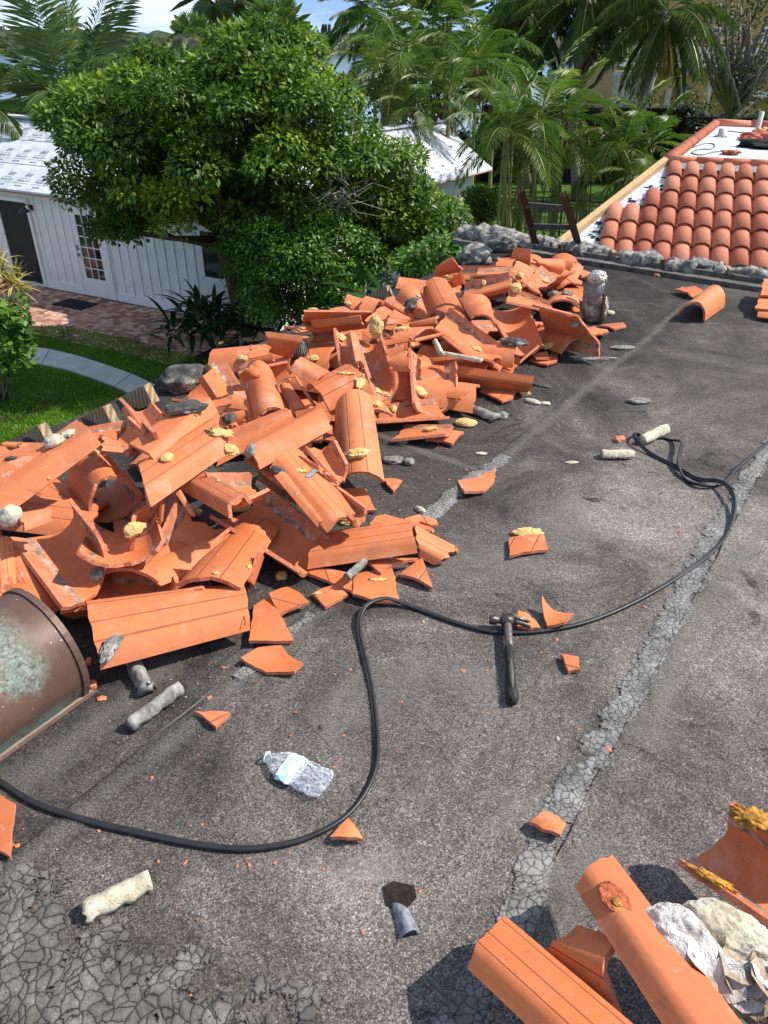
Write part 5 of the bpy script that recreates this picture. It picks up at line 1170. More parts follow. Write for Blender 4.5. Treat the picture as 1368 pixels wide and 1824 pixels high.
# ---------------- copper barrel vent
def copper():
    c0 = Vector(P(155, 1237)); d = Vector((-VA[0], -VA[1], 0)).normalized(); x = Vector((-UB[0], -UB[1], 0)).normalized()
    root = thing('copper_vent', c0, 'half-round copper roof vent with green verdigris, at left picture edge', 'roof vent')
    r = .178; cx, cz = .150, .104; prof = [(0.012, 0)]
    for k in range(29):
        t = math.radians(215-(215+35)*k/28) if False else math.radians(205-230*k/28)
        prof.append((cx+math.cos(t)*r*1.0-(0 if math.sin(t) > 0 else 0), cz+math.sin(t)*r))
    prof = [(0.0, 0.0)]+[p for p in prof[1:] if p[1] > .03]+[(2*cx, 0.0)]
    L = .62; nL = 12; V = []; UVv = []; F = []; n = len(prof)
    for i in range(nL+1):
        for k, (a, z) in enumerate(prof):
            b_ = .0015*noise.noise((i*.9, k*.5, 0)); V.append(c0+d*(L*i/nL)+x*(a+b_)+Vector((0, 0, z+.003+b_))); UVv.append((min(k, n-1-k)/(n/2), 1-i/nL))
    for i in range(nL):
        for k in range(n-1): q = i*n+k; F.append((q, q+1, q+n+1, q+n))
    mk('barrel', V, F, M['copper'], root, smooth=True, uv=UVv)
    V = []; F = []; UVv = []
    for i, (off, gr) in enumerate(((-.004, .0), (-.004, .006), (.014, .006), (.014, .0))):
        for k, (a, z) in enumerate(prof):
            dx_ = (a-cx); dz = (z-cz); l = math.hypot(dx_, dz); V.append(c0+d*off+x*(a+dx_/l*gr)+Vector((0, 0, max(.002, z+dz/l*gr+.003)))); UVv.append((.3, .95))
    for i in range(3):
        for k in range(n-1): q = i*n+k; F.append((q, q+n, q+n+1, q+1))
    mk('rolled_rim', V, F, M['copper'], root, smooth=False, uv=UVv)
    V = [c0+x*(a+0)+Vector((0, 0, z+.003))+d*.01 for a, z in prof]; mk('end_plate', V, [tuple(range(n))], M['copper'], root, uv=[(.3, .9)]*n)
    V = [c0+d*L*t+x*s+Vector((0, 0, .004)) for t in (-.05, 1) for s in (-.05, -.012, .0)]+[c0+d*L*t+x*.002+Vector((0, 0, .05)) for t in (-.0, 1)]
    mk('base_flange', [c0+d*L*t+x*s+Vector((0, 0, z)) for t in (-.04, 1) for s, z in ((-.018, .003), (-.008, .006), (.0, .012), (.004, .03))], [(i, i+1, i+5, i+4) for i in range(3)], M['copper'], root, uv=[(.085, .3)]*8)
copper()
# ---------------- cable
def cable():
    pts = [(-60, 1362), (0, 1395), (60, 1432), (150, 1463), (250, 1487), (350, 1507), (430, 1515), (500, 1508), (560, 1490), (615, 1458), (650, 1415), (668, 1370), (671, 1320), (665, 1260), (655, 1200), (642, 1145), (640, 1112), (655, 1089), (690, 1078), (740, 1086), (800, 1108), (860, 1125), (905, 1129), (960, 1127), (1040, 1112), (1120, 1080), (1200, 1035), (1260, 992), (1292, 955), (1304, 918), (1298, 888), (1278, 868), (1240, 855), (1200, 832), (1160, 812), (1133, 795), (1128, 782), (1140, 776), (1170, 780), (1195, 786), (1210, 800), (1208, 820), (1206, 836), (1220, 856), (1250, 870), (1285, 864), (1310, 838), (1345, 808), (1400, 765), (1470, 715)]
    zs = {16: .012, 17: .022, 18: .02, 29: .02, 30: .03, 31: .022, 35: .02, 36: .02, 40: .03, 41: .035, 42: .02, 44: .008}
    W_ = [Vector(P(*p, 0))+Vector((0, 0, .0065+zs.get(i, 0))) for i, p in enumerate(pts)]
    sm = []
    for i in range(len(W_)-1):
        p0, p1, p2, p3 = W_[max(i-1, 0)], W_[i], W_[i+1], W_[min(i+2, len(W_)-1)]
        for k in range(8):
            t = k/8; sm.append(.5*((2*p1)+(p2-p0)*t+(2*p0-5*p1+4*p2-p3)*t*t+(3*p1-p0-3*p2+p3)*t**3))
    sm.append(W_[-1])
    root = thing('power_cable', sm[0], 'long black twin cable snaking over the roof past hammer and bottle', 'cable')
    for sgn in (-1, 1):
        off = []
        for i, p in enumerate(sm):
            d = (sm[min(i+1, len(sm)-1)]-sm[max(i-1, 0)]).normalized(); x = d.cross(Vector((0, 0, 1))).normalized(); tw = 1.2*noise.noise(p*1.3); z = Vector((0, 0, 1))
            off.append(p+(x*math.cos(tw)+z*abs(math.sin(tw)))*sgn*.0038+(z*.002 if sgn > 0 else Vector()))
        g = MB(); g.tube(off, .0052, 10); g.build('conductor', M['rubber'], root, smooth=True)
cable()
# ---------------- hammer
def hammer():
    A = Vector(P(902, 1120)); B = Vector(P(911, 1248)); d = (B-A); L = .325; d.normalize(); x = d.cross(Vector((0, 0, 1))).normalized()
    root = thing('claw_hammer', A, 'worn claw hammer lying across the black cable, dark rubber grip', 'hammer')
    up = Vector((0, 0, 1)); H = A+up*.033
    E_ = A+d*L+up*.016
    g = MB(); N = 12
    pts = [H.lerp(E_, t) for t in np.linspace(0, .36, 5)]; g.tube(pts, [.011, .0105, .010, .010, .011], 12, True, 1.25); g.build('shaft', simple('worn_grey_steel', (.16, .14, .12), .5, 60, .5, .5, .5, .6), root, True)
    g = MB(); ts = np.linspace(.34, 1.0, 14); rr = [.0110, .0125, .0132, .0130, .0126, .0122, .0120, .0122, .0126, .0132, .0145, .0165, .0172, .011]
    g.tube([H.lerp(E_, t) for t in ts], rr, 16, True, 1.1); gr = g.build('grip', simple('black_rubber_grip', (.020, .021, .018), .55, 60, .4, .5), root, True)
    g = MB(); pts = [H.lerp(E_, t)+up*(.0150) for t in np.linspace(.55, .88, 7)]; g.tube(pts, [.003, .006, .0075, .008, .0075, .006, .003], 10, True, 1.0); g.build('grip_inlay', simple('worn_grey_inlay', (.10, .095, .07), .6, 60, .3), gr, True)
    g = MB(); q = H.lerp(E_, .965)+up*.012; g.tube([q-x*.004-d*.010, q+x*.006+d*.012], [.0055, .0055], 10); g.build('hang_hole', M['mat'], gr)
    steel = simple('dark_worn_steel', (.10, .085, .075), .42, 70, .6, .5, .6, .7)
    g = MB(); lx = -x if (-x).x < 0 else x   # poll (striking face) points left
    g.tube([H+lx*.001, H+lx*.022, H+lx*.030, H+lx*.034, H+lx*.052, H+lx*.056], [.0125, .0115, .0105, .0150, .0155, .0135], 16)
    g.box(H+up*.002, (.036, .032, .030), M=Matrix((lx, d, up)).transposed())
    g.build('head', steel, root, True)
    for s in (-1, 1):
        g = MB(); c = [H-lx*.012+d*s*.006, H-lx*.032+d*s*.008+up*.003, H-lx*.055+d*s*.010-up*.002, H-lx*.075+d*s*.012-up*.013]
        g.tube(c, [.0095, .0085, .007, .003], 10, True, .8); g.build('claw', steel, root, True)
hammer()
# ---------------- crushed bottle
def bottle():
    A = Vector(P(472, 1353)); B = Vector(P(576, 1404)); d = (B-A); L = d.length+.012; d.normalize(); x = d.cross(Vector((0, 0, 1))).normalized(); up = Vector((0, 0, 1))
    root = thing('water_bottle', A, 'crushed clear plastic water bottle with light blue and white label, no cap', 'bottle')
    gl = NT('clear_crinkled_plastic', .14, .8); c = gl.co(); gl.b.inputs['Base Color'].default_value = (.80, .84, .90, 1)
    nb = gl.bump(gl.noise(c, 30, 2, .5, 2.0), .7, .03); gl.L(nb, gl.b.inputs['Normal'])
    tr = gl.N('BsdfTransparent'); tr.inputs[0].default_value = (.93, .95, .98, 1); lw_ = gl.N('LayerWeight'); lw_.inputs[0].default_value = .35; gl.L(nb, lw_.inputs['Normal'])
    mx = gl.N('MixShader'); gl.L(gl.ramp(gl.math('ADD', lw_.outputs['Facing'], gl.math('MULTIPLY', gl.noise(c, 80, 4, .7, 2), .25)), [(.15, .12), (.45, .27), (.8, .75)]), mx.inputs[0]); gl.L(tr.outputs[0], mx.inputs[1]); gl.L(gl.b.outputs[0], mx.inputs[2]); gl.L(mx.outputs[0], gl.n['Material Output'].inputs['Surface'])
    prof = [(.0, .0115), (.045, .0115), (.05, .0135), (.06, .0125), (.14, .018), (.24, .029), (.33, .034), (.50, .034), (.56, .033), (.62, .035), (.68, .033), (.74, .035), (.80, .033), (.86, .035), (.93, .034), (.98, .030), (1.0, .018)]
    def pt(t, k, n, r, infl=0.0):
        ang = 2*math.pi*k/n; fl = .36 if t > .3 else .36+.64*(1-t/.3)
        wob = 1+(.16*noise.noise((t*9, math.cos(ang)*2, math.sin(ang)*2)) if t > .12 else 0)
        sx = 1.25 if t > .3 else 1+.25*t/.3
        cz = max(.0125, r*fl)+.002
        crk = .006*abs(noise.noise((t*22, math.cos(ang)*4, math.sin(ang)*4))) if t > .15 else 0
        return A+d*(L*t)+x*math.cos(ang)*(r*wob*sx+infl)+up*(cz+math.sin(ang)*(r*fl*wob+infl)+crk)
    n = 36; V = []; F = []; ts = np.linspace(0, 1, 60); rs = np.interp(ts, [p[0] for p in prof], [p[1] for p in prof])
    for t, r in zip(ts, rs):
        for k in range(n): V.append(pt(t, k, n, r))
    for i in range(len(ts)-1):
        for k in range(n): F.append((i*n+k, i*n+(k+1) % n, (i+1)*n+(k+1) % n, (i+1)*n+k))
    F.append(tuple((len(ts)-1)*n+k for k in range(n)))
    mk('body', V, F, gl.m, root, smooth=True)
    lm = NT('bottle_label', .45, .4); uv = lm.sep(lm.N('UVMap').outputs[0])
    col = lm.ramp(uv[0], [(0, (.78, .84, .88)), (.12, (.78, .84, .88)), (.14, (.30, .62, .82)), (.68, (.38, .70, .88)), (.70, (.80, .86, .90)), (1, (.80, .86, .90))], True)
    arc = lm.ramp(lm.math('ABSOLUTE', lm.math('SUBTRACT', uv[1], .27)), [(0, 1.0), (.20, 1.0), (.215, 0.0)], True)
    pic = lm.ramp(lm.noise(lm.co(), 38, 3), [(.45, 0.0), (.55, .7)])
    col = lm.mix(lm.math('MULTIPLY', lm.math('SUBTRACT', 1.0, arc), 1.0), col, (.80, .85, .88)); col = lm.mix(lm.math('MULTIPLY', pic, arc), col, (.62, .84, .92)); lm.out(col)
    V = []; F = []; UVv = []; ts = np.linspace(.33, .56, 14)
    for t in ts:
        r = np.interp(t, [p[0] for p in prof], [p[1] for p in prof])
        for k in range(n+1): V.append(pt(t, k % n, n, r, .0009)); UVv.append(((t-.33)/.23, k/n))
    for i in range(len(ts)-1):
        for k in range(n): q = i*(n+1)+k; F.append((q, q+1, q+n+2, q+n+1))
    mk('label', V, F, lm.m, root, smooth=True, uv=UVv)
    g = MB(); Mr = Matrix((x, up, d)).transposed().to_4x4(); Mr.translation = A+up*.0145
    g.lathe([(.0118, .006), (.0155, .006), (.0155, .009), (.0118, .009)], Mr, 24); g.build('neck_ring', simple('frosted_plastic', (.65, .70, .75), .3, 30, .1, 0, .5), root, True)
bottle()
# ---------------- vent stub at right of heap
def vent_stub():
    b = Vector(P(1058, 572)); root = thing('vent_stub', b, 'mortar-caked vent pipe with crumpled foil top standing at heap edge', 'vent pipe')
    g = MB(); n = 20; V = []; F = []
    lean = Vector((-.02, 0, 0)); hh = .26
    ts = np.linspace(0, 1, 12)
    g2 = MB(); v_, f_ = blob(b+Vector((-.005, .01, .09)), (.085, .07, .115), .30, 1.9, 4, None, 5); g2.add(v_, f_); g2.build('mortar_skirt', M['mortar'], root, True)
    g.tube([b+Vector((-.01, 0, .10)), b+Vector((-.02, 0, .26))], [.050, .050], 24, True, 1.0); g.build('pipe', M['metal'], root, True)
    g = MB(); v_, f_ = blob(b+Vector((-.022, 0, .285)), (.060, .060, .045), .16, 3.0, 4, None, 8); g.add(v_, f_); g.build('foil_top', M['foil'], root)
    g = MB()
    for k in range(22):
        t = 2*math.pi*k/22; g.bar(b+Vector((-.012+.051*math.cos(t), .051*math.sin(t), .14)), b+Vector((-.02+.051*math.cos(t), .051*math.sin(t), .25)), .005, .004)
    g.build('ribs', M['metal'], root)
    g = MB(); g.bar(b+Vector((.028, -.075, .0)), b+Vector((.022, -.06, .20)), .012, .02); g.build('split_edge', M['wood_dark'], root)
vent_stub()
l, nn, d = hit(532, 632)
root = thing('ribbed_pipe_end', l, 'grey ribbed round vent cap sticking out between tiles', 'vent cap')
v, f = blob(l+Vector((0, .01, .02)), (.052, .052, .06), .03, 1, 4); mk('dome', v, f, M['metal'], root, smooth=True)
g = MB()
for k in range(26):
    t = 2*math.pi*k/26; pp = [l+Vector((math.cos(t)*.0535*math.cos(e), .01+math.sin(t)*.0535*math.cos(e), .02+.0615*math.sin(e))) for e in np.linspace(-.7, 1.3, 9)]; g.tube(pp, .0022, 5)
g.build('rib', M['black_metal'], root)
# ---------------- thin tile rod with foam collars
a, b = hit(533, 583)[0], hit(582, 640)[0]
# ---------------- torn paper and mortar bag in foreground
def bag():
    c = Vector(P(1290, 1660, .16)); root = thing('torn_mortar_bag', c, 'crumpled torn paper bag caked with grey white mortar, among the foreground tiles', 'paper bag')
    def lump(px, py, z, r, rz, mat, name, seed, amp=.28, sc=1.7, rid=False):
        q = Vector(P(px, py, z)); v_, f_ = blob((0, 0, 0), r, amp, sc, 5, Matrix.Rotation(rz, 3, 'Z'), seed, rid)
        v_ = [v+q+Vector(v).normalized()*(.006*abs(noise.noise(Vector(v)*34))+.003*noise.noise(Vector(v)*90)) for v in v_]; mk(name, v_, f_, mat, root, smooth=False)
    lump(1222, 1690, .20, (.082, .050, .045), -.95, M['paper_grey'], 'mortar_smeared_sleeve', 3, .2, 1.3)
    lump(1312, 1668, .18, (.095, .045, .036), -.62, M['mortar_light'], 'mortar_block', 7, .16, 1.2)
    lump(1335, 1738, .17, (.10, .065, .040), -.5, M['paper_brown'], 'paper_wad', 11, .35, 2.4)
    # torn flaps
    rr = random.Random(4)
    for k in range(24):
        px, py = rr.uniform(1235, 1375), rr.uniform(1700, 1775)
        py = max(py, 1705+(px-1235)*.15); q = Vector(P(px, py, rr.uniform(.19, .235))); sz = rr.uniform(.018, .042)
        nrm = Vector((rr.uniform(-.7, .7), rr.uniform(-.7, .4), 1)).normalized(); x = nrm.cross(Vector((rr.random(), rr.random(), 0))).normalized(); y = nrm.cross(x)
        n = 9; ring = []
        for i in range(n): t = 2*math.pi*i/n; R_ = sz*(1+.55*noise.noise((t*3, k, 0))+.25*rr.random()); ring.append(q+x*math.cos(t)*R_+y*math.sin(t)*R_+nrm*(.014*noise.noise((t*2, k, 4)))*1.5)
        V = [q]+ring+[q-nrm*.0015]+[v-nrm*.0015 for v in ring]
        F = [(0, 1+i, 1+(i+1) % n) for i in range(n)]+[(n+1, n+2+(i+1) % n, n+2+i) for i in range(n)]+[(1+i, n+2+i, n+2+(i+1) % n, 1+(i+1) % n) for i in range(n)]
        mk('torn_flap', V, F, M['paper_brown'] if k % 3 else M['paper_grey'], root)
bag()
# bent screw on the foreground tile
BV = build_bvh(); l, nn, d = hit(1105, 1762)
g = MB(); g.tube([l-nn*.01, l+nn*.012, l+nn*.03+Vector((-.004, .012, 0)), l+nn*.045+Vector((-.006, .022, 0))], [.0022, .0022, .002, .002], 8); g.tube([l+nn*.045+Vector((-.006, .022, 0)), l+nn*.048+Vector((-.006, .024, 0))], [.005, .005], 10)
tag(g.build('bent_screw', simple('old_screw', (.30, .20, .15), .6, 100, .4)), 'bent screw standing up from rounded foreground tile', 'screw')
# wire hook on the big foreground tile: big tile itself
C4 = solve([(178, 1194), (153, 1074), (431, 1044), (447, 1122)], .30, .5, (.05, .10, .10, .04), .03)
tile_obj(C4, .068, 'big foreground tile with grey mortar smear and three scored lines, nearest of the left heap', seed=333, jag=.006, nu=20, nv=14)
BV = build_bvh(); l, nn, d = hit(436, 1106)
g = MB(); g.tube([l+Vector((-.012, .03, .004)), l+Vector((-.004, .012, .010)), l+Vector((.004, -.012, .008)), l+Vector((.002, -.020, -.002))], .0013, 6); tag(g.build('wire_hook', M['rubber']), 'little rusty wire hook on right end of big foreground tile', 'wire')
rest(199, 1145, 26, 66, 'mortar_smear', M['mortar'], 'grey mortar smear dried on the big foreground tile', 'mortar chunk', None, .5, 3.5, -.1, 90, .10, .3, 4)

# gritty tile dust and crumbs thickest along the foot of the heap
def grit():
    r_ = random.Random(9); g = MB(); pts = 0
    for i in range(2600):
        a = r_.uniform(-1.9, 4.2); b = width_at(a)*r_.uniform(.75, 1)+abs(r_.gauss(0, .28)) if r_.random() < .75 else r_.uniform(.3, 4.5)
        if r_.random() < .25: a = r_.uniform(-2.4, 4)
        q = AB(a, b); s_ = r_.uniform(.0012, .0042)*(1.5 if r_.random() < .08 else 1); c = Vector(q)+Vector((0, 0, s_*.5+.003)); x = Vector((r_.gauss(0, 1), r_.gauss(0, 1), r_.gauss(0, .4))).normalized(); y = x.cross(Vector((0, 0, 1))).normalized(); z = x.cross(y)
        g.add([c+x*s_, c+y*s_*.7, c-x*s_*.8, c-y*s_*.6, c+z*s_*.6, c-z*s_*.6], [(0, 1, 4), (1, 2, 4), (2, 3, 4), (3, 0, 4), (1, 0, 5), (2, 1, 5), (3, 2, 5), (0, 3, 5)], r_.random())
    t = NT('mixed_grit', .9, .1); a_ = t.N('Attribute', attribute_name='var').outputs['Fac']; t.out(t.ramp(a_, [(0, (.50, .17, .08)), (.45, (.42, .15, .08)), (.5, (.42, .39, .34)), (.75, (.62, .58, .50)), (.82, (.05, .045, .04)), (1, (.60, .45, .2))], True))
    tag(g.build('tile_grit', t.m), kind='stuff', label='fine orange and grey grit strewn on the granulated roof')
grit()
# ============================================================ LADDER, FENCE, DECK THINGS
def ladder():
    top = [PY(928, 338, 6.15), PY(1004, 346, 6.0)]; bot = [P(957, 448, -.02), P(1035, 452, -.02)]
    root = thing('ladder', bot[0], 'dark brown weathered ladder top standing over the roof edge', 'ladder')
    for t, b in zip(top, bot):
        t = Vector(t); b = Vector(b); d = (b-t); e = b+d*((GZ-b.z)/d.z)
        g = MB(); g.bar(t, e, .038, .085, up=(1, 0, 0)) if False else g.bar(t, e, .052, .038, up=(0, 1, 0)); g.build('rail', M['ladder'], root)
    t0, t1, b0, b1 = [Vector(v) for v in (*top, *bot)]
    for k in np.arange(.22, 6, .33):
        a = t0.lerp(b0, k*1.0*1.0/((b0-t0).length)) if k < .0 else t0+(b0-t0).normalized()*k; b_ = t1+(b1-t1).normalized()*k
        if a.z < GZ+.2: break
        g = MB(); g.bar(a, b_, .035, .04); g.build('rung', M['ladder_rung'], root)
ladder()
def fence():
    A = PY(860, 392, 27.5); B = PY(1108, 398, 25.5); A[2] = B[2] = GZ; A = A-(B-A)*.35; B = B+(B-A)*.35; d = B-A; L = np.linalg.norm(d); d = d/L
    root = thing('metal_fence', A, 'thin black metal picket fence across the sunny lawn', 'fence')
    g = MB(); n = int(L/.11)
    for i in range(n): q = A+d*(i*.11); g.bar(q+[0, 0, .05], q+[0, 0, 1.18], .018, .018, up=(0, 1, 0))
    g.build('pickets', M['black_metal'], root)
    g = MB()
    for z in (.12, 1.02, 1.16): g.bar(A+[0, 0, z], B+[0, 0, z], .03, .035)
    g.build('top_rail', M['black_metal'], root)
    for i in range(0, n, 20): q = A+d*(i*.11); g = MB(); g.bar(q+[0, 0, 0], q+[0, 0, 1.3], .06, .06, up=(0, 1, 0)); g.build('post', M['black_metal'], root)
fence()
def deck_p(px, py, z=0): return Vector(P(px, py, zt+z))
for (px, py, h, r, lab) in ((1348, 237, .42, .055, 'tall white vent pipe standing on white deck'), (1284, 244, .16, .075, 'short squat grey vent stub on white deck')):
    q = deck_p(px, py); root = thing('roof_vent_pipe', q, lab, 'vent pipe', 'vent pipes on the white deck')
    g = MB(); g.lathe([(r*1.5, 0), (r*1.5, .012), (r, .05), (r*.97, h), (0, h)], Matrix.Translation(q), 18); g.build('pipe', M['pvc'], root, True)
    g = MB(); g.lathe([(r*1.9, .004), (r*1.7, .02), (r*1.1, .03)], Matrix.Translation(q), 18); g.build('flashing', M['mortar'], root, True)
def cord(pts, r, name, lab, mat):
    W_ = [deck_p(*p, .012) for p in pts]; sm = []
    for i in range(len(W_)-1):
        p0, p1, p2, p3 = W_[max(i-1, 0)], W_[i], W_[i+1], W_[min(i+2, len(W_)-1)]
        for k in range(6): t = k/6; sm.append(.5*((2*p1)+(p2-p0)*t+(2*p0-5*p1+4*p2-p3)*t*t+(3*p1-p0-3*p2+p3)*t**3))
    g = MB(); g.tube(sm+[W_[-1]], r, 6); tag(g.build(name, mat), lab, 'cord')
gc = simple('grey_green_cord', (.16, .20, .18), .6, 10, .2)
cord([(1235, 262), (1255, 256), (1272, 257), (1268, 265), (1245, 266), (1232, 272), (1250, 276), (1276, 270), (1313, 269)], .012, 'cord', 'looped grey cord lying on the white deck', gc)
cord([(1220, 282), (1245, 283), (1276, 285)], .010, 'cord', 'short straight cord near front of white deck', gc)
cord([(1296, 233), (1330, 236), (1368, 229)], .010, 'cord', 'thin cord between the two vent pipes on white deck', gc)
def on_deck(px, py, r, mat, name, lab, cat, seed, flat=.3, amp=.5, group=None):
    q = deck_p(px, py, .02); v, f = blob((0, 0, 0), (r, r*.6, r*flat), amp, 2.5, 3, Matrix.Rotation(-.4, 3, 'Z'), seed, True); o = mk(name, v, f, mat, loc=q+Vector((0, 0, r*flat*.5))); return tag(o, lab, cat, group)
on_deck(1300, 274, .17, M['rooftile'], 'broken_tile_pile', 'small brick-coloured broken tile lying on white deck', 'debris', 1, .25)
on_deck(1366, 262, .55, M['mat'], 'black_tarp', 'crumpled black sheet on white deck at right picture edge', 'tarp', 2, .16, .35)
for i, (px, py, r) in enumerate(((1338, 248, .22), (1352, 246, .26), (1362, 243, .22), (1330, 268-18, .16))):
    on_deck(px, py, r, M['rooftile'], 'tile_rubble', 'red tile rubble heaped beside the black sheet on white deck', 'debris', 5+i, .35, .5, 'tile rubble on the white deck')
on_deck(1358, 236, .20, M['wood_new'], 'wood_scrap', 'pale wood scrap above the red rubble', 'debris', 12, .3)

# ============================================================ VEGETATION
def leaves_mesh(name, C, D, Nn, ln, wd, mat, parent, var, fold=.25):
    """every leaf: two triangles folded on the midrib"""
    n = len(C); D = D/np.linalg.norm(D, axis=1)[:, None]; S_ = np.cross(D, Nn); S_ = S_/(np.linalg.norm(S_, axis=1)[:, None]+1e-9); N2 = np.cross(S_, D)
    ln = np.asarray(ln)[:, None]; wd = np.asarray(wd)[:, None]
    p0 = C; p3 = C+D*ln; mid = C+D*ln*.45; p1 = mid+S_*wd+N2*wd*fold; p2 = mid-S_*wd+N2*wd*fold
    V = np.stack([p0, p1, p3, p2], 1).reshape(-1, 3)
    i = np.arange(n)*4; F = np.stack([i, i+1, i+2, i, i+2, i+3], 1).reshape(-1)
    return fast_mesh(name, V, F, 3, mat, parent, np.repeat(var, 4))
def fast_mesh(name, V, F, k, mat, parent, var=None):
    if parent is not None: V = V-np.array(parent.location)
    me = bpy.data.meshes.new(name); me.vertices.add(len(V)); me.vertices.foreach_set('co', V.astype(np.float32).ravel())
    nf = len(F)//k; me.loops.add(len(F)); me.loops.foreach_set('vertex_index', F.astype(np.int32)); me.polygons.add(nf)
    me.polygons.foreach_set('loop_start', np.arange(0, len(F), k, dtype=np.int32)); me.polygons.foreach_set('loop_total', np.full(nf, k, dtype=np.int32))
    me.materials.append(mat)
    if var is not None: a = me.attributes.new('var', 'FLOAT', 'POINT'); a.data.foreach_set('value', var.astype(np.float32))
    me.update(calc_edges=True); o = bpy.data.objects.new(name, me); COL.objects.link(o)
    if parent is not None: o.parent = parent
    return o
def in_poly(px, py, poly):
    c = False; n = len(poly); j = n-1
    for i in range(n):
        xi, yi = poly[i]; xj, yj = poly[j]
        if (yi > py) != (yj > py) and px < (xj-xi)*(py-yi)/(yj-yi)+xi: c = not c
        j = i
    return c
def crown_centres(poly, Y0, thick, n, rng, inset=0):
    xs = [p[0] for p in poly]; ys = [p[1] for p in poly]; cx = sum(xs)/len(xs); cy = sum(ys)/len(ys); out = []
    while len(out) < n:
        px, py = rng.uniform(min(xs), max(xs)), rng.uniform(min(ys), max(ys))
        if not in_poly(px, py, poly): continue
        if inset and not all(in_poly(px+inset*math.cos(t), py+inset*math.sin(t), poly) for t in (0, .8, 1.6, 2.4, 3.1, 3.9, 4.7, 5.5)): continue
        e = math.hypot((px-cx)/((max(xs)-min(xs))/2), (py-cy)/((max(ys)-min(ys))/2)); dep = math.sqrt(max(.05, 1-min(1, e)**2))
        y = Y0+rng.uniform(-1, 1)*thick*dep
        out.append(PY(px, py, y))
    return np.array(out)
def clumps(centres, r0, r1, per, ll, lw, rng, outc=None, droop=.35):
    """leaves on the shells of many small clumps; returns arrays"""
    Cc = []; Dd = []; Nn = []; vv = []
    for c in centres:
        r = rng.uniform(r0, r1); n = int(per*(r/r1)**2); d = rng.normal(size=(n, 3)); d[:, 2] = np.abs(d[:, 2])*1.0-.35*rng.random(n)*2; d = d/np.linalg.norm(d, axis=1)[:, None]
        rad = r*(rng.random(n)**.22)[:, None]*np.array([1, 1, .62]); p = c+d*rad
        t = rng.normal(size=(n, 3))*.6+d; t[:, 2] -= droop*1.4; Cc.append(p); Dd.append(t); Nn.append(d+np.array([0, 0, .8])+rng.normal(size=(n, 3))*.35)
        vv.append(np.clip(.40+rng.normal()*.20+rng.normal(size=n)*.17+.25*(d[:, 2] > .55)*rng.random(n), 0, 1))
    C = np.concatenate(Cc); n = len(C)
    return C, np.concatenate(Dd), np.concatenate(Nn), ll*rng.uniform(.7, 1.25, n), lw*rng.uniform(.7, 1.2, n), np.concatenate(vv)
def limbs(root, pts_list, mat, name='branch'):
    g = MB()
    for pts, r in pts_list: g.tube(pts, r, 8)
    return g.build(name, mat, root, True)
def tree_px(name, label, cat, polys, Y0, thick, n, r0, r1, per, ll, lw, mat, trunk=None, seed=1, group=None, bark='bark_red', nb=14, tw=.12):
    rng = np.random.default_rng(seed); ins = (.42 if per > 300 else .60)*r1*1250/Y0; cs = np.concatenate([crown_centres(p, Y0, thick, k, rng, min(ins, .28*(max(q[0] for q in p)-min(q[0] for q in p)))*(1 if Y0 < 30 else .6)) for p, k in zip(polys, n)])
    if trunk is None:
        c = cs.mean(0); base = np.array([c[0], c[1], GZ])
    else: base = np.array(trunk, float)
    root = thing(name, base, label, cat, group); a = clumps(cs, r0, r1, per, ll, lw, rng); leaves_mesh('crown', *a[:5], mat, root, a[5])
    c = cs.mean(0); fork = base*.45+c*.55; g = MB()
    for i in range(3):
        f2 = fork+rng.normal(size=3)*.25; g.tube([base+[.07*i-.07, 0, 0], (base*.55+f2*.45)+rng.normal(size=3)*.10, f2], [tw, tw*.8, tw*.6], 10)
    o = g.build('trunk', M[bark], root, True)
    g = MB(); idx = rng.choice(len(cs), min(nb, len(cs)), replace=False)
    for k in idx: e = cs[k]; m_ = fork*.5+e*.5+rng.normal(size=3)*.2; g.tube([fork, m_, e], [tw*.5, tw*.3, tw*.1], 6)
    g.build('branch', M[bark], root, True)
    return root
T1 = [(72, 240), (85, 205), (108, 160), (150, 140), (200, 100), (240, 84), (300, 74), (345, 58), (400, 50), (440, 36), (495, 32), (545, 52), (572, 80), (578, 120), (608, 138), (635, 170), (640, 200), (690, 200), (700, 232), (738, 255), (750, 285), (740, 300), (770, 318), (775, 345), (740, 372), (690, 378), (640, 372), (590, 365), (540, 400), (500, 455), (440, 470), (380, 425), (320, 418), (265, 425), (225, 440), (178, 432), (170, 395), (120, 352), (120, 300), (88, 280)]
tree_px('broadleaf_tree', 'large round glossy-leaved tree hiding the middle of the white cottage', 'tree', [T1], 14.6, 2.3, [270], .30, .56, 620, .115, .029, M['leaf_tree'], trunk=P(442, 596, GZ), seed=3, nb=40, tw=.17)
T2 = [(395, 470), (400, 410), (480, 380), (560, 370), (600, 360), (660, 420), (690, 470), (700, 520), (660, 545), (600, 560), (560, 580), (500, 585), (440, 560), (415, 520)]
tree_px('leafy_shrub', 'bright green leafy shrub under the large tree, directly behind the tile heap', 'shrub', [T2], 13.4, 1.2, [150], .24, .42, 340, .085, .023, M['leaf_shrub'], trunk=P(560, 640, GZ), seed=5, nb=16, tw=.07)
T3 = [(590, 350), (640, 330), (700, 310), (770, 330), (800, 345), (820, 380), (840, 405), (850, 440), (800, 455), (740, 470), (690, 480), (650, 440), (570, 400)]
tree_px('leafy_shrub', 'green shrub below the right side of the tree crown, next to clipped hedge', 'shrub', [T3], 14.6, 1.3, [120], .24, .44, 320, .10, .026, M['leaf_tree'], trunk=P(740, 560, GZ), seed=6, nb=14, tw=.07)
T4 = [(690, 440), (760, 430), (830, 400), (880, 420), (900, 440), (840, 470), (780, 480), (740, 500), (700, 500)]
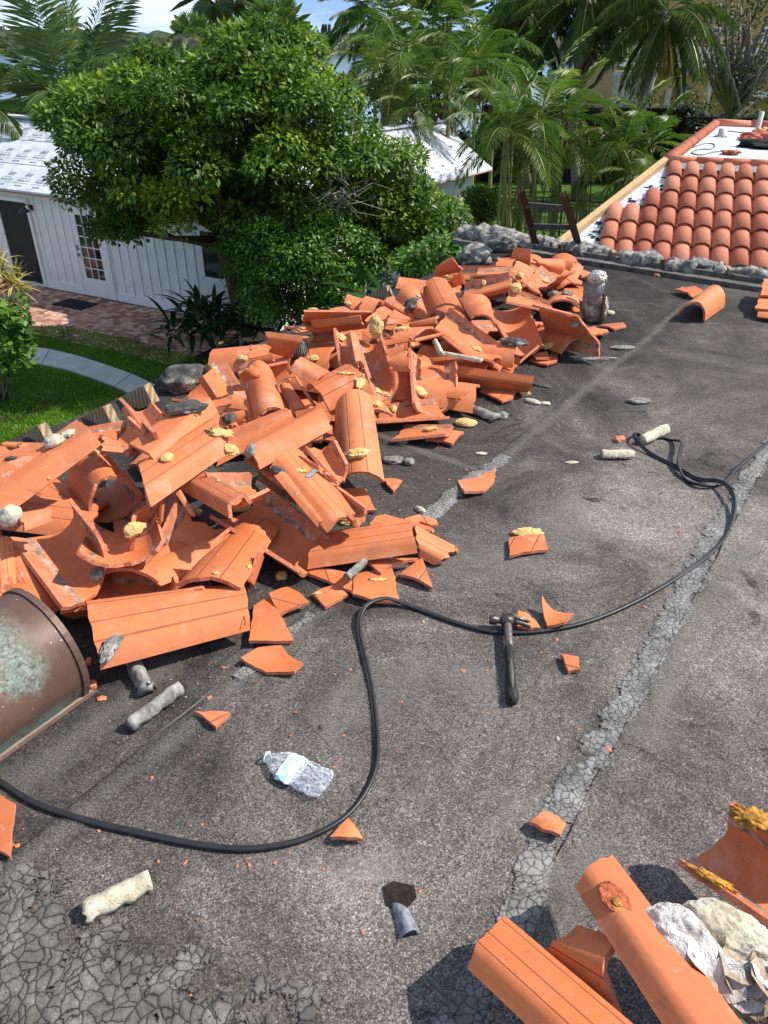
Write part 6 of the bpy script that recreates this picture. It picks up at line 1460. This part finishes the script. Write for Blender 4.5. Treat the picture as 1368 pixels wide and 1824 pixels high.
tree_px('low_shrub', 'low yellow-flecked shrubs along the eave behind upper heap', 'shrub', [T4], 11.5, 1.0, [44], .18, .34, 150, .09, .028, M['leaf_shrub'], trunk=P(790, 640, GZ), seed=8, nb=8, tw=.04)
# thin bare twigs showing in the crown
g = MB(); rr = np.random.default_rng(5); c0 = PY(610, 345, 12.6)
for k in range(26): e = c0+rr.normal(size=3)*np.array([.45, .2, .30]); g.tube([c0+rr.normal(size=3)*.1, (c0+e)/2+rr.normal(size=3)*.08, e], [.012, .008, .004], 5)
tag(g.build('bare_twigs', M['bark']), 'tangle of bare grey twigs at the lower right of large tree crown', 'twigs')
# rounded sea-grape like bush at left edge, clipped hedge
def round_leaf_bush(name, label, cat, poly, Y, thick, n, ls, mat, seed, base, per=70):
    rng = np.random.default_rng(seed); cs = crown_centres(poly, Y, thick, n, rng); root = thing(name, base, label, cat)
    a = clumps(cs, .16, .26, per, ls, ls*.45, rng, droop=.15); leaves_mesh('foliage', *a[:5], mat, root, a[5], .1)
    g = MB()
    for k in range(6): e = cs[rng.integers(len(cs))]; g.tube([np.array(base)+rng.normal(size=3)*[.05, .05, 0], (np.array(base)+e)/2+rng.normal(size=3)*.06, e], [.035, .025, .012], 7)
    g.build('stem', M['bark'], root, True)
round_leaf_bush('round_leaved_bush', 'dark bush with round leaves at left picture edge above the mulch', 'bush', [(-60, 540), (0, 535), (30, 550), (45, 590), (40, 640), (10, 680), (-60, 690)], 11.5, .5, 44, .12, M['leaf_shrub'], 9, P(2, 716, GZ))
HG = [(822, 338), (850, 330), (880, 340), (886, 370), (880, 402), (825, 400), (816, 370)]
tree_px('clipped_hedge', 'rounded clipped yellow-green hedge bush at the end of white wing', 'hedge', [HG], 20.5, .5, [60], .18, .28, 260, .06, .024, M['leaf_shrub'], trunk=P(852, 440, GZ), seed=10, nb=6, tw=.06)
# long dark hedge wall at the back right
def hedge_wall(px0, px1, ytop, Y, label, seed, mat, dens=1.0, h=3.6):
    rng = np.random.default_rng(seed); A = PY(px0, ytop, Y); B = PY(px1, ytop, Y); top = A[2]; root = thing('tall_hedge', (A[0], A[1], GZ), label, 'hedge'); L = B[0]-A[0]; n = int(L*44*dens)
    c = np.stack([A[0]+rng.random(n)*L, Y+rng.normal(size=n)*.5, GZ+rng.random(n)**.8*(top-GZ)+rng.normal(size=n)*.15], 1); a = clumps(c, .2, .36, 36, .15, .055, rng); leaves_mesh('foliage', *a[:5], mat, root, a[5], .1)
    g = MB(); g.poly([(A[0], Y-.15), (B[0], Y-.15), (B[0], Y+.35), (A[0], Y+.35)], GZ, top-.25); g.build('inner_branches', M['soil'], root)
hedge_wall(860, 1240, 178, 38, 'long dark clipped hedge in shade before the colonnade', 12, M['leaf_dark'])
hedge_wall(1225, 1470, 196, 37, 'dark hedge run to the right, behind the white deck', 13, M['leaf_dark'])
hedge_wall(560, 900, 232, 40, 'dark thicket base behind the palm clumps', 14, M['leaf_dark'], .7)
# strap-leaf plants -----------------------------------------------------------
def strap_leaf(C, d, up, L, w, droop, V, F, A, var, seg=5):
    d = d/np.linalg.norm(d); s = np.cross(d, up); s = s/(np.linalg.norm(s)+1e-9); b = len(V); p = C.copy(); dd = d.copy()
    for i in range(seg+1):
        t = i/seg; ww = w*math.sin(math.pi*min(1, .12+t*.9))**.7*(1 if t < 1 else .05); n_ = np.cross(s, dd)
        V += [p-s*ww+n_*ww*.35, p, p+s*ww+n_*ww*.35]; A += [var]*3
        p = p+dd*L/seg; dd = dd+np.array([0, 0, -droop/seg]); dd = dd/np.linalg.norm(dd)
    for i in range(seg):
        k = b+i*3; F += [(k, k+1, k+4, k+3), (k+1, k+2, k+5, k+4)]
def strap_plant(name, label, cat, base, n, L, w, droop, mat, seed, stemh=0.0, elev=(.2, 1.3), parent_stem=True, group=None, spread=.15):
    rng = random.Random(seed); V = []; F = []; A = []; base = np.array(base, float); root = thing(name, base, label, cat, group)
    for k in range(n):
        az = rng.uniform(0, 2*math.pi); el = rng.uniform(*elev); d = np.array([math.cos(az)*math.cos(el), math.sin(az)*math.cos(el), math.sin(el)]); c = base+np.array([rng.uniform(-spread, spread), rng.uniform(-spread, spread), stemh*rng.uniform(.75, 1)]); ll = L*rng.uniform(.7, 1.15)
        strap_leaf(c, d, np.array([0, 0, 1.0])+d*.01, ll, w*rng.uniform(.8, 1.2), droop*rng.uniform(.6, 1.3), V, F, A, rng.random())
    mk('leaf_cluster', V, F, mat, root, attr=A)
    if stemh > .05: g = MB(); g.tube([base, base+[.02, 0, stemh*.5], base+[0, 0, stemh]], [.035, .03, .025], 8); g.build('stem', M['bark'], root, True)
    return root
for i, (px, py, n, L, w) in enumerate(((340, 640, 34, 1.0, .055), (390, 650, 30, 1.0, .055), (432, 655, 24, .9, .05), (365, 600, 26, 1.1, .055), (490, 650, 22, .8, .05))):
    b = P(px, py, GZ)
    if True:
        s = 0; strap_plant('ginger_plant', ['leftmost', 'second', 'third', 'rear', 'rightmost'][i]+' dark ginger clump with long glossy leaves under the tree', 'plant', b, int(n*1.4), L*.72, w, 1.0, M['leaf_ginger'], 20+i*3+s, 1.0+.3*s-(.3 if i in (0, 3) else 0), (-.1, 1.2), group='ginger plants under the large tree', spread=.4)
for i, (px, py, h) in enumerate(((22, 560, 1.15), (40, 560, .75), (8, 575, 1.6))):
    b = P(px, py, GZ); strap_plant('dracaena', ['yellow striped dracaena head nearest the screen door', 'lower yellow striped dracaena head', 'tall yellow striped dracaena at picture edge'][i], 'plant', b, 60, .62, .022, .8, M['leaf_dracaena'], 50+i, h, (-.3, 1.4), spread=.06)
for i, (px, py) in enumerate(((10, 545), (28, 582))): strap_plant('red_cordyline', ['red leaved cordyline behind the dracaena', 'small reddish cordyline by the brick patio edge'][i], 'plant', P(px, py, GZ), 30, .5, .035, .6, M['leaf_red'], 60+i, .5-.3*i, (.1, 1.4), spread=.08)
for i, (px, py, z) in enumerate(((650, 500, -1.6), (735, 480, -1.9), (760, 455, -2.2), (810, 455, -1.9), (850, 420, -2.4), (700, 530, -1.3), (560, 640, -2))):
    q = P(px, py, z); b = np.array([q[0], q[1], GZ]); strap_plant('bird_of_paradise', ['broad leaved plant behind the heap centre', 'broad leaf plant right of the shrub', 'broad green plant near fence side', 'yellow-green strap plant near the curb end', 'strap leaved plant by the clipped hedge', 'single broad leaf plant close to the eave', 'low broad leaf plant in deep shade'][i], 'plant', b, 13, .7, .07, .9, M['leaf_ginger'] if i in (0, 1, 5, 6) else M['leaf_shrub'], 70+i, q[2]-GZ, (.1, 1.3), spread=.15)
# palms ----------------------------------------------------------------------
def frond(V, F, A, C, az, el, L, droop, lf, lw, n, hang, rng, vr, tw=0):
    """pinnate frond: tapered rachis strip with drooping leaflets both sides"""
    d = np.array([math.cos(az)*math.cos(el), math.sin(az)*math.cos(el), math.sin(el)]); seg = 12; p = C.copy(); P_ = []; D_ = []
    for i in range(seg+1):
        P_.append(p.copy()); D_.append(d.copy()); p = p+d*L/seg; d = d+np.array([0, 0, -droop/seg*(.5+i/seg)]); d = d/np.linalg.norm(d)
    side0 = np.array([-math.sin(az), math.cos(az), 0])
    b = len(V)
    for i in range(seg+1):
        w = L*.009*(1.15-i/seg); V += [P_[i]-side0*w, P_[i]+side0*w, P_[i]+np.array([0, 0, -w*1.4])]; A += [.9]*3
    for i in range(seg):
        k = b+i*3; F += [(k, k+1, k+4, k+3), (k+1, k+2, k+5, k+4), (k+2, k, k+3, k+5)]
    for j in range(n):
        t = .13+.87*j/(n-1); f = t*seg; i = min(seg-1, int(f)); q = P_[i]*(1-f+i)+P_[i+1]*(f-i); dd = D_[min(seg, i+1)]
        ll = lf*math.sin(math.pi*(.12+.80*t))**.6*rng.uniform(.85, 1.1)
        for s in (-1, 1):
            up = np.cross(side0, dd); e = side0*s*(.85)+dd*(.55+.35*t)-up*0+np.array([0, 0, -hang*rng.uniform(.5, 1.2)])+rng.normal(size=3)*.06; e = e/np.linalg.norm(e); wv = np.cross(e, np.array([0, 0, 1.])+e*.1); wv = wv/(np.linalg.norm(wv)+1e-9)
            wd = np.cross(wv, e)*lw*.3; m_ = q+e*ll*.55; tip = m_+(e+np.array([0, 0, -hang*.9]))*ll*.45; b = len(V); vv = min(1, max(0, vr+rng.normal()*.12))
            V += [q, m_-wv*lw+wd, m_+wv*lw+wd, tip]; A += [vv]*4; F += [(b, b+1, b+3), (b, b+3, b+2)]
def palm(name, label, cat, crown, base, R, nf, kind, seed, group=None, trunk_r=.13, dry=0, elr=(-.5, 1.3), mat='frond', lean=0):
    rng = np.random.default_rng(seed); crown = np.array(crown, float); base = np.array(base, float); root = thing(name, base, label, cat, group); V = []; F = []; A = []
    for k in range(nf):
        az = k*2.399+rng.normal()*.25; t = (k+.5)/nf; el = elr[1]-(elr[1]-elr[0])*t**.8
        if kind == 'coco': frond(V, F, A, crown, az, el, R*rng.uniform(.85, 1.1), 1.3 if el < .8 else .6, R*.25, .0115*R/3, 66, .30 if el > .5 else .6, rng, .45+.25*(1-t)-.15*(rng.random() < .3))
        elif kind == 'areca': frond(V, F, A, crown, az, el, R*rng.uniform(.85, 1.1), 1.7, R*.26, .0115*R/1.6, 46, .16, rng, .5+rng.normal()*.15)
        elif kind == 'fan':
            d = np.array([math.cos(az)*math.cos(el), math.sin(az)*math.cos(el), math.sin(el)]); st = crown+d*R*.5; s = np.cross(d, [0, 0, 1.]); s = s/(np.linalg.norm(s)+1e-9); u_ = np.cross(s, d)
            b = len(V); V += [crown, crown+s*.02, st, st+s*.02]; A += [.7]*4; F += [(b, b+1, b+3, b+2)]
            for j in range(30):
                a_ = (j/29-.5)*4.6; e = d*math.cos(a_)+s*math.sin(a_)+u_*.15; e = e/np.linalg.norm(e); wv = np.cross(e, u_); L = R*.55*(1-.25*abs(a_)/2.2); m_ = st+e*L*.6; tip = m_+(e+np.array([0, 0, -.5]))*L*.42; b = len(V)
                V += [st, m_-wv*R*.014, m_+wv*R*.014, tip]; A += [min(1, max(0, .45+rng.normal()*.2))]*4; F += [(b, b+1, b+3), (b, b+3, b+2)]
    mk('fronds', V, F, M[mat], root, attr=A)
    if dry:
        V = []; F = []; A = []
        for k in range(dry):
            az = k*2.4+1; frond(V, F, A, crown-np.array([0, 0, .15]), az, -1.1+rng.normal()*.1, R*.62, .6, R*.13, .018*R/3, 26, .9, rng, .4)
        mk('dry_fronds', V, F, M['frond_dry'], root, attr=A)
    g = MB(); n = 7; pts = [base+(crown-base)*(i/n)+np.array([lean*math.sin(math.pi*i/n), 0, 0]) for i in range(n+1)]; g.tube(pts, [trunk_r*(1.35 if i == 0 else 1.05-.25*i/n) for i in range(n+1)], 10); g.build('trunk', M['bark'] if kind != 'areca' else M['stem'], root, True)
    return root
def palm_px(name, label, px, py, Y, R, nf, kind, seed, basex=None, by=None, **k):
    c = PY(px, py, Y); bx = PY(basex if basex is not None else px, by if by else py+100, Y)[0]; return palm(name, label, 'palm', c, (bx, c[1], GZ), R, nf, kind, seed, **k)
palm_px('coconut_palm', 'large young coconut palm with upright fronds before the lagoon, upper left', 128, 205, 27, 4.8, 16, 'coco', 1, elr=(.1, 1.5), trunk_r=.2)
palm_px('coconut_palm', 'small palm with drooping fronds by the white boat, picture edge', -25, 190, 23, 2.0, 8, 'coco', 2, elr=(-.3, 1.0))
palm_px('cabbage_palm', 'palm at the top with shaggy dry skirt above the round tree', 389, -22, 30, 1.7, 18, 'fan', 3, dry=26, elr=(-.9, 1.2), trunk_r=.17)
palm_px('fan_palm', 'grey-green fan palm peeking over the crown of the round tree', 492, 66, 22, 1.05, 24, 'fan', 4, elr=(.0, 1.4), mat='frond_areca')
palm_px('fan_palm', 'small fan palm left of the shaggy palm, over tree crown', 345, 72, 24, .8, 12, 'fan', 5, elr=(.3, 1.4), mat='frond_areca')
palm_px('coconut_palm', 'pale palm frond tip showing above the left side of tree crown', 252, 120, 24, 1.5, 9, 'coco', 6, elr=(.2, .9))
palm_px('coconut_palm', 'tall dark coconut palm above the gap with the far shore', 668, 22, 36, 2.7, 16, 'coco', 7, group=None, lean=.4)
palm_px('fan_palm', 'fan palm at top centre against the sky', 800, 28, 30, 1.5, 20, 'fan', 8, elr=(-.1, 1.4), mat='frond_areca')
for i, (px, py, Y, R, nf, by, lab) in enumerate(((720, 120, 25, 2.2, 16, 250, 'tall areca palm stem above the wing ridge'), (668, 120, 28, 1.7, 12, 250, 'areca palm beside far shore gap'), (690, 60, 30, 2.3, 14, 250, 'upper areca palm below the dark coconut palm'), (765, 70, 29, 2.3, 14, 250, 'areca palm with arching frond below fan palm'), (850, 105, 26, 2.1, 14, 250, 'areca palm with curved bright frond, centre top'), (800, 165, 24, 1.9, 13, 250, 'areca palm with yellowing lower fronds'), (745, 195, 23.5, 1.5, 12, 250, 'short areca palm just behind the wing ridge'), (690, 165, 26, 1.7, 12, 250, 'areca palm half behind the tree crown'), (880, 170, 27, 1.9, 13, 250, 'areca palm near the gravelled lawn side'), (640, 165, 27, 1.1, 10, 250, 'leftmost areca palm next to the water'))):
    palm_px('areca_palm', lab, px, py, Y, R, nf, 'areca', 20+i, dry=5 if i % 2 == 0 else 2, elr=(-.2, 1.45), mat='frond_areca', trunk_r=.07, group='areca palms behind the white wing')
for i, (px, py, Y, R, nf, lab) in enumerate(((905, 235, 19.5, 1.7, 14, 'areca palm over the end of white wing'), (958, 215, 20.5, 2.1, 16, 'big green areca palm left of the ladder'), (1000, 230, 21.5, 1.9, 14, 'areca palm behind the ladder'), (930, 300, 21, .9, 9, 'low areca palm beside clipped hedge'), (1050, 255, 21.5, 1.2, 11, 'low areca palm above the black fence'), (1108, 262, 21, 1.8, 15, 'areca palm left of the rake board'), (1160, 258, 21.5, 1.7, 14, 'areca palm behind top of the rake board'), (1128, 310, 20, 1.2, 10, 'lowest areca palm touching the rake board'))):
    root = palm_px('areca_palm', lab, px, py, Y, R, nf, 'areca', 40+i, elr=(-.35, 1.45), mat='frond_areca', trunk_r=.05, group='areca palms on the right lawn')
    g = MB(); rr = random.Random(i); c = np.array(PY(px, py, Y))
    for k in range(5): g.tube([(c[0]+rr.uniform(-.5, .5), c[1]+rr.uniform(-.3, .3), GZ), (c[0]+rr.uniform(-.35, .35), c[1], GZ+1.4), (c[0]+rr.uniform(-.15, .15), c[1], c[2])], [.04, .035, .025], 7)
    g.build('side_stems', M['stem'], root, True)
for i, (px, py, Y, R, bx, lab) in enumerate(((1048, -5, 33, 2.8, 1046, 'tall coconut palm with slim trunk left of the colonnade'), (945, 25, 36, 2.9, 950, 'coconut palm with trunk near the aqua patch'), (1188, 20, 31, 2.9, 1150, 'coconut palm with hanging dark dead fronds before the mansion'))):
    palm_px('coconut_palm', lab, px, py, Y, R, 22, 'coco', 60+i, basex=bx, by=230, dry=14 if i == 2 else 4, trunk_r=.19, elr=(-.8, 1.3), group=None, lean=-.3)
# trees beyond
tree_px('broadleaf_tree', 'vivid green broadleaf tree between the coconut palms, upper right', 'tree', [[(1040, -60), (1110, -60), (1125, 40), (1110, 110), (1085, 120), (1040, 90)], [(880, 80), (930, 70), (960, 100), (940, 150), (890, 145)]], 35, 2, [46, 24], .5, .95, 120, .24, .075, M['leaf_shrub'], seed=31, nb=20, tw=.2)
tree_px('broadleaf_tree', 'dark broadleaf tree at the top behind the coconut palms', 'tree', [[(880, -60), (1040, -60), (1030, 20), (980, 70), (920, 80), (880, 40)]], 39, 2, [46], .5, 1.0, 110, .26, .08, M['leaf_dark'], seed=32, nb=16, tw=.2)
tree_px('broadleaf_tree', 'sparse grey-green tree with twisting limbs in front of the mansion', 'tree', [[(1240, -60), (1440, -60), (1440, 110), (1368, 140), (1300, 150), (1250, 120), (1225, 60)], [(1270, 100), (1380, 110), (1380, 190), (1320, 200), (1280, 180)]], 34, 2.4, [90, 30], .4, .9, 52, .18, .045, M['leaf_grey'], trunk=(PY(1305, 200, 34)[0], 34, GZ), seed=33, nb=60, tw=.26, bark='bark')
tree_px('broadleaf_tree', 'dark trees massed behind the areca clumps, top centre', 'tree', [[(660, 110), (700, 70), (780, 60), (870, 40), (920, 60), (910, 220), (700, 230), (640, 200)]], 41, 2, [70], .6, 1.1, 95, .30, .09, M['leaf_dark'], seed=34, nb=10, tw=.2)
# mansion --------------------------------------------------------------------
def mansion():
    Y = 55; root = thing('ochre_mansion', PY(1150, 200, Y)*[1, 1, 0]+[0, 0, GZ], 'ochre three storey mansion with white balustrades behind trees, upper right', 'building')
    X = lambda px, py=100: PY(px, py, Y)[0]
    Zp = lambda py, px=1200: PY(px, py, Y)[2]
    x0_, x1_ = X(1104), X(1480); g = MB(); g.poly([(x0_, Y), (x1_, Y), (x1_, Y+12), (x0_, Y+12)], GZ, Zp(-110)); g.build('wall', M['ochre'], root)
    g = MB()
    for py in (112, 163): z = Zp(py); g.box(((X(1104)+x1_)/2 if py < 150 else (X(1290)+x1_)/2, Y-.6, z-.1), (x1_-(X(1104) if py < 150 else X(1290)), 1.2, .22))
    g.build('cornice', M['white_paint'], root)
    for (a, b_, y0, y1) in ((1138, 1158, 82, 107), (1248, 1272, 48, 72), (1350, 1372, 48, 75), (1232, 1256, 138, 165), (1180, 1200, 84, 106), (1300, 1320, 86, 108)):
        w = MB(); w.box(((X(a)+X(b_))/2, Y-.03, (Zp(y0)+Zp(y1))/2), (X(b_)-X(a), .08, Zp(y0)-Zp(y1))); wo = w.build('window', M['glass'], root)
        w = MB(); xa, xb, za, zb_ = X(a), X(b_), Zp(y1), Zp(y0)
        for x in (xa, (xa+xb)/2, xb): w.box((x, Y-.09, (za+zb_)/2), (.09, .08, zb_-za+.1))
        for z in (za, (za+zb_)/2, zb_): w.box(((xa+xb)/2, Y-.10, z), (xb-xa+.12, .08, .09))
        w.build('frame', M['white_trim'], wo)
    g = MB(); z = Zp(112)
    for x in np.arange(X(1104), X(1430), .22): g.box((x, Y-1.1, z+.42), (.10, .10, .62))
    g.box(((X(1104)+X(1430))/2, Y-1.1, z+.80), (X(1430)-X(1104), .2, .12)); g.build('balustrade', M['white_trim'], root)
    for px in (1183, 1206, 1252): q = MB(); q.lathe([(.25, 0), (.22, .2), (.18, .3), (.17, 4.2), (.24, 4.4)], Matrix.Translation(Vector((X(px, 150), Y-1.2, Zp(200)))), 12); q.build('column', M['cream_stone'], root, True)
    g = MB(); xc = X(1186, 170); 
    for k in range(12): t0_, t1_ = math.pi*k/12, math.pi*(k+1)/12; g.bar((xc+1.6*math.cos(t0_), Y-2.5, Zp(190)+1.6*math.sin(t0_)), (xc+1.6*math.cos(t1_), Y-2.5, Zp(190)+1.6*math.sin(t1_)), .5, .35, up=(0, 1, 0))
    g.build('arch', M['ochre'], root)
mansion()
def colonnade():
    Y = 47; b = PY(1120, 190, Y); root = thing('stone_colonnade', (b[0], b[1], GZ), 'row of pale stone columns in the mansion garden', 'colonnade'); X = lambda px: PY(px, 150, Y)[0]
    zt0 = PY(1120, 134, Y)[2]
    for px in (1098, 1110, 1120, 1130, 1140, 1150, 1160): q = MB(); q.lathe([(.22, 0), (.20, .12), (.15, .2), (.135, zt0-GZ-.3), (.20, zt0-GZ-.12), (.22, zt0-GZ)], Matrix.Translation(Vector((X(px), Y, GZ))), 14); q.build('column', M['cream_stone'], root, True)
    g = MB(); g.bar((X(1092), Y, zt0+.1), (X(1166), Y, zt0+.1), .4, .2); g.build('beam', M['cream_stone'], root)
colonnade()
g = MB(); a = PY(1005, 150, 44); g.box((a[0], 44, a[2]), (1.8, .4, 1.3)); 
tag(g.build('aqua_screen', simple('aqua_cloth', (.10, .42, .50), .8, 4, .2)), 'aqua coloured screen glimpsed between palm trunks', 'screen')
# waterfront bits on the left
def boat():
    b = PY(18, 192, 46); root = thing('white_boat', (b[0], b[1], -5.0), 'white boat with a sloping canopy moored at the lagoon edge', 'boat'); x, y = b[0], b[1]
    V = []; F = []
    for i in range(9):
        t = i/8; w = 1.3*math.sin(math.pi*min(1, .5+.5*(1-t)**.7))*(1 if t < .5 else 1-(t-.5)*1.6); w = max(w, .05)
        for s, z in ((-1, 1.3+.5*t), (-.7, .0), (0, -.3), (.7, 0), (1, 1.3+.5*t)): V.append((x-4+8*t, y+s*w, -5+z))
    for i in range(8):
        for k in range(4): q = i*5+k; F.append((q, q+5, q+6, q+1))
        F.append((i*5, i*5+4, i*5+9, i*5+5))
    mk('hull', V, F, M['white_trim'], root)
    g = MB(); g.add([(x-2.6, y-1, -2.2), (x+1.4, y-1, -3.0), (x+1.4, y+1, -3.0), (x-2.6, y+1, -2.2), (x-2.6, y-1, -2.1), (x+1.4, y-1, -2.9), (x+1.4, y+1, -2.9), (x-2.6, y+1, -2.1)], [(3, 2, 1, 0), (4, 5, 6, 7), (0, 1, 5, 4), (1, 2, 6, 5), (2, 3, 7, 6), (3, 0, 4, 7)]); g.build('canopy', M['white_paint'], root)
    g = MB()
    for sx in (-2.4, 1.2):
        for s in (-.9, .9): g.bar((x+sx, y+s, -3.8), (x+sx, y+s, -2.3), .06, .06, up=(0, 1, 0))
    g.build('canopy_post', M['metal'], root)
boat()
def outbuilding():
    ap = PY(152, 141, 33); ez = PY(140, 175, 33)[2]; x, z = ap[0], ap[2]; root = thing('gabled_boathouse', (x, 34, GZ), 'small white gabled roof peak rising between the coconut palm and round tree', 'building'); w = 2.6; zz = z-1.15
    mk('roof', [(x-w, 33, zz), (x, 33, z), (x+w, 33, zz), (x-w, 39, zz), (x, 39, z), (x+w, 39, zz), (x-w, 33, zz-.1), (x+w, 33, zz-.1), (x, 33, z-.1)], [(0, 1, 4, 3), (1, 2, 5, 4), (0, 6, 8, 1), (1, 8, 7, 2)], M['underlay'], root)
    g = MB(); g.add([(x-w+.25, 33.2, GZ), (x+w-.25, 33.2, GZ), (x+w-.25, 33.2, zz), (x, 33.2, z-.13), (x-w+.25, 33.2, zz), (x-w+.25, 38.8, GZ), (x+w-.25, 38.8, GZ), (x+w-.25, 38.8, zz), (x, 38.8, z-.13), (x-w+.25, 38.8, zz)], [(0, 1, 2, 3, 4), (9, 8, 7, 6, 5), (1, 6, 7, 2), (5, 0, 4, 9)]); g.build('wall', M['white_paint'], root)
outbuilding()
def condo(px0, px1, ytop, Y, lab, nf):
    a, b_ = PY(px0, 85, Y), PY(px1, 85, Y); zt2 = PY(px0, ytop, Y)[2]; root = thing('far_building', (a[0], Y, -5), lab, 'building'); w = b_[0]-a[0]
    g = MB(); g.box(((a[0]+b_[0])/2, Y+6, (zt2-5)/2), (w, 12, zt2+5)); g.build('wall', M['condo'], root)
    g = MB(); H = zt2+3
    for i in range(nf):
        for k in range(max(2, int(w/4))): g.box((a[0]+(k+.5)*w/max(2, int(w/4)), Y-.1, 1.5+(i+.5)*(zt2-2)/nf), (1.8, .2, 1.4))
    g.build('window', M['glass'], root)
condo(-14, 17, 46, 560, 'tall white tower on far shore at left picture edge', 6)
condo(54, 76, 57, 570, 'lower white block on the far shore behind the palm fronds', 3)
condo(205, 232, 82, 545, 'low white house on the far shore left of tree crown', 1)
condo(578, 598, 86, 548, 'small white shore house in the gap right of tree crown', 1)
# pines on the far shore in the gap
for i, px in enumerate((576, 581, 587)):
    q = PY(px, 80, 550); root = thing('far_pine', (q[0], 550, -3), ['left', 'middle', 'right'][i]+' of three slender dark pines on the far shore', 'tree', 'slender pines on the far shore')
    g = MB(); rr = random.Random(i)
    for k in range(7): v_, f_ = blob((q[0]+rr.uniform(-.5, .5), 550, 2+k*1.35), (1.7-k*.13, 1.4, 1.2), .4, 1.5, 2, None, i*9+k); g.add(v_, f_)
    g.build('crown', M['leaf_grey'], root); g = MB(); g.tube([(q[0], 550, -3), (q[0], 550, 11)], [.3, .1], 6); g.build('trunk', M['bark'], root)
# dock piles
for i, (px, py) in enumerate(((52, 150), (30, 158))):
    q = PY(px, py, 60); g = MB(); g.tube([(q[0], 60, -5.5), (q[0], 60, q[2]+.6)], [.15, .15], 8); tag(g.build('mooring_pile', M['wood_dark']), ['thicker dark mooring pile in lagoon, nearer the palm', 'mooring pile in lagoon nearer the picture edge'][i], 'pile', 'mooring piles in the lagoon')
# grass blades on the near lawn ----------------------------------------------
def grass():
    rng = np.random.default_rng(4); poly = [(-10, 640), (60, 655), (120, 665), (220, 705), (300, 755), (330, 800), (-10, 900)]; poly2 = [(-10, 598), (45, 582), (130, 585), (230, 605), (300, 625), (420, 660), (380, 720), (290, 688), (140, 634), (45, 616), (-10, 606)]
    pts = []
    for pl, n in ((poly, 60000), (poly2, 26000)):
        w = [P(*q, GZ)[:2] for q in pl]; xs = [q[0] for q in w]; ys = [q[1] for q in w]; c = np.stack([rng.uniform(min(xs), max(xs), n), rng.uniform(min(ys), max(ys), n)], 1); ok = np.array([in_poly(a, b, w) for a, b in c]); pts.append(c[ok])
    c = np.concatenate(pts); n = len(c); C = np.concatenate([c, np.full((n, 1), GZ)], 1); D = rng.normal(size=(n, 3))*.45; D[:, 2] = 1; Nn = rng.normal(size=(n, 3)); Nn[:, 2] *= .2
    big = np.array([noise.noise((x*1.2, y*1.2, 0)) for x, y in c]); o = leaves_mesh('grass', C, D, Nn, rng.uniform(.05, .10, n), rng.uniform(.006, .011, n), M['grass'], None, np.clip(.5+big*.5+rng.normal(size=n)*.2, 0, 1)); tag(o, kind='stuff', label='short lawn grass beside the curved concrete walk')
grass()
